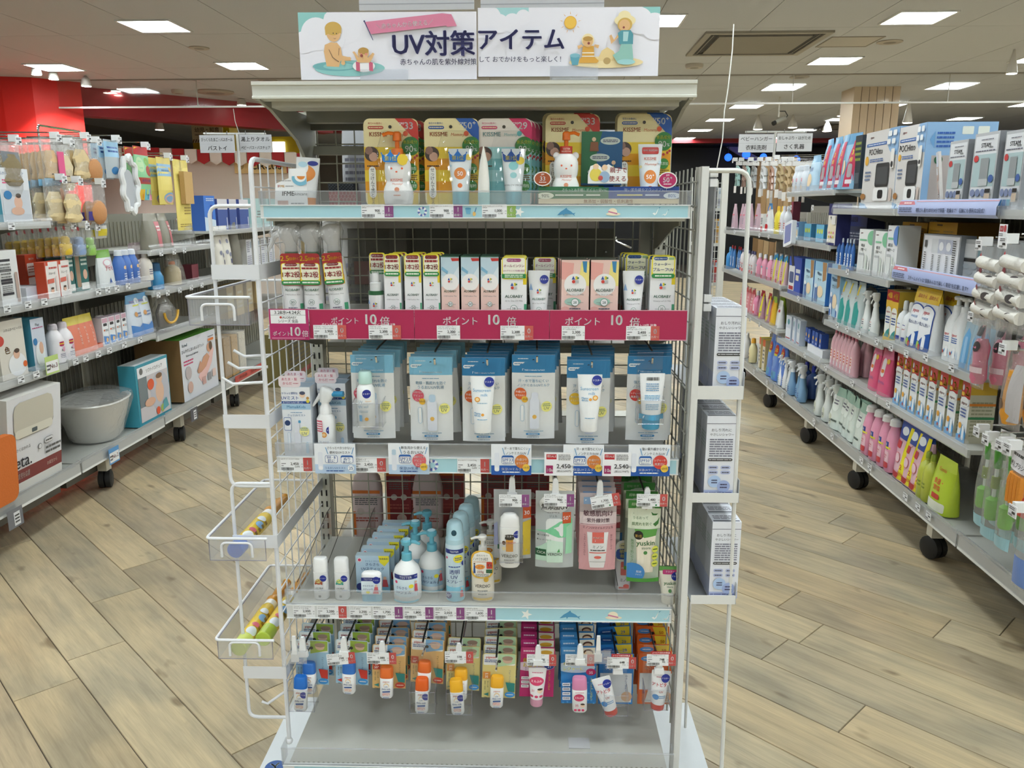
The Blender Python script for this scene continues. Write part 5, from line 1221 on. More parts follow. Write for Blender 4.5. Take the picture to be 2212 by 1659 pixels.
p.r(.0,.0,1,.6,'d9a3a8');p.r(0,.6,1,.76,'e6d4d6');p.r(.1,.86,.9,.95,'8fb0d8');p.l(.14,.88,.86,.93,1,'f0f0f4');p.t(.5,.75,.1,'敏感肌向け','5a2a3a',.8,.8);p.t(.5,.665,.07,'紫外線対策','4a2a3a',.62,.4);p.r(.02,.61,.98,.616,'b0606a');p.t(.5,.575,.05,'ミノンUVマイルドジェル','4a2a3a',.82,.2);p.p([(.2,.52),(.78,.52),(.72,.14),(.68,.04),(.3,.04),(.26,.14)],'f0eeef');p.r(.34,.38,.66,.52,'de6a60');p.t(.5,.45,.055,'MINON','f4dfd8',.28,.2);p.t(.5,.33,.06,'ミノン','444',.28,.4);p.l(.3,.27,.7,.3,1,'555');p.r(.27,.245,.73,.258,'de6a60');p.e(.5,.19,.1,'de6a60',.02);p.r(.28,.125,.72,.13,'888');p.vt(.14,.48,.03,'うるおいを守りながら','7a4a54');p.vt(.86,.48,.03,'紫外線から守る','7a4a54');p.out(o,'pouch_print')
hang(t,1293,1065,.03,'pink coral label pouch',7,.028)
t,o,p=clear_pouch('pale green clear pouch with tube, rightmost hook of fourth shelf',.076,.2,None,None,'frost','d9e6cf')
p.r(0,.9,1,1,'3f8a3c');p.t(.3,.95,.05,'超敏感肌','d9e8c8',.4,.2);p.r(0,.66,1,.9,'e3ead2');p.t(.36,.85,.05,'さらっと','4a7a3a',.4,.3);p.t(.38,.79,.05,'うるおって','4a7a3a',.46,.3);p.t(.42,.72,.055,'肌荒れを防ぐ','4a7a3a',.6,.3);p.p([(.7,.86),(.78,.84),(.92,.84),(.86,.82),(.74,.82)],'3f7a3a');p.p([(.76,.72),(.9,.76),(.96,.8),(.93,.72),(.84,.69)],'3f7a3a');p.p([(.24,.6),(.86,.58),(.8,.12),(.3,.12)],'efe6d3');p.p([(.2,.66),(.9,.66),(.86,.58),(.5,.56),(.24,.6)],'5f9f4a');p.e(.32,.59,.14,'1f1c18');p.t(.32,.58,.05,'第1位','cfa84a',.2,.4);p.t(.54,.5,.09,'yuskin','2f6a3a',.56,.6);p.t(.56,.44,.045,'sisora','2f6a3a',.36,.2);p.e(.54,.38,.06,'4f8a4a');p.vt(.14,.52,.036,'無添加で肌にやさしく','3f7a3a')
for v in (.42,.33,.24):p.e(.84,v,.1,'dfe05a',.042);p.l(.77,v-.015,.91,v+.015,1,'5a7a2a')
p.e(.2,.12,.34,'3f86c8',.13);p.t(.36,.14,.04,'限定','fff',.16,.2);p.t(.36,.1,.03,'デザイン','fff',.2);p.r(0,0,1,.05,'4f9a3c');p.out(o,'pouch_print')
hang(t,1393,1080,.03,'pale green pouch',4,.05)
# upper tester hooks with nothing left
# ------------------------------------------------------------------ bottom tier: cards on hooks over the base deck
def hang_card(label,w,h,base,design,group):
 t=thing('hanging_card',label,'sunscreen card',group)
 c=obj('card',MB().prism([(a,b-h+.018) for a,b in rrect(w,h,.006)],0,.0012,base,'paper'),t)
 p=Pr(w,h,z0=-h+.018);design(p);p.e(.5,1-.018/h,.05,'2a2a2a');p.out(c);return t
def pig(cols,spf,spfc,txt,head):
 a,b_,c_=cols
 def d(p):
  p.r(0,0,1,.74,a);p.rr(.03,.74,.97,.985,'eef0ee',.1);p.p([(.45,.99),(.97,.99),(.97,.78),(.45,.7)],b_);p.t(.24,.92,.075,'pigeon','c23a3a',.34,1.0);p.l(.06,.8,.42,.87,2,'2a4a8a');p.e(.74,.86,.14,'d9b8a0',.075);p.e(.74,.9,.16,'cdb0a4' if head else 'a58a7a',.05)
  if head:p.e(.74,.885,.22,'d6bcae',.02)
  p.vt(.82,.62,.045,'ベビーソープで落としやすい！'[:9],'3a4a8a' if not head else '4a3a2a');p.r(.02,.44,.24,.6,spfc);p.t(.13,.55,.045,'SPF','fff',.16,.4);p.t(.13,.49,.07,spf,'fff',.18,.6);p.vt(.09,.38,.03,'無香料・低刺激','4a4a3a');p.vt(.17,.38,.03,'顔からだ用','4a4a3a')
  p.p([(.7,.38),(.98,.36),(.98,.16),(.78,.18)],c_);p.e(.84,.1,.15,'c0452f' if head else '3f8fd0',.065);p.l(.74,.085,.94,.115,1,'f4e8da');p.p([(.05,.1),(.2,.14),(.2,.06)],c_);p.t(.12,.03,.04,'30g','333',.2,.3)
 return d
def small_bottle(t,capc,spf,spfc,w=.0165,h=.082,slant=True,test=True,brand='UV Baby milk',x=0,y=-.013,z=0,nm='bottle'):
 b=MB();b.M=Matrix.Translation((x,y,z));b.loft([(0,w*.8,.009,3),(.004,w*.97,.0112,3),(h*.66,w,.0115,3),(h*.67,w*.97,.011,3)],'f3f3f2','plastic',22);bo=obj(nm,b,t)
 b=MB();b.M=Matrix.Translation((x,y,z));b.loft([(h*.67,w*.99,.0112,3),(h*.95,w*.95,.0108,3),(h,w*.8,.008,3)],capc,'plastic',22);obj('cap',b,t)
 p=Pr(w*1.9,h*.66,z0=z,y0=y-.0117,x0=x,eps=.0002)
 if spf:
  p.t(.5,.88,.11,'pigeon','d0663a',.52,.6);p.e(.5,.66,.22,'f0cfa0',.14);p.e(.5,.63,.19,'f4f3f1',.12);p.t(.5,.62,.11,'UV','2f4f94',.24,.4);p.t(.5,.52,.1,'Baby milk','2f4f94',.72,.4,slant=.2);p.p([(.2,.4),(.82,.43),(.8,.36),(.22,.34)],'3a5a94');p.rr(.2,.19,.8,.31,spfc,.5);p.rr(.22,.2,.78,.3,'f6f2ee',.5);p.t(.5,.25,.11,'SPF'+spf,spfc,.5,.3);p.l(.26,.06,.74,.13,2,'6a86b8')
  if test:tester(p,.84,.8,.28)
 else:
  p.l(.2,.9,.8,.94,1,'d06a8a');p.e(.46,.7,.36,'d2406a',.16);p.t(.46,.7,.14,'ミルふわ','fff',.56,.5);p.t(.3,.36,.14,'35','d2406a',.24,.5);p.e(.7,.36,.16,'f1d3b8',.09);p.e(.7,.42,.15,'3a2a24',.04)
  for u in (.2,.46,.72):p.e(u,.16,.1,'d2406a',.05)
 p.out(bo,'bottle_print');return bo
PIGD={'w':(pig(('a9cfe6','9fb84a','c8372c'),'20','3f86c8','',False),'c9e0ee','2f6fc0'),'o':(pig(('e2b878','7fb0d8','2a7f7a'),'50⁺','c0452f','',True),'e3bd82','dc6a2a'),'y':(pig(('dfd08a','bcd9b0','2a7f7a'),'35','d58a3a','',False),'e3d595','e9ab2a')}
BG='hanging sunscreen cards on the bottom hooks'
def bot(kind,px0,px1,pyt,n,label,ly=.03,step=.03,bott=True,clip=True,hk=True,w=.082,h=.12,dx=0.0):
 d,base,cc=PIGD[kind];t=hang_card(label+', front',w,h,base,d,BG)
 if bott:small_bottle(t,cc,{'w':'20','o':'50⁺','y':'35'}[kind],'d9843a' if kind=='w' else 'd0553a',test=False,z=-h+.004,x=-.004)
 px=(px0+px1)/2;z=gl(px,pyt,ly)[1]-.018;x=gl(px,pyt,ly)[0]
 gput(t,x,ly,z,random.uniform(-4,4),0,2)
 for k in range(1,n):gput(dup(t,label+', %s from front' % ORD[k]),x+dx*k,ly+step*k,z+.006*k,random.uniform(-5,5),0,random.uniform(-2,2))
 if hk:hook(x-.006,z-.001,'hook carrying the '+label,ly-.045,.385,clip,False)
 return x,z
bot('w',634,712,1383,3,'blue white card with sleeping baby picture behind left holder',.03)
bot('w',719,800,1383,7,'blue white card with blue capped bottle',.03)
bot('o',800,880,1392,4,'tan card with orange capped bottle',.03)
bot('o',884,962,1380,6,'tan card behind the orange tester holder',.03,clip=False)
bot('y',962,1040,1396,2,'yellow green card behind the yellow tester holder',.03)
bot('y',1040,1118,1412,5,'yellow green card with yellow capped bottle, no tag',.02,clip=False)
def pinkd(p):
 p.r(0,0,1,.7,'b52468');p.p([(.06,.985),(.6,.985),(.45,.86),(.06,.86)],'c23a7a');p.r(.5,.84,.97,.98,'f0ead6');p.e(.74,.86,.16,'e7c9a8',.06);p.e(.74,.9,.18,'d9a83a',.04);p.l(.08,.9,.4,.95,1,'f0d0e0');p.e(.4,.62,.6,'d9c3d6',.1);p.t(.3,.74,.1,'毎日の','e8cf3a',.44,1);p.t(.36,.645,.1,'お散歩に','e8cf3a',.56,1);p.e(.84,.63,.14,'24408f',.065);p.t(.84,.62,.07,'21','fff',.16,.6);p.e(.8,.74,.2,'8fbf5a',.05)
 p.vt(.86,.52,.046,'スキンケアしながら'[:9],'e6d23a',.4)
 for v in (.36,.28,.2):p.r(.04,v,.26,v+.06,'f0ecee');p.l(.06,v+.012,.24,v+.05,2,'444')
 p.vt(.16,.6,.04,'サラリと白くなりにくい'[:5],'5a2a5a')
def blued(p):
 p.r(0,0,1,.78,'2c7fc4');p.p([(.04,.985),(.6,.985),(.55,.86),(.04,.86)],'4a94d0');p.r(.55,.84,.97,.98,'f0ead6');p.e(.78,.9,.14,'5a3a2a',.05);p.e(.78,.87,.12,'e7c9a8',.05);p.l(.08,.9,.4,.95,1,'d0e4f4');p.e(.42,.64,.55,'bfd3e6',.1);p.e(.74,.74,.22,'e6b8a0',.08);p.t(.32,.7,.085,'水遊びや','e8e46a',.5,1);p.t(.36,.61,.085,'レジャーに','e8e46a',.56,1);p.e(.85,.56,.14,'b52460',.06);p.t(.85,.55,.065,'35','fff',.16,.6);p.t(.5,.47,.05,'UVケア','e8e46a',.3,.4)
 rr_=random.Random(5)
 for i in range(40):p.e(rr_.uniform(.05,.95),rr_.uniform(.02,.4),.025,'5aa5dc')
 p.vt(.86,.46,.045,'スキンケアしながら','e6e23a',.4)
 for v in (.34,.26,.18,.1):p.r(.04,v,.26,v+.055,'eceff4');p.l(.06,v+.012,.24,v+.045,2,'335')
z=gl(1162,1398,.03)[1]-.018;x=gl(1162,1398,.03)[0]
PK=hang_card('magenta card with white pink tube, front',.084,.135,'b52468',pinkd,BG)
a_,q=tube_pack(PK,.044,.098,'d69ab0','f3f0f1',.02,-.013,.0,-.128);q.l(.2,.84,.8,.89,1,'d06a8a');q.e(.46,.6,.4,'d2406a',.14);q.t(.46,.6,.12,'ミルふわ','fff',.6,.5);q.t(.26,.3,.1,'21','d2406a',.2,.5);q.e(.66,.3,.16,'f1d3b8',.08);q.e(.66,.35,.15,'3a2a24',.035);[q.e(u,.12,.1,'d2406a',.04) for u in (.2,.46,.72)];q.out(a_,'tube_print')
gput(PK,x,.03,z,2,0,1.5)
for k in range(1,7):gput(dup(PK,'magenta card with white pink tube, %s from front' % ORD[k]),x,.03+.028*k,z+.005*k,random.uniform(-4,4),0,random.uniform(-3,2))
hook(x,z-.001,'hook carrying the magenta cards',-.02,.385,True,False)
z=gl(1250,1396,.02)[1]-.018;x=gl(1250,1396,.02)[0]
BL=hang_card('royal blue card with pink capped bottle, front',.086,.155,'2c7fc4',blued,BG);small_bottle(BL,'d98ab0',None,'',.0185,.092,z=-.148,x=.002)
gput(BL,x,.02,z,-1,0,-1)
for k in range(1,8):gput(dup(BL,'royal blue card with pink capped bottle, %s from front' % ORD[k]),x,.02+.026*k,z+.005*k,random.uniform(-4,4),0,random.uniform(-2,2))
hook(x,z-.001,'hook carrying the royal blue cards',-.03,.385,True,False)
def atod(c1,c2,num):
 def d(p):
  p.r(0,0,1,1,c1);p.e(.26,.9,.2,'4a8fd0' if c1!='2f7fc8' else '2a62b0',.05);p.l(.14,.885,.38,.915,1,'f0f0f6');p.t(.34,.78,.07,'お肌に','f4f0ee',.5,.7);p.t(.36,.71,.06,'やさしく','f4f0ee',.5,.5);p.p([(.5,.99),(.96,.99),(.96,.8),(.6,.8)],c2);p.t(.76,.88,.085,num,'c0452f' if num=='50' else '2a5fa8',.3,.6);p.r(.04,.04,.96,.62,'e9ecf0');p.vt(.8,.56,.05,'やさしく塗れて','3a5a9a',.3);p.e(.82,.16,.16,'d9b090',.1);p.p([(.04,.3),(.3,.3),(.2,.04),(.04,.04)],'3f6fb8' if c1!='d9652a' else 'd9652a')
 return d
for px,c1,num,lab,n in ((1332,'2f7fc8','29','blue card with yellow SPF29 corner',7),(1418,'d9652a','50','orange card with yellow SPF50 corner',7)):
 z=gl(px,1412,.06)[1]-.018;x=gl(px,1412,.06)[0];t=hang_card(lab+', front',.086,.14,c1,atod(c1,'e8cb3a',num),BG);gput(t,x,.06,z)
 for k in range(1,n):gput(dup(t,lab+', %s from front' % ORD[k]),x+.001*k,.06+.03*k,z+.008*k,random.uniform(-5,5),0,random.uniform(-3,3))
 hook(x-.004,z-.001,'hook carrying the '+lab,-.0,.385,True,False)
for px,py,cap,spf,sc,rl,lab in ((650,1538,'1f6fc8','20','d9843a',3,'blue capped baby milk tester with holder at left end'),(911,1542,'e0601f','50⁺','d0553a',2,'orange capped tester bottle'),(990,1545,'f0b32a','35','d0653a',-3,'yellow capped tester bottle')):
 t=holder(.062,.105,.04,.06,'clear acrylic holder with the '+lab);hplace(t,px+2,py,-.025)
 a=thing('tester_bottle',lab,'bottle','tester bottles in the bottom holders');small_bottle(a,cap,spf,sc,.0165,.092,y=0,test=True);x,z=gl(px,py-4,-.005);gput(a,x,-.005,z+.002,0,0,rl)
def ato_tube(px,py,rl,lab):
 t=holder(.058,.1,.04,.05,'clear acrylic holder with the '+lab);hplace(t,px,py,-.02)
 a=thing('tester_tube',lab,'tube');a_,q=tube_pack(a,.046,.1,'d04a42','f2f2f3',.016);q.l(.26,.8,.6,.84,1,'c06a7a');q.t(.44,.6,.17,'アトピタ','c0323c',.74,1);q.t(.56,.4,.09,'UV','c0323c',.24,.5);q.e(.3,.24,.16,'4a8fd0',.08);q.l(.45,.2,.8,.3,2,'6a9fd0');tester(q,.74,.8,.23);q.out(a_,'tube_print');x,z=gl(px,py-4,0);gput(a,x+.002*rl*.3,.0,z+.004,0,0,rl)
ato_tube(1330,1547,-17,'leaning white tube with red cap in bottom right holder');ato_tube(1417,1535,4,'upright white tube with red cap, rightmost holder')
for a in ((708,753,1436,'UVベビーミルク|Wプロテクト SPF20','798','877','hanging tag over the blue capped bottle card, 798 yen',5,-4,None),(793,841,1434,'UVベビーミルク|SPF50+ 50g','1,080','1,188','hanging tag over the orange capped bottle card, 1,080 yen',0,0,None),(961,1007,1432,'UVベビーミルク|SPF35','598','657','hanging tag over the yellow capped tester, 598 yen',0,0,None),
  (1138,1186,1438,'ミルふわベビーUVケア|毎日のお散歩 SPF21','558','613','hanging tag over the magenta card, 558 yen',0,0,None),(1221,1268,1438,'ミルふわベビーUVケア|水遊びレジャー SPF35','578','635','hanging tag over the royal blue card, 578 yen',0,0,None),
  (1311,1358,1444,'アトピタ保湿UVクリーム|SPF29','648','712','red strip tag over the leaning white tube, 648 yen',0,0,'よりどり割引対象品'),(1397,1444,1438,'アトピタ保湿UVクリーム|SPF50','748','822','red strip tag over the rightmost holder, 748 yen',0,-1,'よりどり割引対象品')):
 x,z,w=tg(a[0],a[1],a[2],-.03);flag(x,z,w,a[3],a[4],a[5],'0','r',a[6],a[7],a[8],ly=-.03,above=a[9])
for px,lab in ((637,'empty clear tag holder on white clip over left tester'),(1292,'empty clear tag holder on white clip between the blue cards')):
 x,z=gl(px,1434,-.036);t=thing('tag_holder',lab,'tag holder');obj('clear_sleeve',MB().box(-.029,0,0,.029,.0012,.034,'fff','guard'),t);obj('clip',MB().box(-.009,.0014,.004,.009,.006,.024,'f0f0ef'),t);obj('arm',MB().prism([(-.006,.024),(.006,.024),(.004,.07),(-.004,.07)],.001,.007,'f0f0ef'),t);gput(t,x,-.036,z)
t=thing('grey_card','small grey card with red print lying under the pink capped bottle','card');c=obj('card',MB().box(-.026,0,0,.026,.04,.001,'b9b9bb','paper'),t);gput(t,glx(1252,-.02,.21),-.02,SH[0]+.001)
# ------------------------------------------------------------------ white wire rack hooked to the left side of the gondola
WH='e6e7ea'
t=thing('wire_side_rack','white wire rack with flat bands hooked to left side of the gondola','rack');t.matrix_world=GM
def rc(pts,r,q=.02,n=4):
 """polyline with rounded corners"""
 P=[Vector(p) for p in pts];o=[P[0]]
 for i in range(1,len(P)-1):
  a=(P[i-1]-P[i]).normalized()*min(q,(P[i-1]-P[i]).length/2);b=(P[i+1]-P[i]).normalized()*min(q,(P[i+1]-P[i]).length/2)
  for k in range(n+1):
   s_=k/n;o.append(P[i]+a*(1-s_)**2+b*s_**2)
 return o+[P[-1]]
xr,xl,yf=-.472,-.567,-.006
obj('side_frame',MB().tube(rc([(xr,yf,.205),(xr,yf,1.598),(xr,.44,1.598),(xr,.44,.25)],.004,.03),.0055,WH,'painted',8).ball((xr,yf,.205),.009,WH,'painted'),t)
for z0,z1 in ((.87,1.5),(.27,.876)):obj('front_frame',MB().tube(rc([(xr,yf,z1),(xl,yf,z1),(xl,yf,z0),(xr,yf,z0)],.004,.022),.0042,WH,'painted',8),t)
for i,z in enumerate((1.36,1.025,.735,.395)):
 b=MB().box(xl-.004,yf-.006,z-.016,xr+.006,yf-.0045,z+.016,WH,'painted').box(xr+.005,yf-.006,z-.016,xr+.0065,.44,z+.016,'dcdde0','painted');obj('flat_band',b,t)
b=MB();z=.3
while z<1.58:b.tube([(xr+.002,0,z),(xr+.002,.43,z)],.0018,WH,'painted',5);z+=.062
for i in range(1,8):b.tube([(xr,i*.054,.26),(xr,i*.054,1.59)],.0018,WH,'painted',5)
obj('side_grid',b,t)
for z in (1.10,1.117,1.09):pass
for j,(y,z) in enumerate(((-.02,1.118),(.02,1.145),(.06,1.165))):obj('side_hook',MB().tube([(xr,y,z),(xl+.035,y-.02,z),(xl+.012,y-.02,z+.014)],.0034,WH,'painted',7),t)
obj('side_hook',MB().tube([(xr,0,.34),(xl+.05,-.01,.31),(xl+.035,-.01,.315)],.0034,WH,'painted',7),t)
def side_tray(zt,zb,label,d=.4):
 k=thing('clear_side_tray',label,'tray','clear trays on the left wire rack');e=.0015;x0,x1,y0=-.612,-.482,-.05
 b=MB().box(x0,y0,zb,x1,y0+e,zt,'fff','guard').box(x0,y0,zb,x0+e,y0+d,zt,'fff','guard').box(x0,y0+d,zb,x1,y0+d+e,zt,'fff','clear').box(x0,y0,zb,x1,y0+d,zb+e,'fff','clear')
 obj('clear_box',b,k)
 q=.0011;b=MB();b.tube([(x0,y0+d,zt),(x0,y0,zt),(x0,y0,zb),(x1,y0,zb),(x1,y0,zt)],q,'8f8a98','rubber',5);o=obj('grey_edge',b,k)
 b=MB().tube(rc([(x1+.006,y0-.003,zt),(x0-.004,y0-.003,zt),(x0-.004,y0+d,zt),(x1+.006,y0+d,zt)],0,.012),.0034,WH,'painted',7);obj('wire_rim',b,k)
 b=MB().tube(rc([(x0+.03,y0-.004,zb+.01),(x0+.03,y0-.004,zb+.045),(x1-.03,y0-.004,zb+.045),(x1-.03,y0-.004,zb+.01)],0,.012),.003,WH,'painted',7);obj('wire_handle',b,k)
 k.matrix_world=GM;return k
side_tray(1.31,1.25,'empty clear tray with white wire rim, highest on left rack')
side_tray(.76,.705,'clear tray holding one yellow toy tube, middle of left rack')
side_tray(.505,.455,'clear tray holding two yellow toy tubes, lowest on left rack')
def toy(label,x,y,z,capc,pitch=0,dx=0):
 k=thing('toy_tube',label,'toy','yellow toy tubes in side trays')
 obj('base_cap',MB().loft([(0,.017,.017),(.002,.019,.019),(.045,.019,.019)],capc,'plastic',18),k)
 bo=obj('tube',MB().loft([(.045,.0185,.0185),(.19,.0185,.0185),(.2,.015,.015)],'e8c63a','plastic',18),k)
 p=Pr(.036,.145,.0187,z0=.045,eps=.0003);p.e(.5,.1,.4,'e8eef2',.12);p.e(.5,.3,.3,'d96a7a',.06);p.e(.6,.55,.3,'8ab5e0',.1);p.e(.4,.75,.3,'e9edf2',.08);p.l(.7,.2,.95,.8,4,'8a6a1a');p.out(bo,'tube_print')
 obj('collar',MB().loft([(.2,.0165,.0165),(.22,.0165,.0165)],'f0efec','plastic',16),k)
 obj('amber_top',MB().loft([(.22,.015,.015),(.235,.019,.019),(.25,.013,.013),(.3,.016,.016),(.33,.009,.009),(.345,.012,.012),(.36,.004,.004)],'c98a22','plastic',18),k)
 k.matrix_world=GM @ Matrix.Translation((x,y,z))@ Euler((R(-90),0,R(dx))).to_matrix().to_4x4()@ Matrix.Rotation(R(35),4,'Z')
 return k
toy('yellow toy tube with blue base lying in the middle side tray',-.555,-.045,.727,'2a6ad0',dx=-2)
toy('yellow toy tube with white green base in the lowest side tray',-.565,-.045,.477,'c9d46a',dx=-2)
toy('second yellow toy tube, farther in the lowest side tray',-.522,.0,.477,'b9d04a',dx=-2)
# ------------------------------------------------------------------ white rack of pale cartons on the right side
t=thing('carton_side_rack','white side rack with three shelves of pale cartons right of the gondola','rack');t.matrix_world=GM
xr,xo=.481,.576
obj('flat_post',MB().box(xr-.008,-.022,.05,xr+.008,-.019,1.58,'dededb','painted').box(xr-.008,-.022,.05,xr-.0065,.02,1.58,'cfcfca','painted'),t)
obj('rod_frame',MB().tube(rc([(xr,-.01,1.572),(xo,-.01,1.572),(xo+.022,-.01,.02)],0,.03),.0052,'e2e2de','painted',8),t)
for (x,y) in ((xr+.04,.33),(xr+.075,.33)):obj('back_rod',MB().tube([(x+.02,y,.02),(x,y,1.57)],.004,'dcdcd8','painted',7),t)
b=MB();z=.3
while z<1.57:b.tube([(xr-.012,0,z),(xr-.012,.42,z)],.002,'a3a298','painted',5);z+=.05
for i in range(0,9):b.tube([(xr-.012,.01+i*.05,.26),(xr-.012,.01+i*.05,1.58)],.002,'a3a298','painted',5)
obj('side_grid',b,t)
for z0,z1,sx in ((1.085,1.115,0),(.845,.868,.004),(.595,.617,.012)):
 s_=obj('tray_shelf',MB().box(xr+.005+sx,-.02,z0,xo+.014+sx,.36,z0+.004,'a9adb2','painted').box(xr+.004+sx,-.0215,z0,xo+.012+sx,-.02,z1,'e3e3e0','painted').box(xo+.012+sx,-.02,z0,xo+.0135+sx,.36,z1+.03,'b9bcc0','painted'),t)
PC=None
for lev,(z,xs,n) in enumerate(((1.09,.555,4),(.85,.548,6),(.6,.573,5))):
 for k in range(n):
  L_='pale carton with blue bubbles on %s tray of right rack, %s from front' %(('upper','middle','lower')[lev],ORD[k])
  if PC is None:
   c_=thing('wash_carton',L_,'carton','pale cartons on the right side rack');w,h,d=.066,.19,.052
   bx=card_box(c_,w,h,d,'e9ebf2','c6c9d4','dfe2ea');p=Pr(w,h);p.r(0,0,1,.09,'b9c3e4');p.l(.04,.02,.96,.07,2,'6a72a8');p.r(0,.905,1,.912,'667');p.t(.5,.83,.04,'おしり汚れに','334',.7,.2);p.t(.52,.775,.04,'やさしいシャワー','334',.8,.2);p.l(.12,.5,.9,.73,8,'778');p.rr(.08,.45,.92,.485,'333',.5);p.l(.12,.46,.88,.477,1,'e0e0e6')
   for v in (.37,.31):
    for u in (.28,.7):p.rr(u-.17,v-.02,u+.17,v+.025,'b4bcdc',.5);p.l(u-.12,v-.01,u+.12,v+.015,1,'445')
   p.e(.34,.2,.22,'aec6e8',.075);p.e(.66,.14,.22,'9fb0dc',.075);p.l(.24,.17,.44,.23,2,'446');p.l(.54,.11,.78,.18,2,'446');p.out(bx)
   q=Pr(d,h,fn=lambda X,Z,o:(-w/2-o,-X+d/2,Z));q.r(0,.02,1,.26,'aab2ce');q.l(.1,.6,.9,.8,5,'9aa');q.out(bx,'side_print')
   q=Pr(w,d,fn=lambda X,Z,o:(X,Z,h+o));q.r(.04,.06,.96,.2,'444a5a');q.l(.1,.3,.9,.8,3,'667');q.out(bx,'top_print');PC=a=c_
  else:a=dup(PC,L_)
  gput(a,xs-.0+.0*k,-.012+.056*k,z+.005,random.uniform(-1.5,1.5))
t=thing('grey_board','tall grey board seen edge on, held by white clips in the right rack','board')
obj('board',MB().box(-.001,0,0,.003,.1,.32,'9a9b9f','painted').box(.006,.02,0,.008,.12,.32,'b9babf','guard'),t)
for z in (.02,.285):obj('white_clip',MB().box(-.012,-.006,z,.004,.006,z+.016,'f0f0f0').box(-.012,-.006,z+.02,.004,.006,z+.036,'f0f0f0'),t)
gput(t,.512,.02,1.255)
# white floor plate of the stand, with the round blue mark
t=thing('floor_plate','white floor plate under the gondola with a round blue mark','base plate')
obj('plate',MB().box(-.61,-.22,0,.61,.47,.006,'d9dde0','painted'),t)
p=Pr(.06,.06,fn=lambda X,Z,o:(-.57+X,.12+Z-.0,.006+o));p.e(.5,.5,.45,'1f4f94');p.t(.5,.52,.7,'Y','e8eef4',None,1,rot=15);p.out(t,'round_mark')
t.matrix_world=GM @ Matrix.Translation((0,0,.0005))
# ------------------------------------------------------------------ the rear half of the same gondola, seen through its mesh
t=thing('rear_gondola','back half of the gondola with its own shelves behind the wire mesh','shelving unit');t.matrix_world=GM
for z in (1.465,1.1,.8,.5,.2):obj('shelf',MB().box(-.448,.46,z,.448,.88,z+.028,'b5b3a8','painted'),t)
obj('dark_panel',MB().box(-.2,.5,1.14,.35,.505,1.44,'5d5b50','painted'),t)
obj('kick_panel',MB().box(-.445,.47,.02,.445,.5,.2,'c9c8c0','painted'),t)
def back_row(px0,px1,n,ly,z,h,w,make,lab,grp):
 base=None
 for i in range(n):
  px=px0+(px1-px0)*i/max(1,n-1);a=make(lab % ORD[i]) if base is None else dup(base,lab % ORD[i]);base=base or a
  if grp:a['group']=grp
  gput(a,glx(px,ly,z+h/2),ly,z,random.uniform(-6,6))
def stand_pack(w,h,d,col,fin,dec,name='wipes_pack',cat='pack',n=18):
 def f(lab):
  k=thing(name,lab,cat);b=obj('pack',MB().loft([(0,w*.47,d*.5,3),(h*.1,w*.5,d*.5,3),(h*.7,w*.49,d*.4,2.6),(h*.93,w*.47,d*.12,2.4),(h,w*.48,.002,2.2)],col,fin,n),k)
  p=Pr(w*.8,h*.7,z0=h*.08,y0=-d*.5-.001);dec(p)
  if p.mb.v:p.out(b,'pack_print')
  return k
 return f
back_row(775,1005,6,.56,1.493,.2,.09,stand_pack(.09,.245,.06,'e3e5ea','frost',lambda p:p.l(.1,.3,.9,.9,6,'889')),'clear white pack on the rear top shelf, %s from left','white packs on the rear top shelf')
def bxf(w,h,d,c,dec,name='carton',cat='carton',side=None):
 def f(lab):
  k=thing(name,lab,cat);b=card_box(k,w,h,d,c,side);p=Pr(w,h);dec(p)
  if p.mb.v:p.out(b)
  return k
 return f
def info(p):p.l(.08,.55,.6,.95,6,'778');p.r(.7,.7,.92,.92,'9ab');p.l(.1,.1,.9,.45,5,'99a')
back_row(1085,1320,5,.56,1.493,.2,.1,bxf(.095,.235,.05,'e6e8ec',info),'white info carton on the rear top shelf, %s from left','white cartons on the rear top shelf')
back_row(1262,1300,2,.53,1.493,.19,.04,stand_pack(.05,.185,.05,'d5e2ef','plastic',lambda p:(p.r(.2,.4,.8,.6,'4a6aa8'),p.l(.2,.1,.8,.3,3,'667'))),'pale blue refill pack behind the green tray, %s',None)
back_row(800,985,4,.56,1.128,.3,.1,stand_pack(.125,.31,.06,'77746a','frost',lambda p:(p.l(.1,.2,.6,.5,6,'555'),p.r(.1,.6,.9,.9,'8a6a64'))),'grey backed pack on the rear second shelf, %s from left','grey packs on the rear second shelf')
back_row(700,760,2,.6,1.128,.34,.1,stand_pack(.09,.34,.07,'e9e8e6','frost',lambda p:p.l(.1,.3,.9,.8,5,'99a')),'white clear bag at the left end of the rear second shelf, %s',None)
def scallop(c1,c2):
 def d(p):
  p.r(0,0,1,1,c1)
  for j in range(5):
   for i in range(8):u,v=.06+.13*i-(j % 2)*.065,.1+.2*j;p.e(u,v,.06,c2,.14);p.e(u,v,.052,c1,.12)
 return d
for px,w_,h_,z_,c1,c2,lab in ((745,.075,.045,1.494,'b3202f','e0a0a4','red scale pattern pouch lying on the rear top shelf'),(742,.07,.02,1.541,'1f2430','8a94a4','navy scale pattern cloth above the red pouch')):k=bxf(w_,h_,.05,c1,scallop(c1,c2),'patterned_pouch','pouch')(lab);gput(k,glx(px,.5,1.53),.48,z_)
for i,(px,lab) in enumerate(((1090,'leftmost'),(1150,'second'),(1200,'third'),(1245,'fourth'),(1300,'fifth'),(1350,'rightmost'))):
 k=thing('rear_hook','long chrome hook seen through the mesh, '+lab,'hook','rear display hooks');obj('wire',MB().tube([(0,0,.0),(0,.38,0),(0,.4,.012)],.003,'b5b5b2','chrome',6),k);gput(k,glx(px,.6,1.36),.47,1.33+.012*i)
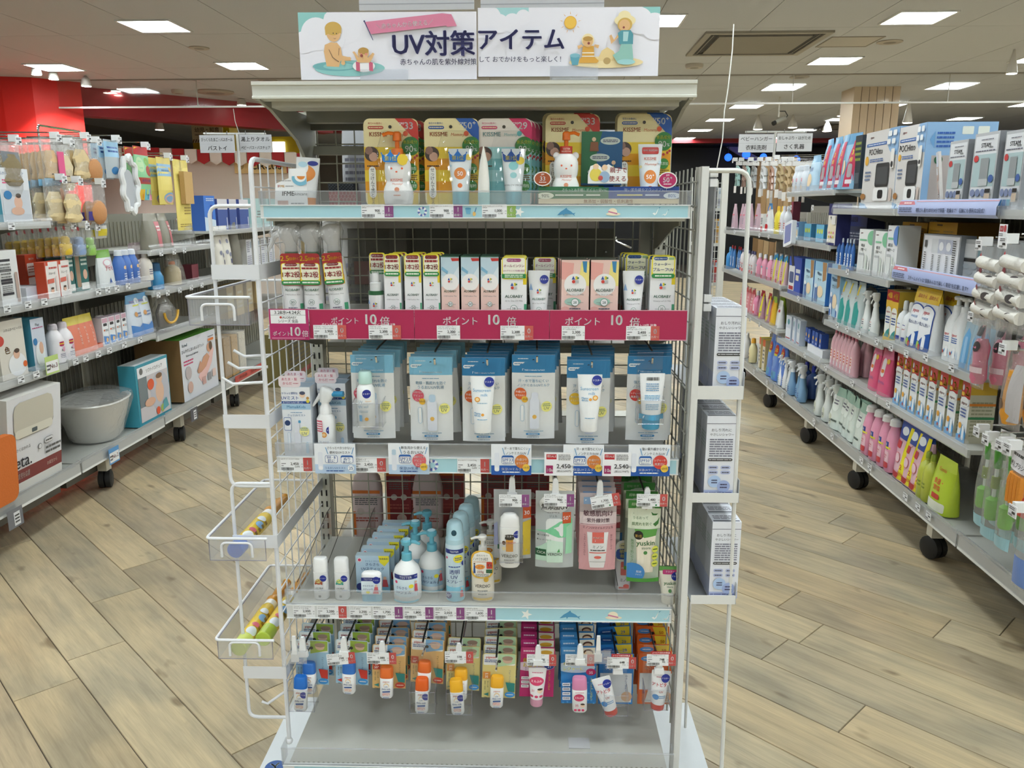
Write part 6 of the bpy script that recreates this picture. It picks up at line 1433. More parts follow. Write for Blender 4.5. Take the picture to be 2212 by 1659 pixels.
for i,(px,c) in enumerate(((1232,'8a2a36'),(1268,'a33a44'),(1310,'9a3040'),(1345,'b05a64'))):
 k=thing('rear_pouch','dark red pouch on a rear hook, %s from left' % ORD[i],'pouch','dark red rear pouches');o,p=gusset_pouch(k,.1,.17,.02,c);p.l(.2,.5,.8,.8,3,'d9a0a8');p.out(o,'pouch_print');gput(k,glx(px,.62,1.24),.62,1.325)
def redback(p):p.r(0,.84,1,.9,'d9742f');p.l(.1,.62,.9,.8,5,'666');p.e(.3,.5,.13,'c9b9b4');p.e(.7,.5,.13,'c9b9b4');p.l(.1,.3,.9,.4,2,'b05a50');p.r(0,.05,.12,.5,'d9742f');p.e(.6,.16,.2,'d5b9b4',.07)
for i,px in enumerate((795,925)):
 k=thing('detergent_bottle','pink shouldered pack back with orange band seen through the mesh, '+('left','right')[i],'bottle','orange banded bottles behind the mesh');b=obj('bottle',MB().loft([(0,.044,.025,4),(.15,.044,.025,4),(.185,.038,.02,3),(.2,.026,.014,2.4)],'d9c6c6','plastic',22),k);p=Pr(.084,.165,y0=-.0255);redback(p);p.out(b,'bottle_print');gput(k,glx(px,.52,.62),.52,.53)
for i,px in enumerate((862,880,975,1290,1330,1065,1110,1160)):
 k=bxf(.075,.2,.05,('8a2f34','9a3c40','a04a48')[i % 3],redback,side='6a2428')('dark red pack behind the mesh at fourth shelf height, %s' % ORD[i]);gput(k,glx(px,.57,.62),.57+.004*i,.53)
# ------------------------------------------------------------------ aisle gondolas on castors
RX,LX=1.6,-2.35
PANC='8f8c80'
def caster(parent,x,y):
 b=MB().box(x-.025,y-.025,.1,x+.025,y+.025,.19,'cfcabb','painted');o=obj('caster',b,parent)
 obj('wheel',MB().loft([(-.034,.036,.036),(-.028,.05,.05),(-.004,.05,.05),(-.003,.03,.03),(.003,.03,.03),(.004,.05,.05),(.028,.05,.05),(.034,.036,.036)],'131313','rubber',18),o,(x,y,.0515),(0,R(90),R(20)))
def unit(side,X,y0,y1,shelves,label,base=(.19,.245),deep=.46,zt=1.5,panel=True,pc=PANC,strips=(),grid=False):
 t=thing('aisle_gondola',label,'shelving unit','aisle gondolas on castors');s=side
 def bx(mb,xa,ya,za,xb,yb,zb,c,f='painted'):return mb.box(min(X+s*xa,X+s*xb),ya,za,max(X+s*xa,X+s*xb),yb,zb,c,f)
 if panel:
  b=bx(MB(),deep+.01,y0+.01,.2,deep+.03,y1-.01,zt,pc)
  obj('back_panel',b,t)
  b=MB()
  for i in range(1,20):bx(b,deep+.004,y0+i*(y1-y0)/20-.002,.25,deep+.01,y0+i*(y1-y0)/20+.002,zt-.05,'a5a296')
  obj('back_ribs',b,t)
 obj('upright',bx(MB(),deep-.005,y0,.08,deep+.035,y0+.028,zt,'b9b7aa'),t)
 if base:
  o=obj('base_shelf',bx(bx(MB(),.0,y0+.004,base[0],deep,y1-.004,base[1]-.005,'a9aaa4'),-.006,y0+.003,base[0],.0,y1-.003,base[0]+.012,'f0f0ec'),t)
  b=bx(MB(),-.008,y0+.003,base[0]+.012,-.003,y1-.003,base[1]+.018,'d3d5d8','guard');bx(b,-.009,y0+.003,base[1]+.012,-.002,y1-.003,base[1]+.018,'e3e5e8','guard');obj('price_rail',bx(bx(b,-.004,y0+.003,base[0]+.01,-.001,y1-.003,base[1],'c4c4c0'),0,0,0,0,0,0,'fff'),o)
  obj('base_beam',bx(MB(),.1,y0+.02,.1,deep,y1-.02,.19,'5a584f'),t)
  caster(t,X+s*.07,y0+.32)
 for q in shelves:
  zb=q[0];a,c=(q[1],q[2]) if len(q)>2 else (y0,y1);guard=q[3] if len(q)>3 else .03
  o=obj('shelf',bx(MB(),.004,a+.003,zb+.012,deep,c-.003,zb+.03,'b9b9b2'),t)
  b=bx(MB(),-.004,a+.002,zb,.006,c-.002,zb+.032,'c9cac6');obj('price_rail',b,o)
  b=MB();pf=[(-.005,zb),(-.016,zb+.012),(-.014,zb+.035),(-.003,zb+.035+guard)]
  vs=[(X+s*u,yy,v) for yy in (a+.002,c-.002) for u,v in pf];b.add(vs,[(i,i+1,i+5,i+4) for i in range(3)],'d8dade','guard',True);obj('clear_front',b,o)
  for yy in (a+.02,c-.02):obj('bracket',MB().prism([(X+s*u,v) for u,v in ((.05,zb+.012),(deep,zb+.012),(deep,zb-.08),(deep-.06,zb-.07))],yy-.002,yy+.002,'8f8d82','painted','y'),o)
 return t
unit(1,RX,2.1,3.03,((1.455,),),'nearest right aisle unit with hanging brushes',zt=1.52)
unit(1,RX,3.04,3.92,((1.455,),(1.165,),(.84,),(.555,3.04,3.92)),'second right aisle unit from the camera, steam cartons on top',zt=1.5)
unit(1,RX,3.93,4.79,((1.455,),(1.12,),(.82,),(.553,)),'third right aisle unit from the camera, cream steriliser cartons on top',zt=1.5)
unit(1,RX,4.8,5.74,((1.56,4.5+.3,5.74),(1.245,),(.885,),(.557,)),'fourth right aisle unit from the camera, refill bags on top',zt=1.6)
unit(1,RX,5.75,6.75,((1.27,),(.92,),(.605,)),'farthest right aisle unit with hangers on top hooks',zt=1.5)
unit(1,RX,6.76,7.7,((1.25,),(.9,)),'last right aisle unit behind the white rack',zt=1.45,base=(.17,.225))
unit(-1,LX,2.8,3.73,((1.4,),(1.04,),(.725,)),'nearest left aisle unit with scale carton at the bottom',zt=1.72,pc='6f6c62')
unit(-1,LX,3.74,4.62,((1.04,),(.735,)),'second left aisle unit with bagged tub at the bottom',zt=1.72,pc='6f6c62')
unit(-1,LX,4.63,5.55,((1.215,),(.975,),(.71,)),'third left aisle unit with the bath mat carton',base=(.2,.25),zt=1.45)
unit(-1,LX,5.56,6.5,((.98,),(1.3,)),'fourth left aisle unit with red sale rail',base=(.2,.25),zt=1.45)
unit(-1,LX,6.51,7.6,((.98,),(1.3,),(.65,)),'farthest left aisle unit behind the wire rack',base=(.2,.25),zt=1.45)
b=MB()
# ------------------------------------------------------------------ product makers for the aisles
def A_box(w,h,d,front,side=None,top=None,dec=None,name='carton',cat='carton',near=None):
 def f(lab,grp=None):
  k=thing(name,lab,cat,grp);b=card_box(k,w,h,d,front,side,top)
  p=Pr(w,h,eps=.0004)
  if dec:dec(p);p.out(b)
  if near:
   q=Pr(d,h,eps=.0004,fn=lambda X,Z,o:(w/2+o,X+d/2,Z));near(q);q.out(b,'side_print')
   q=Pr(d,h,eps=.0004,fn=lambda X,Z,o:(-w/2-o,-X+d/2,Z));near(q);q.out(b,'side_print')
  return k
 return f
def A_bot(r,h,col,cap,lab_c='eef',dec=None,neck=.4,caph=.14,fin='plastic',ry=None,pw=2.4,name='bottle',cat='bottle',capw=None):
 def f(lab,grp=None):
  k=thing(name,lab,cat,grp);q=ry or r;hb=h*(1-caph);cw=capw or neck
  b=obj('bottle',MB().loft([(0,r*.92,q*.92,pw),(h*.02,r,q,pw),(hb*.68,r,q,pw),(hb*.85,r*.82,q*.82),(hb*.96,r*neck,r*neck),(hb,r*neck,r*neck)],col,fin,14),k)
  obj('cap',MB().loft([(hb,r*cw*1.1,r*cw*1.1),(h*.97,r*cw,r*cw),(h,r*cw*.7,r*cw*.7)],cap,'plastic',12),k)
  p=Pr(r*1.5,hb*.6,r*1.01,q*1.01,z0=hb*.06,eps=.0005)
  if dec:dec(p)
  elif lab_c:p.rr(.02,.05,.98,.95,lab_c,.2);p.l(.2,.25,.8,.7,3,'668')
  p.out(b,'bottle_print');return k
 return f
def A_trig(r,h,col,head,dec=None,fin='plastic'):
 def f(lab,grp=None):
  k=thing('trigger_bottle',lab,'spray bottle',grp);hb=h*.68
  b=obj('bottle',MB().loft([(0,r*.95,r*.75,3),(h*.02,r,r*.8,3),(hb*.4,r,r*.8,3),(hb*.62,r*.72,r*.6),(hb*.75,r*.62,r*.55),(hb,r*.4,r*.4)],col,fin,14),k)
  m=MB().loft([(hb,r*.5,r*.5),(hb+h*.05,r*.48,r*.48),(hb+h*.1,r*.3,r*.3),(hb+h*.16,r*.55,r*.36,2.6,-r*.05),(h*.97,r*.7,r*.38,2.8,-r*.2),(h,r*.5,r*.3,2.4,-r*.1)],head,'plastic',12)
  m.tube([(-r*.7,0,h*.93),(-r*1.15,0,h*.91)],r*.18,head,'plastic',8);m.tube([(-r*.45,0,h*.88),(-r*.75,0,h*.8),(-r*.85,0,h*.74)],r*.12,head,'plastic',6)
  m.v=[(y,x,z) for x,y,z in m.v];m.f=[q[::-1] for q in m.f]
  obj('trigger_head',m,k);p=Pr(r*1.4,hb*.5,r*1.01,r*.81,z0=hb*.05,eps=.0005)
  if dec:dec(p);p.out(b,'bottle_print')
  return k
 return f
def A_pump(r,h,col,pc,dec=None):
 def f(lab,grp=None):
  k=thing('pump_bottle',lab,'pump bottle',grp);b=pump_bottle(k,r,h*.78,col,pc,1,2.4,.66,r*.75,h*.22);p=Pr(r*1.5,h*.45,r*1.01,r*.76,z0=h*.06,eps=.0005)
  if dec:dec(p);p.out(b,'bottle_print')
  return k
 return f
def A_pouch(w,h,d,col,top=None,dec=None,fin='plastic',spout=None,name='refill_pouch',cat='pouch'):
 def f(lab,grp=None):
  k=thing(name,lab,cat,grp)
  b=MB().loft([(0,w*.47,d*.5,3),(h*.08,w*.5,d*.5,2.6),(h*.5,w*.49,d*.4,2.4),(h*.8,w*.47,d*.2,2.2)],col,fin,16);b.loft([(h*.8,w*.47,d*.2,2.2),(h*.93,w*.43,d*.06,2),(h,w*.42,.002,2)],top or col,fin,16)
  o=obj('pouch',b,k)
  if spout:obj('spout',MB().loft([(h*.96,.012,.012),(h*1.03,.012,.012)],spout,'plastic',10),k)
  def fn(X,Z,off):
   t_=Z/h;yy=d*.5 if t_<.1 else d*.5-(t_-.1)*d*.24 if t_<.5 else d*.4-(t_-.5)/.3*d*.2 if t_<.8 else d*.2-(t_-.8)/.2*d*.2
   hw=w*.49;return (X,-yy*(1-abs(X/hw)**2.4)**(1/2.4) if abs(X)<hw else 0,Z) if False else (X,-max(.001,yy)*(max(0,1-abs(X/hw)**2.4))**(1/2.4)-off-.0004,Z)
  p=Pr(w*.86,h*.94,z0=h*.02,fn=fn,eps=.0004)
  if dec:dec(p);p.out(o,'pouch_print')
  return k
 return f
def A_hang(w,h,bulge,col,dec=None,fin='film',inner=None,name='hanging_pack',cat='pack'):
 def f(lab,grp=None):
  k=thing(name,lab,cat,grp)
  if inner:inner(k)
  o,p=gusset_pouch(k,w,h,bulge,col,fin=fin,name='clear_bag' if fin=='film' else 'pack')
  if dec:dec(p);p.out(o,'pack_print')
  return k
 return f
def row(mk_,n,side,X,z,px0,px1,lab,grp=None,inset=.05,jit=.004,yaw=4,depth=1,dstep=.08,roll=0):
 """n alike things along a shelf between two photo columns; depth rows behind"""
 base=None;rr_=random.Random(int(px0*7+z*100))
 for i in range(n):
  px=px0 if n==1 else px0+(px1-px0)*i/(n-1)
  for j in range(depth):
   m=n*depth
   L_=lab if m==1 else lab+', '+((ORD[i]+' from left') if n>1 else '')+((' ' if n>1 else '')+ORD[j]+' deep' if depth>1 else '')
   a=mk_(L_,grp) if base is None else dup(base,L_);base=base or a
   xx=X+side*(inset+dstep*j)
   aput(a,side,xx+rr_.uniform(-jit,jit),aisleY(px,xx,z+.08),z,rr_.uniform(-yaw,yaw),0,roll)
 return base
def zof(px,py,X):return onX(px,py,X).z
# prints
def d_pigeon(p):p.t(.5,.84,.14,'pigeon','c0303a',.6,.9);p.l(.2,.55,.8,.76,3,'2f5fa8');p.p([(.1,.02),(.9,.02),(.9,.3),(.6,.36),(.3,.2),(.1,.16)],'6aa8dc');p.e(.3,.2,.14,'c0432f',.06);p.rr(.58,.06,.78,.4,'f0f2f4',.4)
def d_two(p):
 p.r(0,.72,1,1,'b3252c');p.t(.6,.84,.2,'2','f0c832',.36,1.2);p.t(.82,.8,.1,'個','f0c832',.2,.6);p.e(.2,.88,.1,'cdd6e0',.05);p.rr(.06,.75,.4,.81,'e8b93a',.4);p.e(.5,.66,.48,'f1f2f4',.08);d_pigeon2(p)
def d_pigeon2(p):p.t(.5,.64,.08,'pigeon','c0303a',.6,.8);p.l(.18,.4,.82,.56,3,'2f4f94');p.e(.3,.26,.16,'e3a23a',.05);p.p([(0,0),(1,0),(1,.16),(.6,.3),(.4,.12),(0,.1)],'5aa5dc');p.rr(.6,.04,.85,.28,'eef2f6',.4);p.e(.42,.08,.1,'b0392f',.03)
def d_four(p):p.r(0,.8,1,1,'b3252c');p.t(.5,.9,.14,'4個','f0c832',.7,1);p.r(0,.66,1,.8,'ecc23a');p.rr(.06,.1,.94,.68,'eef0ea',.4);p.t(.5,.58,.07,'pigeon','c0303a',.6,.8);p.l(.18,.34,.82,.5,3,'2f4f94');p.r(0,0,1,.12,'d9b23a');p.p([(.1,.08),(.9,.08),(.9,.26),(.5,.2)],'2f8f8a')
def d_lab(c1,c2='668',n=3):return lambda p:(p.rr(.06,.08,.94,.92,c1,.25),p.l(.2,.3,.8,.75,n,c2))
# ------------------------------------------------------------------ right aisle, top shelf
ZT=1.487
def pochi(p):
 p.r(0,0,1,1,'d9d6d4');p.t(.2,.93,.045,'pigeon','c0303a',.3,.9);p.e(.98,.88,.3,'8fb5dc',.22);p.rr(.05,.81,.68,.85,'3f6ab0',.4);p.l(.1,.82,.63,.84,1,'e6ebf4');p.t(.36,.74,.11,'POCHItto','555',.66,.3);p.e(.1,.63,.055,'eab03a');p.l(.2,.6,.62,.65,2,'4a6aa8');p.l(.08,.36,.26,.5,3,'6a7a9a')
 p.rr(.42,.28,.82,.58,'2a2b2c',.12);p.rr(.45,.31,.79,.53,'454749',.1);p.rr(.4,.1,.84,.27,'f0f0ef',.2);p.rr(.54,.13,.7,.24,'1b1b1c',.3);p.rr(.88,.1,.96,.26,'c9b9b0',.3);p.e(.08,.16,.08,'a5733f',.04);p.r(0,.0,1,.07,'f0eeec');p.p([(0,0),(.28,0),(.18,.06),(0,.08)],'8fb9de')
 for u,v in ((.78,.93),(.92,.93),(.76,.83),(.9,.83)):p.rr(u-.05,v-.03,u+.05,v+.035,'f2f4f6',.2)
 p.rr(.86,.5,.96,.74,'eceae6',.1);p.e(.91,.55,.035,'222')
def pochi_side(p):p.r(0,0,1,1,'8fb5dc');p.r(.1,.0,.7,.62,'b5aba8');[p.rr(u,.86,u+.16,.95,'e6ebe2',.1) for u in (.5,.72)];p.l(.15,.7,.4,.9,4,'2f5fb0');p.e(.2,.57,.06,'1f5a3a');p.p([(.05,.8),(.12,.9),(.12,.7)],'6a9fd0')
def fit(side,X,z,px0,px1,pyt,d,inset=.02):
 Y0,Y1=aisleY(px0,X+side*inset,z+.1),aisleY(px1,X+side*inset,z+.1);w=abs(Y1-Y0);h=onX((px0+px1)/2,pyt,X+side*inset).z-z
 return (Y0+Y1)/2,w,h
def bigbox(side,X,z,px0,px1,pyt,d,lab,front,sidec=None,top=None,dec=None,near=None,inset=.02,yaw=0,name='carton',grp=None,hmul=1):
 Y,w,h=fit(side,X,z,px0,px1,pyt,d,inset);k=A_box(w,h*hmul,d,front,sidec,top,dec,name,'carton',near)(lab,grp)
 return aput(k,side,X+side*inset,Y,z,yaw)
bigbox(1,RX,ZT,1862,1932,283,.2,'cream steriliser carton with black machine, left of the two','d9d6d4','8fb5dc','d5d3d0',pochi)
bigbox(1,RX,ZT,1933,1990,273,.3,'cream steriliser carton with blue side, right of the two','d9d6d4','8fb5dc','3a3c3c',pochi,pochi_side)
def steam(p):p.r(0,0,1,1,'b4b6ba');p.r(.05,.04,.95,.96,'d8dade');p.r(.05,.3,.95,.72,'a9bfc2');p.t(.5,.84,.08,'STEAM','333',.5,.6);p.t(.72,.81,.05,'mate','333',.3,.2);p.l(.1,.75,.9,.78,1,'667');p.l(.3,.9,.8,.92,1,'667');p.e(.17,.67,.1,'c23a3a',.045);p.rr(.38,.33,.72,.67,'8f9496',.05);p.rr(.36,.31,.74,.4,'b9bdbf',.2);p.e(.86,.4,.1,'3f5fa0',.05);[p.e(u,.22,.1,'7a86a8',.05) or p.e(u,.22,.088,'dfe2e8',.044) for u in (.18,.4,.62)];[p.r(u,.05,u+.18,.13,c) for u,c in ((.08,'2f6fa0'),(.29,'3a6fa8'),(.5,'5a9fb5'))];p.r(.72,.22,.94,.27,'222');p.r(.72,.1,.94,.21,'c9b5a0')
for i,(a,c,y,nm) in enumerate(((2044,2082,305,'half hidden behind the photo strip'),(2096,2148,288,'in the middle'),(2162,2206,283,'nearest the camera'))):
 bigbox(1,RX,ZT,a,c,y,.17,'grey steam cleaner carton with round red mark, '+nm,'b4b6ba','8d9096','9a9ca0',steam)
k=thing('bagged_cup','clear crumpled bag leaning before the steam cartons','bag');obj('bag',MB().loft([(0,.07,.03,3),(.04,.075,.04,2.6,.01),(.1,.05,.03,2.4,.04),(.15,.02,.01,2,.06)],'dfe3e6','film',16),k);obj('cup',MB().loft([(.005,.04,.025),(.05,.05,.03),(.06,.02,.02)],'b9bdc4','plastic',14),k);aput(k,1,RX+.06,aisleY(1985,RX+.06,1.5),ZT)
k=thing('photo_strip','upright photo strip display leaning on the steam cartons','sign');o=obj('strip_board',MB().box(-.045,0,0,.045,.012,.235,'e9e4e2','paper'),k);p=Pr(.09,.235,eps=.0004);p.r(0,.74,1,1,'e4e8f6');p.r(0,.5,1,.74,'d9c3b4');p.p([(0,.5),(1,.62),(1,.56),(0,.46)],'c99f8a');p.r(.06,.6,.7,.72,'f0eef2');p.e(.3,.4,.16,'dcb8a8',.06);p.e(.7,.3,.18,'cfa898',.06);p.l(.4,.15,.9,.28,3,'8a6a5a');p.e(.25,.15,.14,'b98f80',.06);p.out(o,'strip_print');aput(k,1,RX+.03,aisleY(2030,RX+.03,1.5),ZT,-20,8)
# printed strips on the steam shelves
def strip(zb,px0,px1,txt,lab):
 Y0,Y1=aisleY(px0,RX-.02,zb+.03),aisleY(px1,RX-.02,zb+.03);w=abs(Y0-Y1);k=thing('shelf_strip',lab,'shelf strip');b=MB();pf=[(0,0),(-.012,.012),(-.012,.04),(.0,.07)]
 b.add([(x,y,z) for x in (-w/2,w/2) for y,z in pf],[(i,i+4,i+5,i+1) for i in range(3)],'a9b4dc','plastic',True);o=obj('curved_strip',b,k)
 p=Pr(w,.066,eps=.0005,fn=lambda X,Z,o_:(X,-.0125-o_ if .012<Z<.04 else-.0125*(Z/.012 if Z<.012 else (.07-Z)/.03)-o_,Z));p.p([(0,.75),(.0,.98),(.17,.98),(.2,.75)],'b8525c');p.r(.2,.93,1,.98,'c98a94');p.l(.06,.8,.15,.93,1,'f0dfe0');p.l(.02,.25,.18,.6,3,'555f7a');p.t(.57,.4,.34,txt,'2f3f74',.68,.4);p.out(o,'strip_print');aput(k,1,RX-.017,(Y0+Y1)/2,zb)
strip(1.456,1944,2158,'哺乳びん最大5本を54分で除菌・乾燥まで！収納にも便利な2段式！','blue printed strip with red corner along the steam carton shelf');strip(1.166,1931,2119,'スチームメイトは“家族みんなで楽しく育児”を応援します!!','blue printed strip with red edge along the second shelf')
# second shelf
Z2a=1.197;Z2b=1.152
def d_green(p):p.t(.2,.92,.05,'pigeon','c0303a',.3,.8);p.e(.95,.82,.32,'7fbf9a',.16);p.rr(.08,.74,.6,.78,'7fbf9a',.4);p.t(.35,.64,.07,'哺乳瓶','444',.5,.4);p.t(.42,.55,.07,'消毒ケース','444',.7,.5);p.rr(.1,.05,.5,.44,'dfe3e4',.1);p.rr(.1,.42,.5,.47,'b9bdc0',.2);p.rr(.6,.06,.74,.44,'cfd8d2',.3);p.rr(.8,.06,.92,.36,'e3e6e4',.3)
for i,(a,c,y) in enumerate(((1853,1882,495),(1887,1912,499))):bigbox(1,RX,Z2b if i==0 else Z2b,a,c,y,.1,'white and green feeding bottle case carton, '+('left','right')[i],'e6e8e7','c9cdcc',None,d_green)
bigbox(1,RX,Z2b,1913,1936,487,.1,'tall white and blue feeding bottle case carton beside the green ones','e4e6ea','c9cdd0',None,lambda p:(d_green(p),p.e(.95,.82,.34,'5f86c8',.18)))
def d_yel(p):p.rr(.3,.93,.5,.96,'5a4210',.4);[p.l(u,v,u+.34,v+.1,2,'8a6a1a') or p.e(u+.2,v-.12,.14,'c9b27a',.08) for u,v in ((.08,.75),(.55,.75),(.08,.4),(.55,.4))]
bigbox(1,RX,Z2a,1945,1998,480,.2,'mustard yellow carton behind white manual panel, left','c8951f','8a6412',None,d_yel,inset=.16);bigbox(1,RX,Z2a,2001,2062,480,.2,'mustard yellow carton behind white manual panel, right','b98a1c','8a6412',None,d_yel,inset=.16)
def d_man(p):p.r(0,0,1,1,'8f9399');p.r(.03,.03,.97,.97,'e3e4ea');p.r(.26,.58,.44,.9,'d2d5da');p.r(.44,.58,.62,.9,'b9bed0');p.r(.63,.58,.82,.9,'b4b9cc');[p.e(u,.74,.06,'e3e5ea',.1) for u in (.53,.72)];[p.l(u,.08,u+.06,.55,12,'777') for u in (.3,.48,.68)];p.l(.84,.12,.92,.9,16,'222');p.r(.08,.7,.14,.86,'555');p.l(.08,.1,.14,.6,10,'444')
bigbox(1,RX,Z2a,1992,2072,507,.06,'grey carton end with white manual panel on second shelf','8f9399','7d8188',None,d_man,inset=.03)
def d_gray(p):p.r(.08,.6,.5,.9,'c9cbce');p.r(.55,.6,.92,.9,'6f8f98');p.r(.08,.5,.5,.58,'1f2022');[p.e(u,v,.12,'9aa0a6',.06) or p.e(u,v,.105,'b4b7bb',.052) for u,v in ((.2,.4),(.45,.4),(.3,.27))];p.r(.6,.2,.8,.5,'7f6f76');p.t(.5,.13,.1,'ətɐɯ','333',.4,.6)
bigbox(1,RX,Z2a,2078,2140,518,.15,'grey steam cleaner carton turned upside down on second shelf','a5a8ac','8a8d92',None,d_gray,inset=.05)
def d_navy(p):p.r(0,.7,1,1,'1d2f7a');p.r(.05,.05,.95,.62,'4a4f70');p.l(.1,.45,.9,.6,3,'c9ccd8');[p.r(u,.2,u+.2,.4,'26324f') for u in (.12,.4,.68)];p.t(.55,.82,.1,'専用容器','c9d2ee',.6,.4)
bigbox(1,RX,Z2b,1808,1868,452,.1,'dark navy disinfecting kit carton deep on second shelf','3a3f5e','24284a',None,d_navy,inset=.2)
def d_milt(p):p.r(0,.72,1,1,'2a2f6a');p.t(.5,.66,.12,'Milton','2f3f8a',.8,.6);p.e(.5,.36,.5,'efe3c8',.18);[p.e(u,v,.08,'d8bf3a' if (i_ % 2) else 'd0708a',.03) for i_,(u,v) in enumerate(((.25,.3),(.5,.3),(.75,.3),(.25,.2),(.5,.2),(.75,.2)))];p.rr(.5,.5,.95,.72,'e9e6e2',.1);p.r(0,0,1,.06,'2a2f6a')
bigbox(1,RX,1.277,1788,1806,440,.08,'narrow navy and cream sterilising carton at the unit joint','e9e3d6','2a2f6a',None,d_milt)
row(A_box(.075,.12,.05,'a9cbe2','6f9fc4','2a3f8a',lambda p:(p.r(0,.7,1,.96,'2f4a94'),p.e(.5,.35,.26,'efd9b8',.24),p.t(.5,.8,.14,'Milton','e6eaf2',.8,.5))),1,1,RX,1.277,1722,1722,'small pale blue carton on second shelf beside the tablet')
row(A_box(.13,.11,.06,'6fb5d8','3f86b0','2a3f8a',lambda p:([p.e(u,.62,.1,'d9df3a',.14) for u in (.22,.5,.78)],p.t(.5,.2,.16,'MiltonCP','24408a',.8,.8))),2,1,RX,1.277,1746,1772,'sky blue carton with yellow dots on second shelf',inset=.07)
row(A_bot(.012,.17,'3f70b8','c9d2dc',None,d_lab('e8edf4','2a4a94')),5,1,RX,Z2b,1812,1842,'small blue and white bottle with pink clip top on second shelf','blue and white bottles on second shelf',jit=.01)
row(A_pouch(.11,.22,.06,'e9eaec','3f86c4',lambda p:(p.e(.3,.86,.3,'2f6fb8',.1),p.e(.7,.86,.2,'c9a070',.08),p.e(.45,.6,.12,'d05a6a',.06),p.t(.45,.42,.1,'にこ','444',.4,.3),p.rr(.3,.04,.9,.3,'c8282e',.3))),1,1,RX,1.3,1663,1663,'white pouch with blue top and red foot on second shelf',inset=.06)
row(A_bot(.026,.2,'ecd94a','e9b92a',None,d_lab('f0e58a','a08a1a'),.4,.16),2,1,RX,1.3,1680,1690,'bright yellow detergent bottle with gold cap on second shelf');row(A_bot(.028,.2,'e6e8ee','d9dbe2',None,d_lab('d9d5e9','d0552f')),2,1,RX,1.3,1693,1702,'pearl white softener bottle beside the yellow one');row(A_box(.06,.23,.05,'8f2f48','5f2030'),1,1,RX,1.3,1709,1709,'maroon carton at the end of second shelf',inset=.08)
row(A_pouch(.1,.22,.05,'e3c6d2',None,lambda p:(p.r(.1,.55,.9,.6,'d05a6a'),p.l(.2,.2,.8,.45,4,'778')),'frost'),6,1,RX,1.3,1592,1632,'clear pinkish bagged bottle on second shelf','pinkish bags on second shelf',jit=.02,inset=.07)
row(A_box(.06,.14,.05,'e3e3e0','c9c9c4',None,lambda p:(p.r(.1,0,.9,.3,'c8565c'),p.l(.15,.4,.85,.8,4,'556'))),1,1,RX,1.3,1645,1645,'small white carton with red foot between bags and pouch')
# tablet screen on an arm
k=thing('shelf_tablet','small white framed screen tilted on the shelf edge','screen');o=obj('frame',MB().prism(rrect(.11,.16,.01),0,.03,'eceef2','plastic'),k);obj('screen',MB().box(-.04,-.001,.02,.04,0,.14,'7f86b4','print'),k);obj('arm',MB().prism([(-.012,.01),(.012,.01),(.05,-.14),(.03,-.14)],.03,.036,'2f2d30','rubber'),k);P=onX(1700,530,RX-.06);aput(k,1,RX-.06,P.y,P.z,12,-8,-16)
# third shelf
row(A_bot(.015,.2,'4f86c8','c8303a',None,d_lab('e6ebf2','2a4a94')),4,1,RX,.95,1582,1600,'slim blue bottle with red top on third shelf','slim blue bottles on third shelf',jit=.01)
row(A_bot(.024,.19,'e6dfe2','54507a',None,lambda p:(p.r(0,.6,1,.7,'c83a44'),p.r(0,0,1,.24,'d2545a'),p.l(.2,.3,.8,.55,3,'333'))),5,1,RX,.95,1606,1632,'white and coral bottle with violet cap on third shelf','coral bottles on third shelf',jit=.02)
row(A_bot(.038,.2,'e79ab4','e9e6e8',None,lambda p:(p.rr(.1,.1,.9,.85,'f0d5de',.3),p.rr(.2,.1,.8,.35,'d03a4a',.3),p.e(.5,.95,.3,'7fc9d8',.08)),.36,.16,ry=.03),3,1,RX,.935,1641,1664,'big pink detergent bottle with handle on third shelf','pink bottles on third shelf')
row(A_pouch(.12,.22,.06,'d8b4bc','2f8fc4',lambda p:(p.p([(.74,.02),(.95,.02),(.98,.9),(.84,.9)],'e2df3a'),p.t(.86,.22,.1,'2','2a5ab0',.14,.8),p.r(.2,.08,.7,.2,'c8303a'),p.l(.2,.3,.65,.5,3,'a85a64')),'plastic','e6e6e6'),3,1,RX,.935,1674,1697,'blue topped pink refill pouch with yellow stripe on third shelf','striped refill pouches on third shelf',inset=.06)
bigbox(1,RX,.917,1703,1729,555,.09,'royal blue storage tub with picture label on third shelf','2f4fb0','24408f','3a5ab8',lambda p:(p.rr(.02,.1,.5,.76,'e6e8ee',.05),p.rr(.08,.3,.44,.6,'4a5a8a',.2),p.rr(.08,.12,.44,.22,'b3303a',.1),p.rr(.6,.6,.94,.7,'d9dde6',.1),p.rr(.62,.4,.86,.54,'e0dcc8',.1)),name='storage_tub')
def d_mset(p):p.r(0,.78,1,1,'8fc0e2');p.t(.4,.72,.12,'Milton','3f66b0',.66,.6);p.p([(.62,1),(.95,1),(.95,.6),(.7,.55)],'a9825a');p.t(.45,.58,.09,'セット','333',.5,.5);p.e(.55,.3,.24,'efd9b8',.14);p.r(.1,.04,.36,.4,'5f7fb5');p.e(.2,.42,.1,'e6ebf2',.05)
for i,(a,c,y) in enumerate(((1736,1756,560),(1758,1784,565))):bigbox(1,RX,.917,a,c,y,.1,'pale blue sterilising set carton, %s of two on third shelf' %('left','right')[i],'b9d9ec','2f6fb8','8fb9d8',d_mset)
bigbox(1,RX,.87,1792,1812,570,.3,'deep blue sterilising set carton side at the unit joint','9fc3e0','2f7fc4','8fb9d8',d_mset,lambda p:(p.r(0,0,1,1,'8fbfe0'),p.p([(.2,.1),(1,.1),(1,.9),(.5,.9),(.2,.6)],'2f78c0'),p.l(.3,.5,.9,.8,6,'b9d5ec')),inset=.03)
Z3=.85
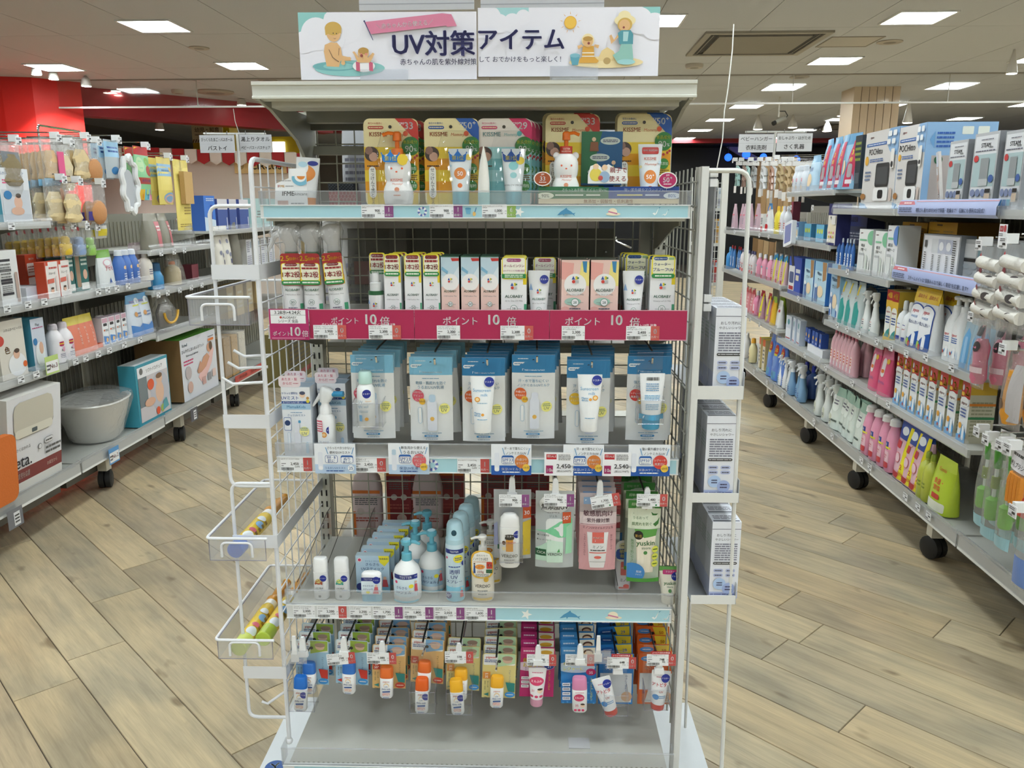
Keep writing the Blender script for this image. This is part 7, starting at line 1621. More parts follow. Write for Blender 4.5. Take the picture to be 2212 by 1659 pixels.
row(A_bot(.026,.14,'e6e9ee','ecc23a',None,lambda p:(p.e(.5,.5,.4,'3f6ab0',.3),p.l(.2,.1,.8,.2,1,'777'))),2,1,RX,Z3,1802,1815,'small white bottle with yellow tag on third shelf');
row(A_pouch(.13,.25,.07,'c9d6d8','b9cbd0',lambda p:(p.p([(.3,.0),(.9,.0),(.9,.4),(.6,.62),(.3,.55)],'2a9a94'),p.r(.34,.74,.52,.98,'ecd23a'),p.t(.3,.68,.05,'pigeon','c0303a',.3,.7)),'plastic'),3,1,RX,Z3,1828,1856,'grey and teal refill pouch with yellow tag on third shelf','teal refill pouches on third shelf',inset=.06)
row(A_bot(.05,.27,'d9dbdc','cfd1d2',None,None,.4,.16),1,1,RX,Z3,1872,1872,'big white bottle with round cap behind the white sprays',inset=.2)
row(A_trig(.03,.22,'e6e9e8','eceeed',lambda p:(p.t(.5,.86,.16,'pigeon','c0303a',.6,.8),p.l(.2,.5,.8,.75,2,'335'),p.p([(0,0),(1,0),(1,.4),(.4,.3),(0,.1)],'2f9a90'))),2,1,RX,Z3,1874,1890,'white trigger spray with teal wave on third shelf',inset=.05)
row(A_box(.062,.25,.1,'e9c23a','c9b06a','f0d98a',d_four,'milk_style_carton','carton',lambda p:(p.r(0,.7,1,1,'e3bf4a'),p.l(.1,.2,.9,.65,8,'8a8a70'),p.r(0,.3,1,.34,'3f8a5a'))),2,1,RX,Z3,1916,1931,'yellow topped refill carton marked 4 on third shelf')
row(A_bot(.032,.2,'e3e6e8','e9eceb',None,lambda p:(p.rr(.2,.1,.9,.9,'2a3f94',.3),p.rr(.24,.13,.86,.87,'e9ecf0',.3),p.t(.55,.7,.1,'pigeon','c0303a',.5,.7),p.r(.24,.1,.86,.3,'2a3f94')),.36,.2),2,1,RX,.87,1953,1967,'white dish liquid bottle with navy arch label on third shelf')
def d_pp(p):p.r(0,.8,1,1,'e3bc2a');p.t(.6,.9,.08,'詰めかえ','c0452f',.6,.6);p.e(.5,.66,.46,'2a4fa0',.12);p.r(.04,.05,.96,.66,'2a4fa0');p.e(.5,.65,.43,'e9ecf0',.11);p.r(.07,.05,.93,.65,'e9ecf0');p.t(.5,.66,.08,'pigeon','c0303a',.56,.9);p.t(.5,.56,.045,'100%食品用','3a7ac0',.6,.3);p.t(.5,.46,.07,'哺乳びん洗い','24407a',.76,.7);p.p([(.04,.03),(.96,.03),(.96,.34),(.7,.3),(.4,.18),(.04,.2)],'2458a8');p.rr(.62,.06,.8,.3,'e6ebf2',.4);p.e(.36,.12,.12,'9fc24a',.06);p.e(.5,.09,.08,'c0392f',.05)
row(A_pouch(.15,.28,.09,'e6e8ea','e3bc2a',d_pp,'foil'),2,1,RX,.87,1990,2012,'yellow topped white refill pouch with navy arch on third shelf',inset=.05);row(A_pouch(.15,.28,.09,'e6e8ea','e3bc2a',d_pp,'foil'),1,1,RX,.87,2046,2046,'yellow topped refill pouch behind the pump bottles',inset=.11)
row(A_pump(.05,.27,'e9ebec','eef0f0',d_pigeon),2,1,RX,.87,2064,2080,'white pump bottle with blue foot label on third shelf',inset=.07)
row(A_pouch(.1,.25,.06,'b9cfdc','dfe6ea',lambda p:(p.p([(.2,.02),(.9,.02),(.86,.6),(.6,.7),(.3,.5)],'5f9fce'),p.rr(.5,.1,.74,.55,'8fbade',.4)),'frost'),3,1,RX,.87,2098,2137,'clear blue bottle shaped refill pouch on third shelf',inset=.04)
# fourth shelf
Z4a=.637
row(A_bot(.035,.2,'3f8fd0','5fa8dc',None,None,.3,.2),1,1,RX,.93,1577,1577,'light blue bottle at the far end of third shelf')
row(A_pouch(.1,.2,.05,'d98a94','c85a5f',lambda p:(p.l(.2,.3,.8,.7,3,'f0d0d4'),),'plastic','e6d9d9'),5,1,RX,Z4a,1602,1628,'coral refill pouch on fourth shelf','coral refill pouches on fourth shelf',jit=.02)
row(A_bot(.036,.2,'e58fae','e6e2e6',None,lambda p:(p.rr(.3,.1,.9,.85,'f0dbe2',.3),p.rr(.4,.1,.8,.3,'d03a4a',.3)),.36,.18),1,1,RX,Z4a,1636,1636,'pink handled detergent bottle on fourth shelf')
row(A_pouch(.11,.22,.06,'b88a98','b3303c',lambda p:(p.p([(.6,.02),(.95,.02),(.98,.95),(.8,.95)],'e6e03a'),p.t(.8,.25,.1,'2.8','2a5ab0',.26,.8),p.r(.1,.05,.5,.2,'b3252c')),'plastic'),2,1,RX,Z4a,1648,1662,'pink pouch with yellow stripe reading 2.8 on fourth shelf')
row(A_pouch(.11,.21,.06,'e0b63a','9fc24a',lambda p:(p.p([(.1,.1),(.5,.1),(.6,.9),(.3,.9)],'d9702f'),p.t(.4,.35,.14,'2','c0303a',.2,.9)),'plastic'),1,1,RX,Z4a,1673,1673,'orange and lime pouch reading 2 on fourth shelf');row(A_pouch(.13,.22,.07,'9fb83a','7f9f2f',None,'plastic'),1,1,RX,Z4a,1690,1690,'lime refill pouch behind the white one on fourth shelf',inset=.14)
row(A_pouch(.11,.2,.06,'e3e4e4','dddfe0',lambda p:(p.e(.4,.8,.14,'555',.06),p.e(.4,.8,.11,'e3e4e4',.045),p.l(.1,.3,.4,.6,6,'7a8a5a'),p.r(.6,.6,.9,.7,'b3303a')),'foil'),1,1,RX,Z4a,1686,1686,'white foil refill pouch with curl mark on fourth shelf')
Z4b=.585
row(A_box(.1,.17,.04,'cfd9e6','b9c5d6','e6ecf2',lambda p:(p.r(.08,.1,.92,.5,'e3e8f0'),p.e(.5,.76,.2,'3f8a9a',.12),p.r(.1,.08,.9,.12,'b3303a')),'header_pack','pack'),3,1,RX,Z4b,1704,1724,'clear header pack of sterilising bags on fourth shelf',yaw=10)
t_=row(A_box(.14,.05,.2,'e9eaee','d9dbe0',None,None,'carton_tray','tray'),2,1,RX,Z4b,1752,1768,'white card tray of small blue cartons')
row(A_box(.045,.09,.045,'3a5fb0','2a4a98','24408a',lambda p:(p.e(.5,.5,.24,'d9a83a',.14),p.l(.2,.1,.8,.25,2,'c9d2e8'))),5,1,RX,Z4b+.052,1742,1772,'small blue carton in a white tray on fourth shelf','small blue cartons in white trays',depth=1,inset=.06)
row(A_bot(.0245,.235,'e3b4be','d07a8c',None,lambda p:(p.rr(.3,.3,.8,.85,'f0dcd8',.2),p.l(.35,.4,.75,.8,3,'d0552f'),p.rr(.36,.1,.74,.28,'e9e2e6',.2)),.4,.16,capw=.3),7,1,RX,Z4b,1804,1846,'pale pink shampoo bottle with rose ball cap on fourth shelf','pale pink bottles on fourth shelf',jit=.002,yaw=2);row(A_bot(.0245,.235,'e3b4be','d07a8c',None,None,.4,.16,capw=.3),2,1,RX,Z4b,1868,1873,'pale pink bottle standing apart in the second row',inset=.12)
row(A_pouch(.12,.23,.06,'d95a80','d0708f',lambda p:(p.rr(.3,.4,.66,.84,'e9dde2',.5),p.rr(.34,.5,.62,.58,'d9702f',.3),p.t(.48,.28,.12,'泡せっけん','3a4a94',.6,.7),p.e(.8,.78,.12,'e3b23a',.06)),'foil'),2,1,RX,Z4b,1892,1914,'hot pink soap refill pouch on fourth shelf',inset=.05)
row(A_pouch(.12,.23,.06,'b3304f','8f2440',None,'foil'),2,1,RX,Z4b,1904,1925,'dark pink refill pouch behind the hot pink pair',inset=.13)
def twobox(n,pxs,lab):
 for i,px in enumerate(pxs):
  k=thing('twin_carton',lab % ORD[i],'carton','red and yellow twin cartons on fourth shelf');w,h,d=.068,.245,.1;b=card_box(k,w,h,d,'e9ecef','c9c6b0','e0b53a');p=Pr(w,h,eps=.0004);d_two(p);p.out(b);q=Pr(d,h,eps=.0004,fn=lambda X,Z,o:(w/2+o,X+d/2,Z));q.r(0,.8,1,1,'d9b23a');q.l(.1,.1,.9,.7,10,'9a9a80');q.r(0,.62,1,.66,'d9822f');q.r(0,.4,1,.44,'3f8a5a');q.out(b,'side_print')
  obj('gable_top',MB().prism([(-w/2,h),(w/2,h),(w/2,h+.03),(-w/2,h+.03)],d/2-.003,d/2+.003,'e6bf4a','paper').add([(-w/2,0,h),(w/2,0,h),(w/2,d/2,h+.028),(-w/2,d/2,h+.028)],[(0,1,2,3)],'e0b53a','paper'),k);obj('round_spout',MB().ball((0,.03,h+.024),.017,'e9e6dc','plastic',10),k)
  aput(k,1,RX+.03,aisleY(px,RX+.03,.7),Z4b)
twobox(8,(1941,1957,1974,1993,2012,2034,2056,2082),'red topped white carton with gold 2, %s from left in the row')
# base row
ZB=.247
row(A_bot(.03,.2,'e6e3e0','e0dcd8',None,d_lab('d9d9d9','c0303a')),3,1,RX,ZB,1604,1614,'white bottle at the far end of base shelf',jit=.02);row(A_bot(.034,.2,'ecdfae','e9a82a',None,lambda p:p.l(.3,.2,.7,.8,2,'777'),.5,.2),1,1,RX,ZB,1627,1627,'cream bottle with amber cap on base shelf');row(A_box(.06,.24,.09,'e9dfc8','d9c58a','e9d23a',lambda p:(p.r(0,.78,1,1,'d9622f'),p.l(.2,.2,.8,.7,4,'666'))),2,1,RX,ZB,1641,1649,'cream gable carton with orange top on base shelf')
def d_two_blue(p):p.e(.5,.55,.4,'6f97d8',.3);p.p([(.2,.3),(.4,.3),(.36,.7),(.24,.7)],'3f6fc4');p.r(.1,.02,.9,.2,'5fa0c8');p.e(.62,.72,.3,'b3252c',.13);p.t(.62,.72,.12,'2本','e8d83a',.44,1);p.r(.4,.58,.84,.63,'d9d23a');p.t(.4,.12,.1,'つけ','24408a',.5,.7)
row(A_pouch(.15,.32,.08,'5f83d0','3f70c4',d_two_blue,'plastic'),3,1,RX,ZB,1668,1694,'royal blue twin pack with round red mark on base shelf','royal blue twin packs',inset=.07)
row(A_trig(.03,.22,'e9ebee','eef0f2',lambda p:p.l(.4,.1,.6,.9,4,'333')),3,1,RX,ZB,1690,1706,'small all white foam spray on base shelf','white foam sprays');row(A_trig(.035,.23,'7fa5c8','e9ebee',lambda p:p.l(.2,.2,.8,.7,3,'2a4a94'),'plastic'),4,1,RX,ZB,1716,1736,'pale blue trigger spray on base shelf','pale blue sprays',jit=.02);row(A_bot(.045,.22,'3f5f9f','2f3fb0',None,None,.3,.2),2,1,RX,ZB,1742,1756,'dark blue clear bottle on base shelf',inset=.14)
row(A_trig(.042,.25,'dfe3df','e9ebea',lambda p:(p.rr(.0,.1,.8,.9,'cfd4c0',.4),p.l(.1,.3,.7,.5,2,'667')),'plastic'),3,1,RX,ZB,1772,1806,'grey white trigger spray with pink nozzle mark on base shelf','grey white sprays',depth=2,dstep=.13)
row(A_pouch(.13,.24,.08,'d5dfd8','9fc0b0',lambda p:(p.e(.5,.6,.3,'dfe6e0',.16),p.l(.3,.6,.7,.75,2,'667'),p.l(.2,.15,.8,.25,1,'4a5a54')),'foil'),6,1,RX,ZB,1818,1872,'grey green refill pouch on base shelf','grey green refill pouches',jit=.02,yaw=14,inset=.07)
def d_arau(p):p.rr(.0,.72,1,1,'24408f',.1);p.r(.02,.74,.98,.82,'e3d92a');p.t(.5,.9,.1,'泡','e9edf4',.3,.6);p.rr(.1,.05,.9,.66,'e9c0cc',.2);p.t(.5,.52,.1,'arau','c8303a',.6,.6);p.t(.5,.43,.07,'baby','c8303a',.5,.4);p.rr(.1,.05,.9,.26,'c03a44',.2)
row(A_bot(.042,.26,'e39ab4','eceae8',None,d_arau,.5,.13,ry=.034,capw=.62),4,1,RX,ZB,1886,1934,'rose pink foam bottle with blue and yellow collar on base shelf','rose pink foam bottles',jit=.02,inset=.06)
def d_rb(p):p.r(0,.66,1,1,'24489f');p.e(.5,.8,.25,'e6ebf2',.07);p.rr(.1,.5,.5,.62,'c0303a',.1);p.e(.4,.34,.2,'d9707a',.09);p.e(.4,.34,.17,'e6c3cc',.075);p.r(0,0,.66,.1,'b3252c');p.p([(.6,.0),(.92,.0),(1,.9),(.82,.9),(.78,.5)],'e9dc2a');p.t(.76,.22,.12,'2','c0303a',.2,1);p.t(.76,.1,.07,'回分','c0303a',.26,.6)
row(A_pouch(.16,.3,.09,'e0b4c0','24489f',d_rb,'foil','e9ecf2'),3,1,RX,ZB,1960,1995,'pink and blue refill pouch with yellow banner reading 2 on base shelf','bannered refill pouches',depth=1,inset=.07)
row(A_bot(.036,.21,'b9bf4a','8fa02f',None,lambda p:p.l(.2,.4,.8,.7,2,'7a8a2a'),.34,.14,'plastic'),2,1,RX,ZB,2002,2012,'olive green liquid bottle with green cap on base shelf',depth=2,dstep=.09)
row(A_pouch(.17,.23,.09,'b9cf3a','c5d84a',lambda p:(p.t(.5,.82,.1,'Combi','d9772f',.5,.6),p.t(.5,.58,.12,'食器・','d9572f',.6,.8),p.t(.5,.45,.12,'野菜','d9572f',.6,.8),p.rr(.3,.24,.7,.34,'c0392f',.2),p.rr(.05,.02,.95,.2,'d9dbc8',.2)),'foil'),1,1,RX,ZB,2040,2040,'lime green refill pouch with orange lettering on base shelf',inset=.05)
# hanging brushes at the near right
def brush_in(col,cap='5f9f3a',h=.3):
 def f(k):
  obj('handle',MB().tube([(0,0,-.04),(0,0,-.2)],.006,'e6ebe6','plastic',8),k);obj('grip',MB().loft([(-.09,.011,.011),(-.03,.014,.014)],'4f9a3a','plastic',10),k);obj('sponge',MB().loft([(-h+.03,.018,.018),(-h+.04,.022,.022),(-.2,.022,.022),(-.19,.01,.01)],col,'soft',12),k);obj('spare_sponge',MB().loft([(-.16,.013,.013),(-.12,.013,.013)],'8a9a4a','soft',10),k)
 return f
def hookA(px,py,side,X,lab,n=1):
 P=onX(px,py,X);k=thing('display_hook',lab,'hook','display hooks in the aisles');obj('wire',MB().tube([(0,.36,0),(0,0,0),(0,-.006,.014)],.003,'c9c9c6','chrome',6),k);obj('upper_wire',MB().tube([(0,.36,.03),(0,.03,.028)],.003,'c9c9c6','chrome',6),k);obj('clip',MB().box(-.008,-.02,.0,.008,.02,.03,'eceded').box(-.02,-.022,-.015,.02,-.0195,.02,'f0f0f2','paper'),k);p=Pr(.04,.035,z0=-.015,y0=-.0222,eps=.0004);p.l(.1,.6,.8,.9,2,'444');p.r(.5,.3,.9,.5,'222');p.bar(.1,.08,.6,.26);p.out(k,'tag_print');aput(k,side,X,P.y,P.z);return P
def hangrow(mk_,side,X,px,py,n,step,lab,grp=None,hk=True,yaw=6):
 P=onX(px,py,X);base=None
 for i in range(n):
  L_=lab if n==1 else lab+', %s from front' % ORD[i];a=mk_(L_,grp) if base is None else dup(base,L_);base=base or a
  aput(a,side,X+side*(.03+step*i),P.y,P.z-.004*i,random.uniform(-yaw,yaw))
 if hk:hookA(px,py-4,side,X,'hook holding '+lab)
def d_brush(p):p.r(0,.86,1,1,'e9e9e6');p.l(.2,.88,.8,.97,2,'b3303a');p.r(0,0,1,.12,'9fcbd8')
for i,(px,py,X) in enumerate(((2122,938,1.52),(2142,955,1.46),(2172,968,1.44))):hangrow(A_hang(.085,.35,.05,'e6ece9',d_brush,'film',brush_in('7fc24a')),1,X,px,py,2,.06,'green sponge bottle brush in clear pack, '+('left hook','middle hook','right hook')[i])
hangrow(A_hang(.13,.21,.03,'ece9e8',lambda p:(p.r(0,.62,1,.98,'e4e2e6'),p.l(.1,.8,.7,.9,1,'444'),p.t(.4,.7,.1,'替えブラシ','333',.7,.5),p.e(.62,.22,.22,'f0ede8',.13),p.p([(0,0),(.2,.3),(0,.5)],'e9a82a'),p.p([(1,0),(1,.4),(.6,0)],'cf4a3a')),'film',lambda k:[obj('sponge_finger',MB().tube([(-.03+.022*i,-.01,-.17),(-.028+.022*i,-.012,-.1),(-.02+.018*i,-.01,-.075)],.012,'e5912f','soft',8),k) for i in range(4)]),1,1.42,2190,975,2,.04,'orange finger sponge in clear pack')
hangrow(A_hang(.09,.26,.06,'ece6e9',lambda p:(p.rr(.3,.72,.7,.86,'2b2a2c',.2),p.e(.6,.58,.2,'3a3638',.07),p.r(.05,.22,.95,.3,'e0c8ce')),'film',lambda k:(obj('pink_sponge',MB().loft([(-.23,.02,.02),(-.21,.032,.028),(-.15,.026,.024),(-.1,.032,.028),(-.07,.018,.018)],'dc7a94','soft',12),k),obj('handle',MB().tube([(0,0,-.02),(0,0,-.1)],.006,'d9a0b0','plastic',8),k))),1,1.5,2110,690,4,.07,'pink sponge brush in clear pack')
hangrow(A_hang(.1,.26,.06,'ece6e0',lambda p:(p.rr(.6,.1,.98,.8,'b9b4b4',.1),p.e(.3,.3,.2,'5a3f2a',.07)),'film',lambda k:obj('orange_sponge',MB().loft([(-.23,.022,.022),(-.2,.034,.03),(-.12,.028,.026),(-.06,.02,.02)],'e29a2a','soft',12),k)),1,1.42,2180,760,3,.07,'orange sponge brush in clear pack')
def cloth_roll(k):
 for i in range(4):obj('white_roll',MB().tube([(-.06,-.005,-.05-.052*i),(.06,-.005,-.06-.052*i)],.021,'e6e2da','soft',10),k)
for i,(px,py,X) in enumerate(((2128,535,1.44),(2182,530,1.38))):hangrow(A_hang(.16,.28,.05,'dfe0e2',lambda p:(p.r(.0,.82,1,.98,'9a9ea0'),p.e(.14,.84,.14,'c8484c',.05),[p.e(.2,v,.1,'8a2a34',.04) for v in (.66,.46,.26)],[p.e(.66,v,.15,'4a4648',.05) for v in (.58,.38,.18)]),'film',cloth_roll),1,X,px,py,2,.06,'white gauze rolls in clear pack, '+('left hook','right hook')[i])
hangrow(A_hang(.08,.25,.03,'d9dde6',lambda p:p.r(.1,.05,.9,.4,'6f8fd0'),'film'),1,1.36,2203,1110,1,.05,'clear pack with blue bottom at the right edge')
k=thing('sale_flag','white sale flag with red heading priced 1,280 yen on a right hook','price tag');o=obj('flag',MB().box(-.035,0,0,.035,.001,.075,'efeff2','paper'),k);p=Pr(.07,.075,eps=.0004);p.r(.08,.68,.55,.92,'b3434a');p.t(.32,.8,.14,'SALE','f0e0e0',.36,.6);p.e(.78,.82,.16,'c0444c');p.l(.1,.48,.6,.62,2,'555');p.t(.6,.34,.18,'1,280','222',.6,.6);p.l(.4,.12,.9,.2,1,'555');p.out(o,'flag_print');P=onX(2162,535,1.45);aput(k,1,1.45,P.y,P.z,-10)
# hangers on the far end, top
def hanger_pack(c):
 def f(lab,grp=None):
  k=thing('baby_hanger_pack',lab,'hanger',grp);b=MB()
  for i in range(3):b.tube([(-.05,0,-.1-.05*i),(-.03,0,-.05-.05*i),(0,-.01,-.03-.05*i),(.03,0,-.05-.05*i),(.05,0,-.1-.05*i)],.012,c,'plastic',7)
  obj('hangers',b,k);obj('header_card',MB().box(-.035,-.02,-.26,.035,-.016,-.2,'e3e0dc','paper'),k);obj('clip',MB().box(-.012,-.02,-.02,.012,.03,.01,'eceae8'),k);return k
 return f
for i,(px,c,nm) in enumerate(((1588,'8fb0ac','sage green'),(1602,'8a6f64','brown'),(1622,'9a9c9c','grey'),(1642,'d5d6d8','white'),(1660,'a9816c','cinnamon'),(1678,'b09a72','tan'),(1694,'b59c74','straw'),(1708,'a98f66','wheat'))):hangrow(hanger_pack(c),1,RX+.02,px,352-(i==5)*4,2,.09,nm+' baby hangers hung on the far right unit')
# refill bags and bottles on the top far shelf
ZTT=1.592
row(A_bot(.03,.17,'dfe4ec','d9dfe8',None,lambda p:(p.rr(.1,.7,.9,.98,'e0a8b8',.2),p.t(.5,.56,.1,'洗剤','2a4a94',.6,.4),p.e(.5,.25,.3,'efd9c0',.16)),.6,.2),3,1,RX,ZTT,1722,1740,'white laundry bottle with pink label on the high far shelf');
row(A_pouch(.17,.22,.09,'b9d6ea','7fb0d2',lambda p:(p.t(.5,.62,.13,'洗剤','24408a',.7,.8),p.e(.5,.3,.26,'efd5b0',.2),p.e(.5,.06,.2,'7fa8d8',.06)),'foil'),1,1,RX,ZTT,1762,1762,'big pale blue laundry pouch on the high far shelf',inset=.06)
row(A_pouch(.16,.3,.09,'8fbcdc','5f9fcc',lambda p:(p.p([(.3,.02),(.95,.02),(.95,.9),(.6,.9)],'c22f54'),p.t(.7,.68,.13,'3','e6d83a',.3,1.2),p.t(.7,.54,.09,'倍','e6d83a',.26,.8),p.rr(.56,.2,.84,.46,'a9a4a8',.3),p.rr(.5,.08,.9,.16,'e9e2e6',.2),p.e(.16,.4,.2,'efd5b0',.14)),'foil'),4,1,RX,ZTT,1788,1842,'blue laundry refill bag with crimson panel and yellow 3','crimson panel refill bags',inset=.06,yaw=10)
row(A_box(.09,.28,.06,'26303a','1c242c',None,lambda p:(p.l(.1,.5,.9,.9,4,'8a9a3a'),p.r(.1,.1,.9,.3,'4a545e'))),1,1,RX,ZTT,1851,1851,'black tall pack at the near end of the high far shelf')
# price cards on the right aisle rails
RT_=[(1.49,(1708,1755)),(1.155,(1830,)),(.855,(1808,1829,1855,1893,1924,1957)),(.875,(1999,2055)),(.59,(1783,1840,1918)),(.615,(1620,1640,1664)),(1.28,(1586,1640,1660)),(.92,(1724,)),(.235,(1628,1656,1690,1758,1797,1860,1878,1955,1982,2005)),(.592,(1738,))]
RN=('highest far rail','second rail of third unit','third rail of third unit','third rail of second unit','fourth rail of third unit','fourth rail of far unit','second rail of far unit','third rail of far unit','base rail','fourth rail of fourth unit')
for (z,pxs),rn in zip(RT_,RN):
 for px in pxs:
  X=RX-.02;k=thing('rail_price_card','small white price card on the right aisle, %s, %s along' %(rn,ORD[pxs.index(px)]),'price tag','price cards on the right aisle rails');o=obj('card',MB().box(-.022,0,-.016,.022,.0008,.016,'e9eaec','paper'),k);p=Pr(.044,.032,z0=-.016,eps=.0004);p.l(.06,.68,.8,.92,2,'444');p.r(.5,.4,.92,.58,'333');p.bar(.06,.08,.56,.28);p.out(o,'card_print');aput(k,1,X,aisleY(px,X,z),z+.0);nnk=k
# far end-of-aisle sign boards over both aisles
def sign_pair(px0,px1,pyt,pyb,Y,l1,l2,lab,col='d9dadd'):
 a,b_=onY(px0,pyt,Y),onY(px1,pyb,Y);w=b_.x-a.x;h=a.z-b_.z;k=thing('aisle_sign',lab,'sign');o=obj('board',MB().box(-w/2,0,0,w/2,.006,h,col,'plastic'),k);p=Pr(w,h,eps=.0006);p.r(0,.495,1,.502,'a5a5a8');p.t(.5,.74,.3,l1,'333',.9,.4);p.t(.5,.26,.3,l2,'333',.9,.4);p.out(o,'sign_lettering')
 obj('hanger',MB().tube([(-w*.3,.003,h),(-w*.3,.003,h+.03)],.003,'888','steel',5).tube([(w*.3,.003,h),(w*.3,.003,h+.03)],.003,'888','steel',5),k);k.location=((a.x+b_.x)/2,Y,b_.z)
sign_pair(1597,1670,290,329,6.9,'ベビーハンガー','衣料洗剤','hanging white sign for baby hangers and laundry detergent');sign_pair(1679,1753,288,327,6.9,'おしゃぶり・はがため','さく乳器','hanging white sign for pacifiers and breast pumps')
sign_pair(430,508,292,330,6.3,'びっくらたまご・バスボール','バストイ','hanging grey sign for bath balls and bath toys','bfc0c3');sign_pair(516,588,291,329,6.35,'湯上りタオル','ベビーバス・バスチェア','hanging grey sign for bath towels and bath chairs','bfc0c3')
def sign_post(Y,x0,x1,py,foot,lab,mid):
 k=thing('sign_post',lab,'sign post');a,b_=onY(x0,py,Y),onY(x1,py,Y);obj('crossbar',MB().tube([a,b_],.008,'d0d0cc','painted',8),k);m=onY(mid,py,Y);obj('pole',MB().tube([m,(m.x,m.y,foot)],.011,'cfcfca','painted',8),k)
sign_post(6.91,1610,1742,285,1.3,'cream T shaped sign post of the right aisle',1675);sign_post(6.36,440,574,289,1.3,'cream T shaped sign post of the left aisle',512)
# camera on ceiling, cords, track lights
k=thing('security_camera','small dark security camera on a ceiling pole','camera');P=onY(1681,265,12.6);obj('pole',MB().tube([(0,0,.08),(0,0,ZC-P.z)],.012,'c9c6be','painted',8),k);obj('body',MB().tube([(.1,0,.06),(-.05,-.04,.0)],.035,'8d8a80','painted',10),k);obj('lens',MB().tube([(-.05,-.04,0),(-.09,-.055,-.02)],.032,'161616','rubber',10),k);obj('cable',MB().tube([(.0,0,.16),(.09,0,.16),(.13,0,.1),(.1,0,.06)],.008,'333','rubber',6),k);k.location=P
def cord(pts,lab,col='d9d8d2',r=.004):
 k=thing('ceiling_cable',lab,'cord');obj('cord',MB().tube(pts,r,col,'plastic',6),k)
cord([onY(1585,52,6.0),onY(1582,110,6.0),onY(1573,190,6.0),onY(1565,240,6.0),onY(1561,300,6.0),onY(1549,362,6.0)],'thin white cord hanging from ceiling beside right rack');cord([onY(504,235,9),onY(508,262,9),onY(517,289,9)],'thin white cord above the left signs')
# ------------------------------------------------------------------ left aisle goods
LF=LX
def sponge(c,w=.05,h=.13,k2=None):
 def f(k):
  obj('sponge',MB().loft([(-h-.05,w*.5,.016),(-h-.03,w*.75,.026),(-h*.6-.05,w*.55,.02),(-h*.3-.05,w*.72,.026),(-.045,w*.4,.014)],c,'soft',12),k)
  if k2:obj('pink_card',MB().box(.012,-.03,-h-.05,w*.9,-.026,-.05,k2,'paper'),k)
 return f
def hl(w,h,inner,dec,px,py,n,step,lab,X=LF,fin='film',col='ecebe8',hk=True):hangrow(A_hang(w,h,.05,col,dec,fin,inner),-1,X,px,py,n,step,lab,None,hk)
hl(.15,.24,sponge('8a7a58',.1),lambda p:(p.r(.1,.55,.9,.8,'6a6f74'),p.t(.5,.66,.12,'天然','24408a',.5,.6)),30,310,3,.05,'photo backed natural sponge pack at far left of the top hooks')
hl(.12,.22,sponge('dcb98a',.06,.14,'e05a8c'),lambda p:p.r(0,0,1,.14,'7fb5d8'),118,303,6,.034,'tan bath sponge with pink card in clear pack')
hl(.13,.24,sponge('e0cfa8',.1,.16),None,147,315,2,.03,'cream sponge in a long clear pack')
hl(.15,.22,sponge('e0c898',.11,.14),None,183,303,2,.04,'large cream sponge in crumpled clear pack')
def round_sponge(k):obj('round_sponge',MB().ball((0,-.012,-.13),.06,'c98f5c','soft',16,(.06,.024,.062)),k)
hl(.14,.21,round_sponge,lambda p:p.r(.02,.1,.4,.3,'3a2f6a'),206,312,2,.04,'brown round sponge pack on the top hooks')
hl(.13,.2,None,lambda p:(p.r(0,.55,1,.95,'9fcbe8'),p.l(.15,.65,.85,.85,2,'24509a'),p.e(.4,.2,.2,'3f7fb8',.1)),250,308,3,.04,'pale blue carded pack on the top hooks',fin='frost',col='dfe9ee')
k=thing('shampoo_guard','white wavy bath ring hung on the hooks','bath ring');b=MB();b.tube([((.1+.012*cos(9*a))*cos(a)*.8,-.01,-.17+(.145+.012*cos(9*a))*sin(a)) for a in [2*pi*i/54 for i in range(54)]],.016,'eeeff0','plastic',7,True);obj('wavy_ring',b,k)
b=MB();b.prism([(.062*cos(2*pi*i/24),-.19+.1*sin(2*pi*i/24)) for i in range(24)],-.006,.0,'b9bcc2','paper');obj('inner_card',b,k);P=onX(270,330,LF);aput(k,-1,LF,P.y,P.z)
def d_hat(p):
 p.r(0,.84,1,1,'c8242c');p.t(.55,.89,.06,'シャンプーハット','f0ece0',.8,.8);p.rr(.05,.93,.4,.98,'f0d24a',.5);p.r(0,.0,1,.84,'8fcf9a');p.e(.25,.66,.2,'b9dba8',.14);p.e(.7,.72,.2,'7fb54a',.08);p.e(.72,.55,.22,'b03a2a',.1);p.r(0,.3,1,.42,'b0443a');p.t(.5,.36,.06,'水ぎらい卒業！','2a3a8a',.8,.6);p.r(0,0,.34,.2,'e0b53a');p.r(.34,0,.67,.2,'6fc4d8');p.r(.67,0,1,.2,'e59ab8');[p.t(u,.07,.12,s_,c,.14,1) for u,s_,c in ((.24,'1','d9622f'),(.56,'2','2f6fb8'),(.9,'3','b3245e'))];p.e(.48,.15,.08,'a9d08a');p.e(.8,.15,.08,'a9d08a')
hl(.2,.3,None,d_hat,313,322,2,.05,'green and red shampoo hat pack numbered 1 2 3',fin='foil',col='8fcf9a')
def d_yg(p):p.r(.0,.3,1,.8,'e9d67a');p.p([(0,.6),(1,.6),(1,.86),(0,.86)],'8fb8d8');p.l(.2,.68,.8,.76,1,'5a80a8');p.e(.6,.14,.4,'7fa8cf',.12);p.e(.6,.12,.36,'dcae98',.1);p.e(.8,.75,.08,'e0b53a')
hl(.18,.28,None,d_yg,362,345,2,.05,'yellow carded bath towel pack with blue label',fin='foil',col='e9d67a')
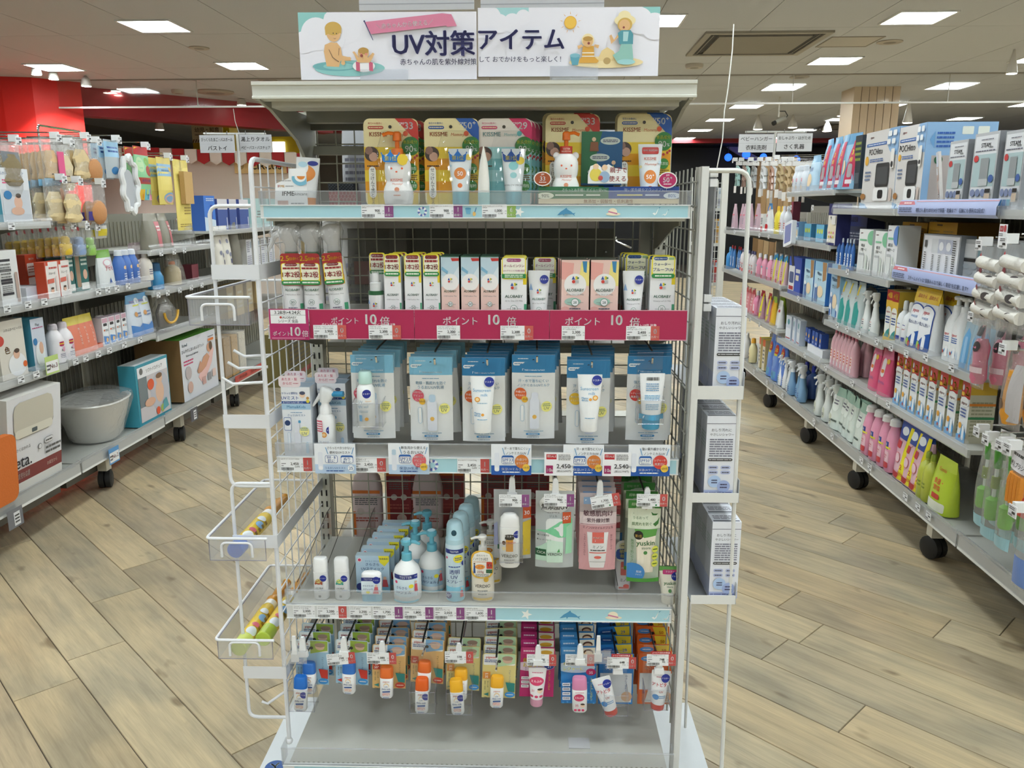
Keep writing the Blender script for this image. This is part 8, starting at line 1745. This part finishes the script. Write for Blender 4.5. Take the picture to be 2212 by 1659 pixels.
hl(.24,.44,lambda k:obj('tan_sponge',MB().box(-.08,-.05,-.26,.06,-.02,-.06,'c9a468','soft'),k),lambda p:(p.r(.0,.04,1,.9,'ecd97a'),p.l(.3,.22,.8,.34,3,'a98f4a'),p.l(.1,.04,.9,.1,2,'a9924a')),398,350,1,.05,'tall yellow bath mat pack with tan sponge',fin='foil',col='ecd97a')
hl(.16,.2,sponge('dcc79a',.1,.13),lambda p:p.e(.7,.5,.14,'c99f86',.3),130,393,4,.07,'cream sponge in clear pack on the second hooks',X=LF+.02)
hl(.13,.2,sponge('e6cf9c',.1,.13),None,165,398,2,.05,'long cream sponge in clear pack on the second hooks',X=LF+.06)
hl(.17,.2,round_sponge,lambda p:p.r(.05,.08,.5,.3,'4a3f8a'),215,402,2,.05,'brown round sponge pack on the second hooks',X=LF+.05)
def duck(c):
 def f(k):obj('bath_toy',MB().loft([(-.13,.03,.02),(-.12,.036,.024),(-.09,.036,.024),(-.078,.022,.018),(-.07,.026,.02),(-.05,.026,.02),(-.04,.014,.012)],c,'plastic',12).ball((-.034,0,-.085),.011,c).ball((.034,0,-.085),.011,c),k)
 return f
hl(.1,.15,duck('e3bf3a'),lambda p:p.e(.5,.9,.1,'b3303a'),150,492,8,.04,'yellow chick shaped bath toy in clear pack');hl(.1,.15,duck('8fa8d0'),lambda p:p.e(.5,.9,.1,'b3303a'),180,494,2,.03,'blue elephant grey bath toy in clear pack');hl(.09,.14,duck('8fbf5a'),None,203,496,1,.03,'green frog shaped bath toy in clear pack')
hl(.12,.12,None,lambda p:(p.r(.1,.1,.9,.4,'e3cf3a'),p.l(.1,.5,.9,.9,2,'666')),226,470,2,.03,'white and yellow header bag under the hooks',hk=False,fin='frost')
# shelf goods, nearest unit
ZL1,ZL3,ZL2,ZLB=1.432,1.072,.757,.247
def photo(p,bg,skin=True):p.r(.04,.04,.96,.6,bg);p.e(.55,.36,.14,'d9b09a',.12);p.e(.56,.46,.09,'d9b09a',.07);p.e(.57,.49,.09,'4a3a32',.045);p.e(.5,.2,.22,'d5ab94',.08)
bigbox(-1,LX,ZL1,2,66,364,.12,'white and teal baby chair carton with seated child photo','dcdfe4','3f8aa0',None,lambda p:(p.t(.45,.9,.07,'ふかふかベビーチェア','2f5fa0',.8,.5),p.l(.1,.7,.55,.8,2,'d0507a'),photo(p,'c5cad2'),p.e(.22,.5,.13,'2f78b0',.08)))
bigbox(-1,LX,ZL3,0,42,540,.08,'tall white toothbrush carton with black captions on left shelf','d9d9d9','c9c4c0',None,lambda p:([p.r(.06,v,.64,v+.045,'33333a') for v in (.8,.62,.45,.4,.2)],p.l(.08,.5,.6,.78,5,'777'),p.l(.08,.25,.6,.38,4,'777'),p.rr(.76,.05,.92,.6,'b09a90',.3)))
bigbox(-1,LX,ZL3,46,108,618,.2,'flat grey white box lying on left shelf','c9cbd6','d5d7e0','d9dbe4',None,inset=.08,yaw=8)
row(A_box(.1,.2,.05,'c8482a','a83a20','b84428',lambda p:(p.rr(.1,.5,.9,.8,'e6d9d2',.08),p.rr(.1,.08,.9,.46,'e6d9d2',.08),p.l(.16,.56,.84,.74,3,'a86a5a'),p.t(.5,.9,.07,'BRUSH','e9d9c8',.6,.4))),2,-1,LX,ZL3,72,98,'orange red carton back row with two white panels',inset=.16)
row(A_box(.1,.17,.05,'e6e0dc','c8482a',None,lambda p:(p.r(0,0,.06,1,'c8482a'),p.r(.08,.9,.26,1,'c8482a'),p.l(.3,.78,.9,.88,1,'c0605a'),p.t(.5,.68,.08,'スムーズ','555',.6,.4),p.p([(.1,.4),(.6,.42),(.6,.54),(.1,.52)],'d06a5a'),p.e(.4,.2,.12,'dcae98',.07),p.e(.4,.27,.12,'4a3a32',.03),p.rr(.7,.1,.82,.6,'dcc9c4',.4))),2,-1,LX,ZL3,112,140,'white and red syringe carton with baby picture',inset=.03)
row(A_box(.11,.21,.08,'2f6a66','24504e','4f9a4a',lambda p:(p.rr(.1,.1,.4,.9,'a3866e',.3),p.l(.5,.6,.95,.9,3,'d9e6e0'),p.e(.75,.4,.16,'d5ab94',.12),p.r(.4,.04,.98,.2,'e3e3de'))),2,-1,LX,ZL3,148,176,'dark green nasal care carton on left shelf',inset=.07)
row(A_pouch(.16,.2,.06,'dfe3e4','6fa53a',lambda p:(p.t(.55,.52,.15,'アセモ','c0283a',.6,.9),p.e(.5,.68,.3,'d9a0b0',.1),p.e(.5,.68,.24,'dfe3e4',.08),p.p([(.4,.1),(.5,.26),(.6,.1)],'24509a')),'foil'),1,-1,LX,ZL3,226,226,'white refill pouch with green top and red lettering')
row(A_bot(.035,.19,'4f78c4','d9dde4',None,lambda p:(p.rr(.3,.8,.9,1,'ecc9a0',.4),p.l(.3,.2,.8,.6,3,'e6ebf4')),.6,.16),3,-1,LX,ZL3,258,286,'royal blue bath bottle with peach sticker on left shelf');row(A_pouch(.2,.22,.06,'d9b3c6',None,lambda p:(p.l(.1,.3,.8,.6,3,'f0e6ee'),p.r(.7,.6,.98,.8,'b3303a')),'film'),1,-1,LX,ZL3,296,296,'pink printed clear bag with red seal on left shelf',inset=.08);row(A_bot(.04,.16,'d9d0c4','cfc9c0',None,d_lab('e3dfd6')),1,-1,LX,ZL3,312,312,'beige jar at the end of left shelf')
bigbox(-1,LX,ZL2,0,56,690,.12,'beige baby bath carton with tub photo','d5cfc4','b9b3a8',None,lambda p:(p.t(.6,.84,.06,'ふかふかベビーバス','333',.7,.4),p.t(.3,.5,.14,'色','c07a2a',None,1),p.e(.06,.68,.16,'c0443a',.09),p.e(.62,.22,.34,'e3e4e6',.2),p.e(.62,.4,.12,'d5ab94',.08),p.e(.64,.46,.1,'4a3a32',.04),p.e(.9,.2,.08,'d9662f')))
bigbox(-1,LX,ZL2,72,100,686,.13,'pale blue and teal baby bath carton with tub photo','c5ccd9','3f8aa5',None,lambda p:(p.t(.5,.88,.08,'Plus','777',.4,.3),p.l(.1,.8,.9,.84,1,'b0507a'),p.e(.5,.3,.36,'dfe2e6',.24),p.e(.6,.42,.16,'d5ab94',.12),p.e(.2,.56,.15,'2f78b0',.07)))
row(A_bot(.042,.19,'e6e1e4','c9c0c6',None,lambda p:(p.e(.5,.86,.5,'b0305a',.12),p.l(.2,.82,.8,.92,1,'ecc93a'),p.t(.5,.56,.12,'Baby','444',.6,.3,slant=.2),p.e(.64,.6,.2,'e0a8c0',.12),p.l(.2,.15,.8,.4,3,'889')),.5,.14),2,-1,LX,ZL2,118,138,'white baby lotion bottle with crimson collar label')
row(A_pouch(.16,.2,.07,'e0826a','d9c64a',lambda p:p.vt(.7,.7,.1,'MINON','f0e0d8',.4),'plastic'),3,-1,LX,ZL2,158,186,'salmon refill pouch with yellow top',inset=.06);row(A_box(.12,.03,.1,'d9653f','c0502f'),1,-1,LX,ZL2,206,206,'flat orange box lying on the left second shelf')
row(A_bot(.03,.15,'e3dcda','d5cfcc',None,None,.5,.14),2,-1,LX,.767,214,220,'pale pump refill bottle on left second shelf',inset=.12);row(A_box(.055,.15,.05,'e9eaec','d9d3d6','c9b5c0',lambda p:(p.r(.05,.82,.95,.98,'c9a0b0'),p.rr(.2,.7,.8,.8,'3a3a40',.3),p.e(.3,.55,.1,'d9622f'),p.l(.45,.5,.9,.6,2,'888'),p.p([(.1,.05),(.9,.05),(.9,.3),(.1,.36)],'5a8fd0'),p.e(.6,.2,.18,'e9c08a',.08))),4,-1,LX,.767,228,270,'small white lotion carton with blue foot','small white lotion cartons',inset=.04)
row(A_pouch(.17,.24,.07,'d3dbe6','6fa5d0',lambda p:(p.e(.7,.86,.2,'e3ebf2',.09),p.t(.7,.86,.09,'2','24509a',.14,.6),p.t(.3,.86,.08,'アセモ','b83a6a',.4,.6),p.l(.3,.74,.8,.8,1,'d9d94a'),p.e(.4,.55,.12,'c9935a',.06),p.l(.5,.45,.8,.6,2,'6a80a8'),p.p([(0,0),(1,0),(1,.2),(.8,.3),(.5,.22),(0,.3)],'4f83c4')),'foil'),2,-1,LX,.767,288,308,'cloud pattern blue refill pouch reading 2',inset=.05)
k=thing('swim_ring_bag','clear bag with brown bib and yellow strap on left shelf end','bag');obj('bag',MB().loft([(0,.1,.05,2.6),(.1,.11,.06,2.4),(.17,.06,.03),(.2,.02,.01)],'dcdad6','film',16),k);obj('brown_bib',MB().loft([(.01,.07,.03),(.1,.08,.035),(.15,.04,.02)],'5f5a52','plastic',14),k);obj('yellow_strap',MB().tube([(.09*cos(R(a)),-.05,.1+.07*sin(R(a))) for a in range(180,361,20)],.008,'d9a83a','plastic',7),k);aput(k,-1,LX-.05,aisleY(355,LX-.05,.8),.765)
# base goods
k=thing('baby_scale_carton','large white baby scale carton with dark red band on left base','carton');Y,w,h=fit(-1,LX,ZLB,14,128,838,.2);b=card_box(k,w,h,.16,'e0dfe2','c9c6c0','d5d2cc');p=Pr(w,h,eps=.0005)
p.r(0,.1,1,.24,'7a2a2c');p.r(0,0,1,.1,'dcdad4');p.t(.2,.17,.09,'の母乳育児を応援','dccfc8',.34,.4);p.t(.8,.17,.06,'お誕生から','cfb8b0',.2);p.rr(.1,.56,.84,.94,'8a857a',.25);p.rr(.105,.58,.835,.94,'c5bfb0',.25);p.rr(.12,.57,.82,.66,'dad5c6',.4);p.rr(.42,.585,.52,.63,'4a5558',.2);p.t(.2,.33,.19,'neta.','2a2a38',.4,.3);p.e(.56,.4,.035,'444');p.e(.56,.4,.029,'e0dfe2');p.rr(.64,.4,.82,.47,'555',.5);p.rr(.643,.405,.817,.465,'e0dfe2',.5);p.l(.66,.28,.96,.38,2,'555');p.t(.22,.46,.055,'温かくはかれる','333',.3,.3);p.l(.66,.42,.8,.45,1,'444');p.out(b);aput(k,-1,LX-.02,Y,ZLB,0,6)
k=thing('orange_panel','orange textured panel leaning at the left edge','panel');obj('panel',MB().prism(rrect(.3,.3,.04),0,.03,'d9722a','soft'),k);aput(k,-1,LX+.02,aisleY(-18,LX+.02,.4),ZLB,0,4)
k=thing('baby_tub','white baby bath tub wrapped in clear crumpled film','bath tub');M=MB();M.loft([(0,.13,.11,2.6),(.02,.15,.125,2.6),(.09,.175,.14,2.4),(.1,.18,.145,2.4),(.2,.215,.17,2.4),(.215,.228,.18,2.4),(.222,.222,.175,2.4),(.215,.205,.16,2.4),(.05,.15,.12,2.4),(.04,.1,.08)],'e2e0da','plastic',30,True);obj('tub',M,k)
obj('film_wrap',MB().loft([(0,.145,.125,2.4),(.1,.2,.16,2.2),(.2,.24,.19,2.2,.01),(.235,.235,.185,2.2,.01),(.26,.12,.1,2,.05)],'e9ebec','film',26),k);obj('film_tail',MB().loft([(-.0,.05,.04,2,.22),(.06,.07,.05,2,.22),(.14,.06,.06,2,.21),(.2,.02,.02,2,.2)],'e9ebec','film',14),k)
aput(k,-1,LX-.17,aisleY(205,LX-.17,.35),ZLB,8)
def d_bath(p):p.r(0,0,1,1,'2f8fa5');p.r(.05,.06,.97,.95,'d9dadf');p.r(.05,.78,.97,.95,'e9e9ec');p.t(.56,.86,.07,'ソフトバスチェア','333',.6,.7);p.e(.16,.88,.05,'666');p.r(.05,.06,.97,.78,'c9c3c6');p.r(.05,.3,.3,.78,'6f7a80');p.e(.68,.44,.3,'b9bac4',.34);p.e(.66,.44,.13,'dcb59c',.18);p.e(.67,.66,.1,'dcb59c',.085);p.e(.67,.71,.1,'7a5a42',.045);p.e(.4,.62,.1,'d9562f',.09);p.e(.34,.34,.16,'d5a88e',.07);p.e(.56,.14,.06,'d9562f');p.e(.7,.15,.06,'a3b85a');p.p([(.7,.1),(.9,.14),(.84,.3),(.74,.26)],'4f9aa5')
bigbox(-1,LX,ZLB,300,368,775,.1,'teal edged bath chair carton with smiling baby photo','d9dadf','3f9ab0','cfd6d8',d_bath)
def d_mat(p):p.r(0,0,1,1,'d3d5dc');p.t(.12,.9,.07,'Richell','2a6a8a',.22,.9);p.t(.34,.8,.065,'ひんやりしないおふろマット','333',.64,.6);p.t(.3,.72,.05,'Warm-touch bath mat','555',.5,.2);p.l(.06,.56,.32,.66,2,'d0507a');p.p([(.42,.3),(.5,.2),(.62,.22),(.84,.46),(.92,.66),(.88,.74),(.8,.66),(.7,.5),(.5,.38)],'e3b8b4');p.p([(.4,.42),(.5,.46),(.6,.6),(.72,.64),(.78,.56),(.66,.42),(.52,.36),(.42,.36)],'c99478');p.e(.79,.72,.075,'c99478',.08);p.e(.83,.74,.05,'5a4334',.075);p.p([(.4,.4),(.5,.56),(.54,.5),(.46,.36)],'c99478');p.e(.16,.44,.08,'b9aeb0');p.e(.18,.2,.07,'c9a598');[p.r(u,.14+.03*i,u+.1,.27+.03*i,c) for i,(u,c) in enumerate(((.52,'c99f98'),(.68,'8a8a8e'),(.82,'dcc0b8')))];p.r(.76,.83,.92,.87,'d9772f');p.l(.76,.89,.92,.92,1,'555')
bigbox(-1,LX,.257,396,470,720,.3,'bath mat carton with reclining baby photo and green top','d3d5dc','8a6a42','5fa53a',d_mat)
for i,(px,lab) in enumerate(((492,'left'),(508,'middle'),(524,'right'))):
 k=thing('paper_roll_pack','kraft banded mat roll pack, %s of three past the bath mat' % lab,'roll');obj('roll',MB().box(-.06,0,0,.06,.16,.3,('a9885a','b8955f','d9d4c6')[i],'paper'),k);obj('wrap',MB().box(-.062,-.004,.02,.062,.162,.31,'fff','film'),k);aput(k,-1,LX-.03,aisleY(px,LX-.03,.4),.257)
# towels, grey mats and bottles in the farther units
def d_tow(p):p.r(0,.0,1,.66,'4a5f9f');p.r(0,.66,1,1,'d9d6dc');p.l(.2,.72,.8,.85,2,'a9a0b0');p.r(.86,.1,.92,.4,'e9e9ee')
row(A_box(.17,.24,.1,'3f78d0','2f5fb0',None,lambda p:(p.p([(0,0),(1,0),(1,.3),(0,.4)],'cfe0f0'),p.e(.45,.42,.2,'e3d9c9',.14),p.p([(.5,.3),(.72,.34),(.76,.74),(.56,.74)],'24409a'),p.l(.2,.84,.9,.94,2,'c9d9f0')),'towel_pack','towel'),1,-1,LX,1.33,455,455,'sky blue towel gift pack with cloud picture')
row(A_box(.16,.22,.1,'4a5f9f','3f4f8f',None,d_tow,'towel_pack','towel'),3,-1,LX,1.33,483,527,'white and indigo towel pack on the far left shelf');row(A_box(.13,.23,.1,'a9c6c6','93b5b5',None,lambda p:p.l(.3,.4,.8,.6,2,'777'),'towel_pack','towel'),3,-1,LX,1.33,560,592,'mint towel pack behind the wire rack')
row(A_pouch(.17,.21,.1,'8a8678','9a968a',lambda p:(p.r(.5,.05,.95,.8,'c9727a'),p.l(.55,.5,.9,.7,2,'e9dcdc')),'foil',name='towel_roll',cat='towel'),2,-1,LX,1.247,326,352,'grey folded bath mat pack with pink label',yaw=8);row(A_pouch(.2,.2,.13,'a3a49c','c9cac8',None,'film',name='net_bag',cat='bag'),1,-1,LX,1.247,398,398,'clear bag of grey folded nets');row(A_bot(.05,.15,'c9b58a','d9722a',None,None),1,-1,LX,1.007,372,372,'cream pump with orange spout in a clear bag',inset=.08);row(A_pouch(.2,.2,.12,'c9c4b8',None,None,'film',name='film_bag',cat='bag'),1,-1,LX,1.007,375,375,'crumpled clear bag over the orange spouted pump',inset=.07);row(A_bot(.045,.16,'2f84b8','1f4f74',None,None,.7,.3),1,-1,LX,1.007,336,336,'blue whale shaped bath cup on the left shelf');row(A_box(.12,.1,.08,'8a3f4a','6f2f3a',None,None,'wooden_stand','stand'),1,-1,LX,1.007,420,420,'maroon toy stand on the left shelf',inset=.12)
row(A_pouch(.14,.34,.09,'dedad0','e6e2da',lambda p:([p.e(u,v,.16,'8a8ca0',.05) or p.e(u,v,.14,'dedad0',.043) for u,v in ((.5,.7),(.3,.46),(.65,.4))],p.r(.6,.2,.9,.3,'4a4f7a')),'paper',name='towel_bag',cat='towel'),2,-1,LX,1.02,470,486,'white print towel bag behind the wire rack');row(A_pouch(.12,.36,.1,'9a968a',None,None,'frost',name='grey_bag',cat='bag'),1,-1,LX,1.02,508,508,'tall grey clear bag behind the wire rack');row(A_box(.13,.22,.06,'d6d6dc','c9c6c0',None,info),4,-1,LX,1.02,540,588,'white flat pack on the far left shelf');row(A_box(.14,.24,.1,'c9b07a','a98f5a',None,lambda p:p.l(.2,.2,.8,.8,4,'e3dac0')),4,-1,LX,.68,500,560,'clear topped tan box on the lower far left shelf')
for i in range(3):k=A_box(.11,.15,.07,'8a7a3f','6a5f30','a3924f',lambda p:(p.r(0,.1,1,.2,'c0303a'),p.l(.1,.3,.9,.9,7,'5a4f2a')))('olive kraft carton hung behind the left wire panel, %s' % ORD[i]);gput(k,-.555+.0*i,.5+.1*i,[1.0,1.0,1.0][i],90)
for z,pxs,rn in ((1.085,(15,60,95,212,232,252,276),'upper long rail'),(.77,(45,78,163,185,212,236),'second long rail'),(.775,(268,302),'second rail of second unit'),(1.24,(348,376,398),'upper rail of third unit'),(1.0,(342,362,388,413,436),'middle rail of third unit'),(1.43,(24,),'top rail')):
 for i,px in enumerate(pxs):k=dup(nnk,'small white price card on the left aisle, %s, %s along' %(rn,ORD[i]));k['group']='price cards on the left aisle rails';aput(k,-1,LX+.022,aisleY(px,LX+.022,z),z-.015)
for px,z,lab,n_,c in ((113,.775,'lime edged rank card reading No.3 on the left second rail','No.3','b9cf7a'),(247,.2,'blue edged rank card reading No.2 hung on the left base rail','No.2','5a94c8'),(34,.17,'grey clear holder with price slip hung under the left base','','77777c'),(420,.17,'dark clear holder with price slip under the bath mat carton','','55555a')):
 k=thing('rank_card',lab,'price tag');o=obj('card',MB().box(-.05,0,-.04,.05,.001,.045,c,'paper'),k);p=Pr(.1,.085,z0=-.04,eps=.0005)
 if n_:p.r(.04,.1,.96,.72,'eceaea');p.t(.6,.44,.34,n_,'9a2430',.6,.8);p.l(.06,.2,.3,.6,2,'555')
 else:p.r(.4,.1,.8,.8,'e6e6e8');p.l(.45,.2,.75,.7,3,'333')
 p.out(o,'card_print');aput(k,-1,LX+.024,aisleY(px,LX+.024,z),z)
k=thing('red_rail','red sale rail with white lettering along the far left base','shelf strip');y0,y1=aisleY(508,LX+.02,.25),aisleY(566,LX+.02,.25);o=obj('rail',MB().box(-(y1-y0)/2,0,0,(y1-y0)/2,.002,.05,'b83a34','plastic'),k);p=Pr(y1-y0,.05,eps=.0005);p.t(.25,.5,.6,'より割引対象','e9d0c8',.34,.4);p.t(.7,.5,.6,'より割引対象','e9d0c8',.34,.4);p.out(o,'rail_lettering');aput(k,-1,LX+.022,(y0+y1)/2,.22)
k=thing('sign_bracket','chrome frame with a small ITEMS board above the left hooks','sign');a_,b_=onX(81,270,LX-.28),onX(172,268,LX-.28);o=obj('frame',MB().tube(rc([(0,0,-.3),(0,0,0),(b_.y-a_.y,0,0),(b_.y-a_.y,0,-.1)],0,.02),.006,'d0d0ce','chrome',7),k);L2=b_.y-a_.y;obj('board',MB().box(L2*.25,-.004,-.15,L2,.004,-.03,'e6e3e2','plastic'),k);p=Pr(L2*.75,.12,z0=-.15,y0=-.004,x0=L2*.625,eps=.0006);p.t(.6,.5,.24,'ITEMS','9a2a34',.6,.8);p.l(.4,.15,.9,.3,1,'333');p.out(o,'sign_lettering');aput(k,-1,LX-.28,a_.y,a_.z)
# ------------------------------------------------------------------ far left: red walls, beam, yellow columns and the circus front
A,B_,C_=onZ(0,165,ZC),onZ(67,167,ZC),onZ(173,178,ZC)
mb=MB();pts=[(A.x-3,A.y-.3),(A.x,A.y),(B_.x,B_.y),(C_.x,C_.y),(C_.x-.5,C_.y+.8),(A.x-3,A.y+1)]
mb.prism([(x,y) for x,y in pts],0,ZC,'d8241c','painted','z');struct('wall_red',mb)
D1,D2=onZ(173,187,ZC),onZ(470,215,ZC);zb=onY(177,249,D1.y).z;n_=(D2-D1).normalized();D2=D1+n_*3.9;pr_=Vector((-n_.y,n_.x,0))*.3
struct('trim_2',MB().add([(q.x,q.y,z) for z in (zb,ZC) for q in (D1,D2,D2+pr_,D1+pr_)],[(0,1,5,4),(1,2,6,5),(2,3,7,6),(3,0,4,7),(0,3,2,1),(4,5,6,7)],'9c1c2a','painted'))
struct('trim_3',MB().box(-4.4,15.2,2.82,1.2,15.5,ZC,'8c2430','painted'))
def slabpx(px0,px1,py0,py1,Y,d,c,name,lab,cat,fin='painted',dec=None,zb=None):
 a,b_=onY(px0,py0,Y),onY(px1,py1,Y);z0=b_.z if zb is None else zb;k=thing(name,lab,cat);w=b_.x-a.x;o=obj('body',MB().box(-w/2,0,0,w/2,d,a.z-z0,c,fin),k)
 if dec:p=Pr(w,a.z-z0,eps=.002);dec(p);p.out(o)
 k.location=((a.x+b_.x)/2,Y,z0);return k
slabpx(410,470,226,420,15,.4,'d9b51a','yellow_column','yellow column half behind the crimson beam','column',zb=0);slabpx(466,505,226,420,14.5,.4,'e8c61a','yellow_column','bright yellow column beside the nursery sign','column',zb=0);slabpx(582,660,295,420,17,.4,'d2b01c','yellow_panel','yellow wall panel right of the lit window','panel',zb=0)
slabpx(412,482,258,308,14.2,.03,'d2c09a','zone_sign','beige zone sign with striped edges for toddlers','sign','paper',lambda p:(p.t(.5,.55,.3,'幼児・知育','5a4a2a',.8,.4),p.l(.1,.3,.9,.36,1,'6a5a3a'),[p.p([(u,0),(u+.04,0),(u+.08,.14),(u+.04,.14)],'5a4420') for u in [i*.085 for i in range(11)]],[p.p([(u,.86),(u+.04,.86),(u+.08,1),(u+.04,1)],'5a4420') for u in [i*.085 for i in range(11)]]))
k=thing('striped_awning','red and white scalloped awning along the far left shop front','awning')
for i in range(20):
 px=128+i*27;a,b_=onY(px,312+i*1.0,12.5),onY(px+27,334+i*1.2,12.5);w=b_.x-a.x;obj('stripe',MB().prism([(-w/2,.0),(0,-.05),(w/2,0),(w/2,a.z-b_.z),(-w/2,a.z-b_.z)],0,.03,'b01f24' if i % 2 else 'eee6dc','paper'),k,((a.x+b_.x)/2,12.5,b_.z))
slabpx(505,645,344,374,12.6,.05,'dcbf84','circus_board','tan board lettered CIRCUS at far left','sign','paper',lambda p:(p.t(.5,.52,.68,'CIRCUS','2a2218',.6,.8),p.e(.1,.5,.05,'a98f5a'),p.e(.92,.5,.05,'a98f5a'),p.r(.82,0,.84,1,'9c2a24')));slabpx(130,640,330,420,12.66,.1,'d8cfc4','back_counter','pale display wall below the striped awning','panel',zb=0)
slabpx(588,616,306,345,16.95,.05,'cfd6dc','lit_window','small lit window at far left','window','window')
for i,(px,py,Y) in enumerate(((79,162,9.6),(116,172,9.9),(187,187,10.2),(250,198,11.4),(273,191,11.6),(201,252,12),(522,228,12.4),(518,252,15),(345,281,13),(613,278,16),(730,245,11.2),(1637,280,15),(1712,276,15),(1786,284,16),(1818,251,14),(1960,266,13),(2185,160,9))):
 P=onY(px,py,Y);k=thing('spot_lamp','small round ceiling spot lamp, %s counted from the left' %(ORD[i] if i<16 else 'seventeenth'),'spot lamp','ceiling spot lamps');r_=Y*.004+.01;obj('bulb',MB().loft([(0,r_,r_),(.004,r_*1.05,r_*1.05)],'fff','spot',14),k);obj('housing',MB().loft([(.004,r_*1.2,r_*1.2),(.09,r_*.9,r_*.9),(max(.1,ZC-P.z),.01,.01)],'d0ccc4','painted',14),k);k.location=P
 if i<3:ld=bpy.data.lights.new('spot_beam','SPOT');ld.energy=120;ld.spot_size=R(75);ld.spot_blend=.4;ld.shadow_soft_size=.05;lo=bpy.data.objects.new('spot_beam',ld);COL.objects.link(lo);lo.parent=k;lo.location=(0,0,-.03);lo.rotation_euler=(R(30),0,R(25))
for i,(a,b_) in enumerate(((775,1024),(1038,1305))):
 A,B2=onY(a,0,3.2),onY(b_,20,3.2);w=B2.x-A.x;k=thing('hanging_board','big white hanging board above the top sign, '+('left','right')[i],'sign');obj('board',MB().box(-w/2,0,0,w/2,.01,.36,'e3e4ea','paper'),k);obj('groove',MB().box(-w/2,-.001,.02,w/2,0,.023,'b9bac4','paper'),k);obj('wires',MB().tube([(-w*.4,.005,.36),(-w*.4,.005,ZC-B2.z)],.002,'999','steel',5).tube([(w*.4,.005,.36),(w*.4,.005,ZC-B2.z)],.002,'999','steel',5),k);k.location=((A.x+B2.x)/2,3.2,B2.z)
# distant mesh rack between the gondola and the right aisle
k=thing('far_mesh_rack','white wire mesh rack standing far behind the right side rack','rack');b=MB()
x0,x1,Y=onY(1508,400,8.4).x,onY(1566,400,8.4).x,8.4
for i in range(9):b.tube([(x0+(x1-x0)*i/8,Y,.1),(x0+(x1-x0)*i/8,Y,1.75)],.004,'cfcfca','painted',5)
for i in range(22):b.tube([(x0,Y,.15+i*.075),(x1,Y,.15+i*.075)],.003,'cfcfca','painted',5)
obj('mesh',b,k);obj('post',MB().box(x0-.03,Y-.03,0,x0+.03,Y+.03,1.85,'dddcd6','painted'),k);obj('post',MB().box(x1-.03,Y-.03,0,x1+.03,Y+.03,1.85,'dddcd6','painted'),k)
for z in (.3,.7,1.1,1.45):obj('shelf',MB().box(x0,Y,z,x1,Y+.35,z+.03,'c9c9c4','painted'),k)
for i in range(16):
 z=(.33,.73,1.13,1.48)[i % 4];k=A_box(.11,.2+.02*(i % 3),.08,('c9cdd4','b83a34','d9d3c6','c79a4a','dfe3e8')[i*7 % 5],None,None,info)('small far pack in the mesh rack, %s shelf, %s from left' %(ORD[i % 4],ORD[i//4]));k.location=(x0+.06+(x1-x0-.1)*(i//4)/3.4,Y+.08,z)
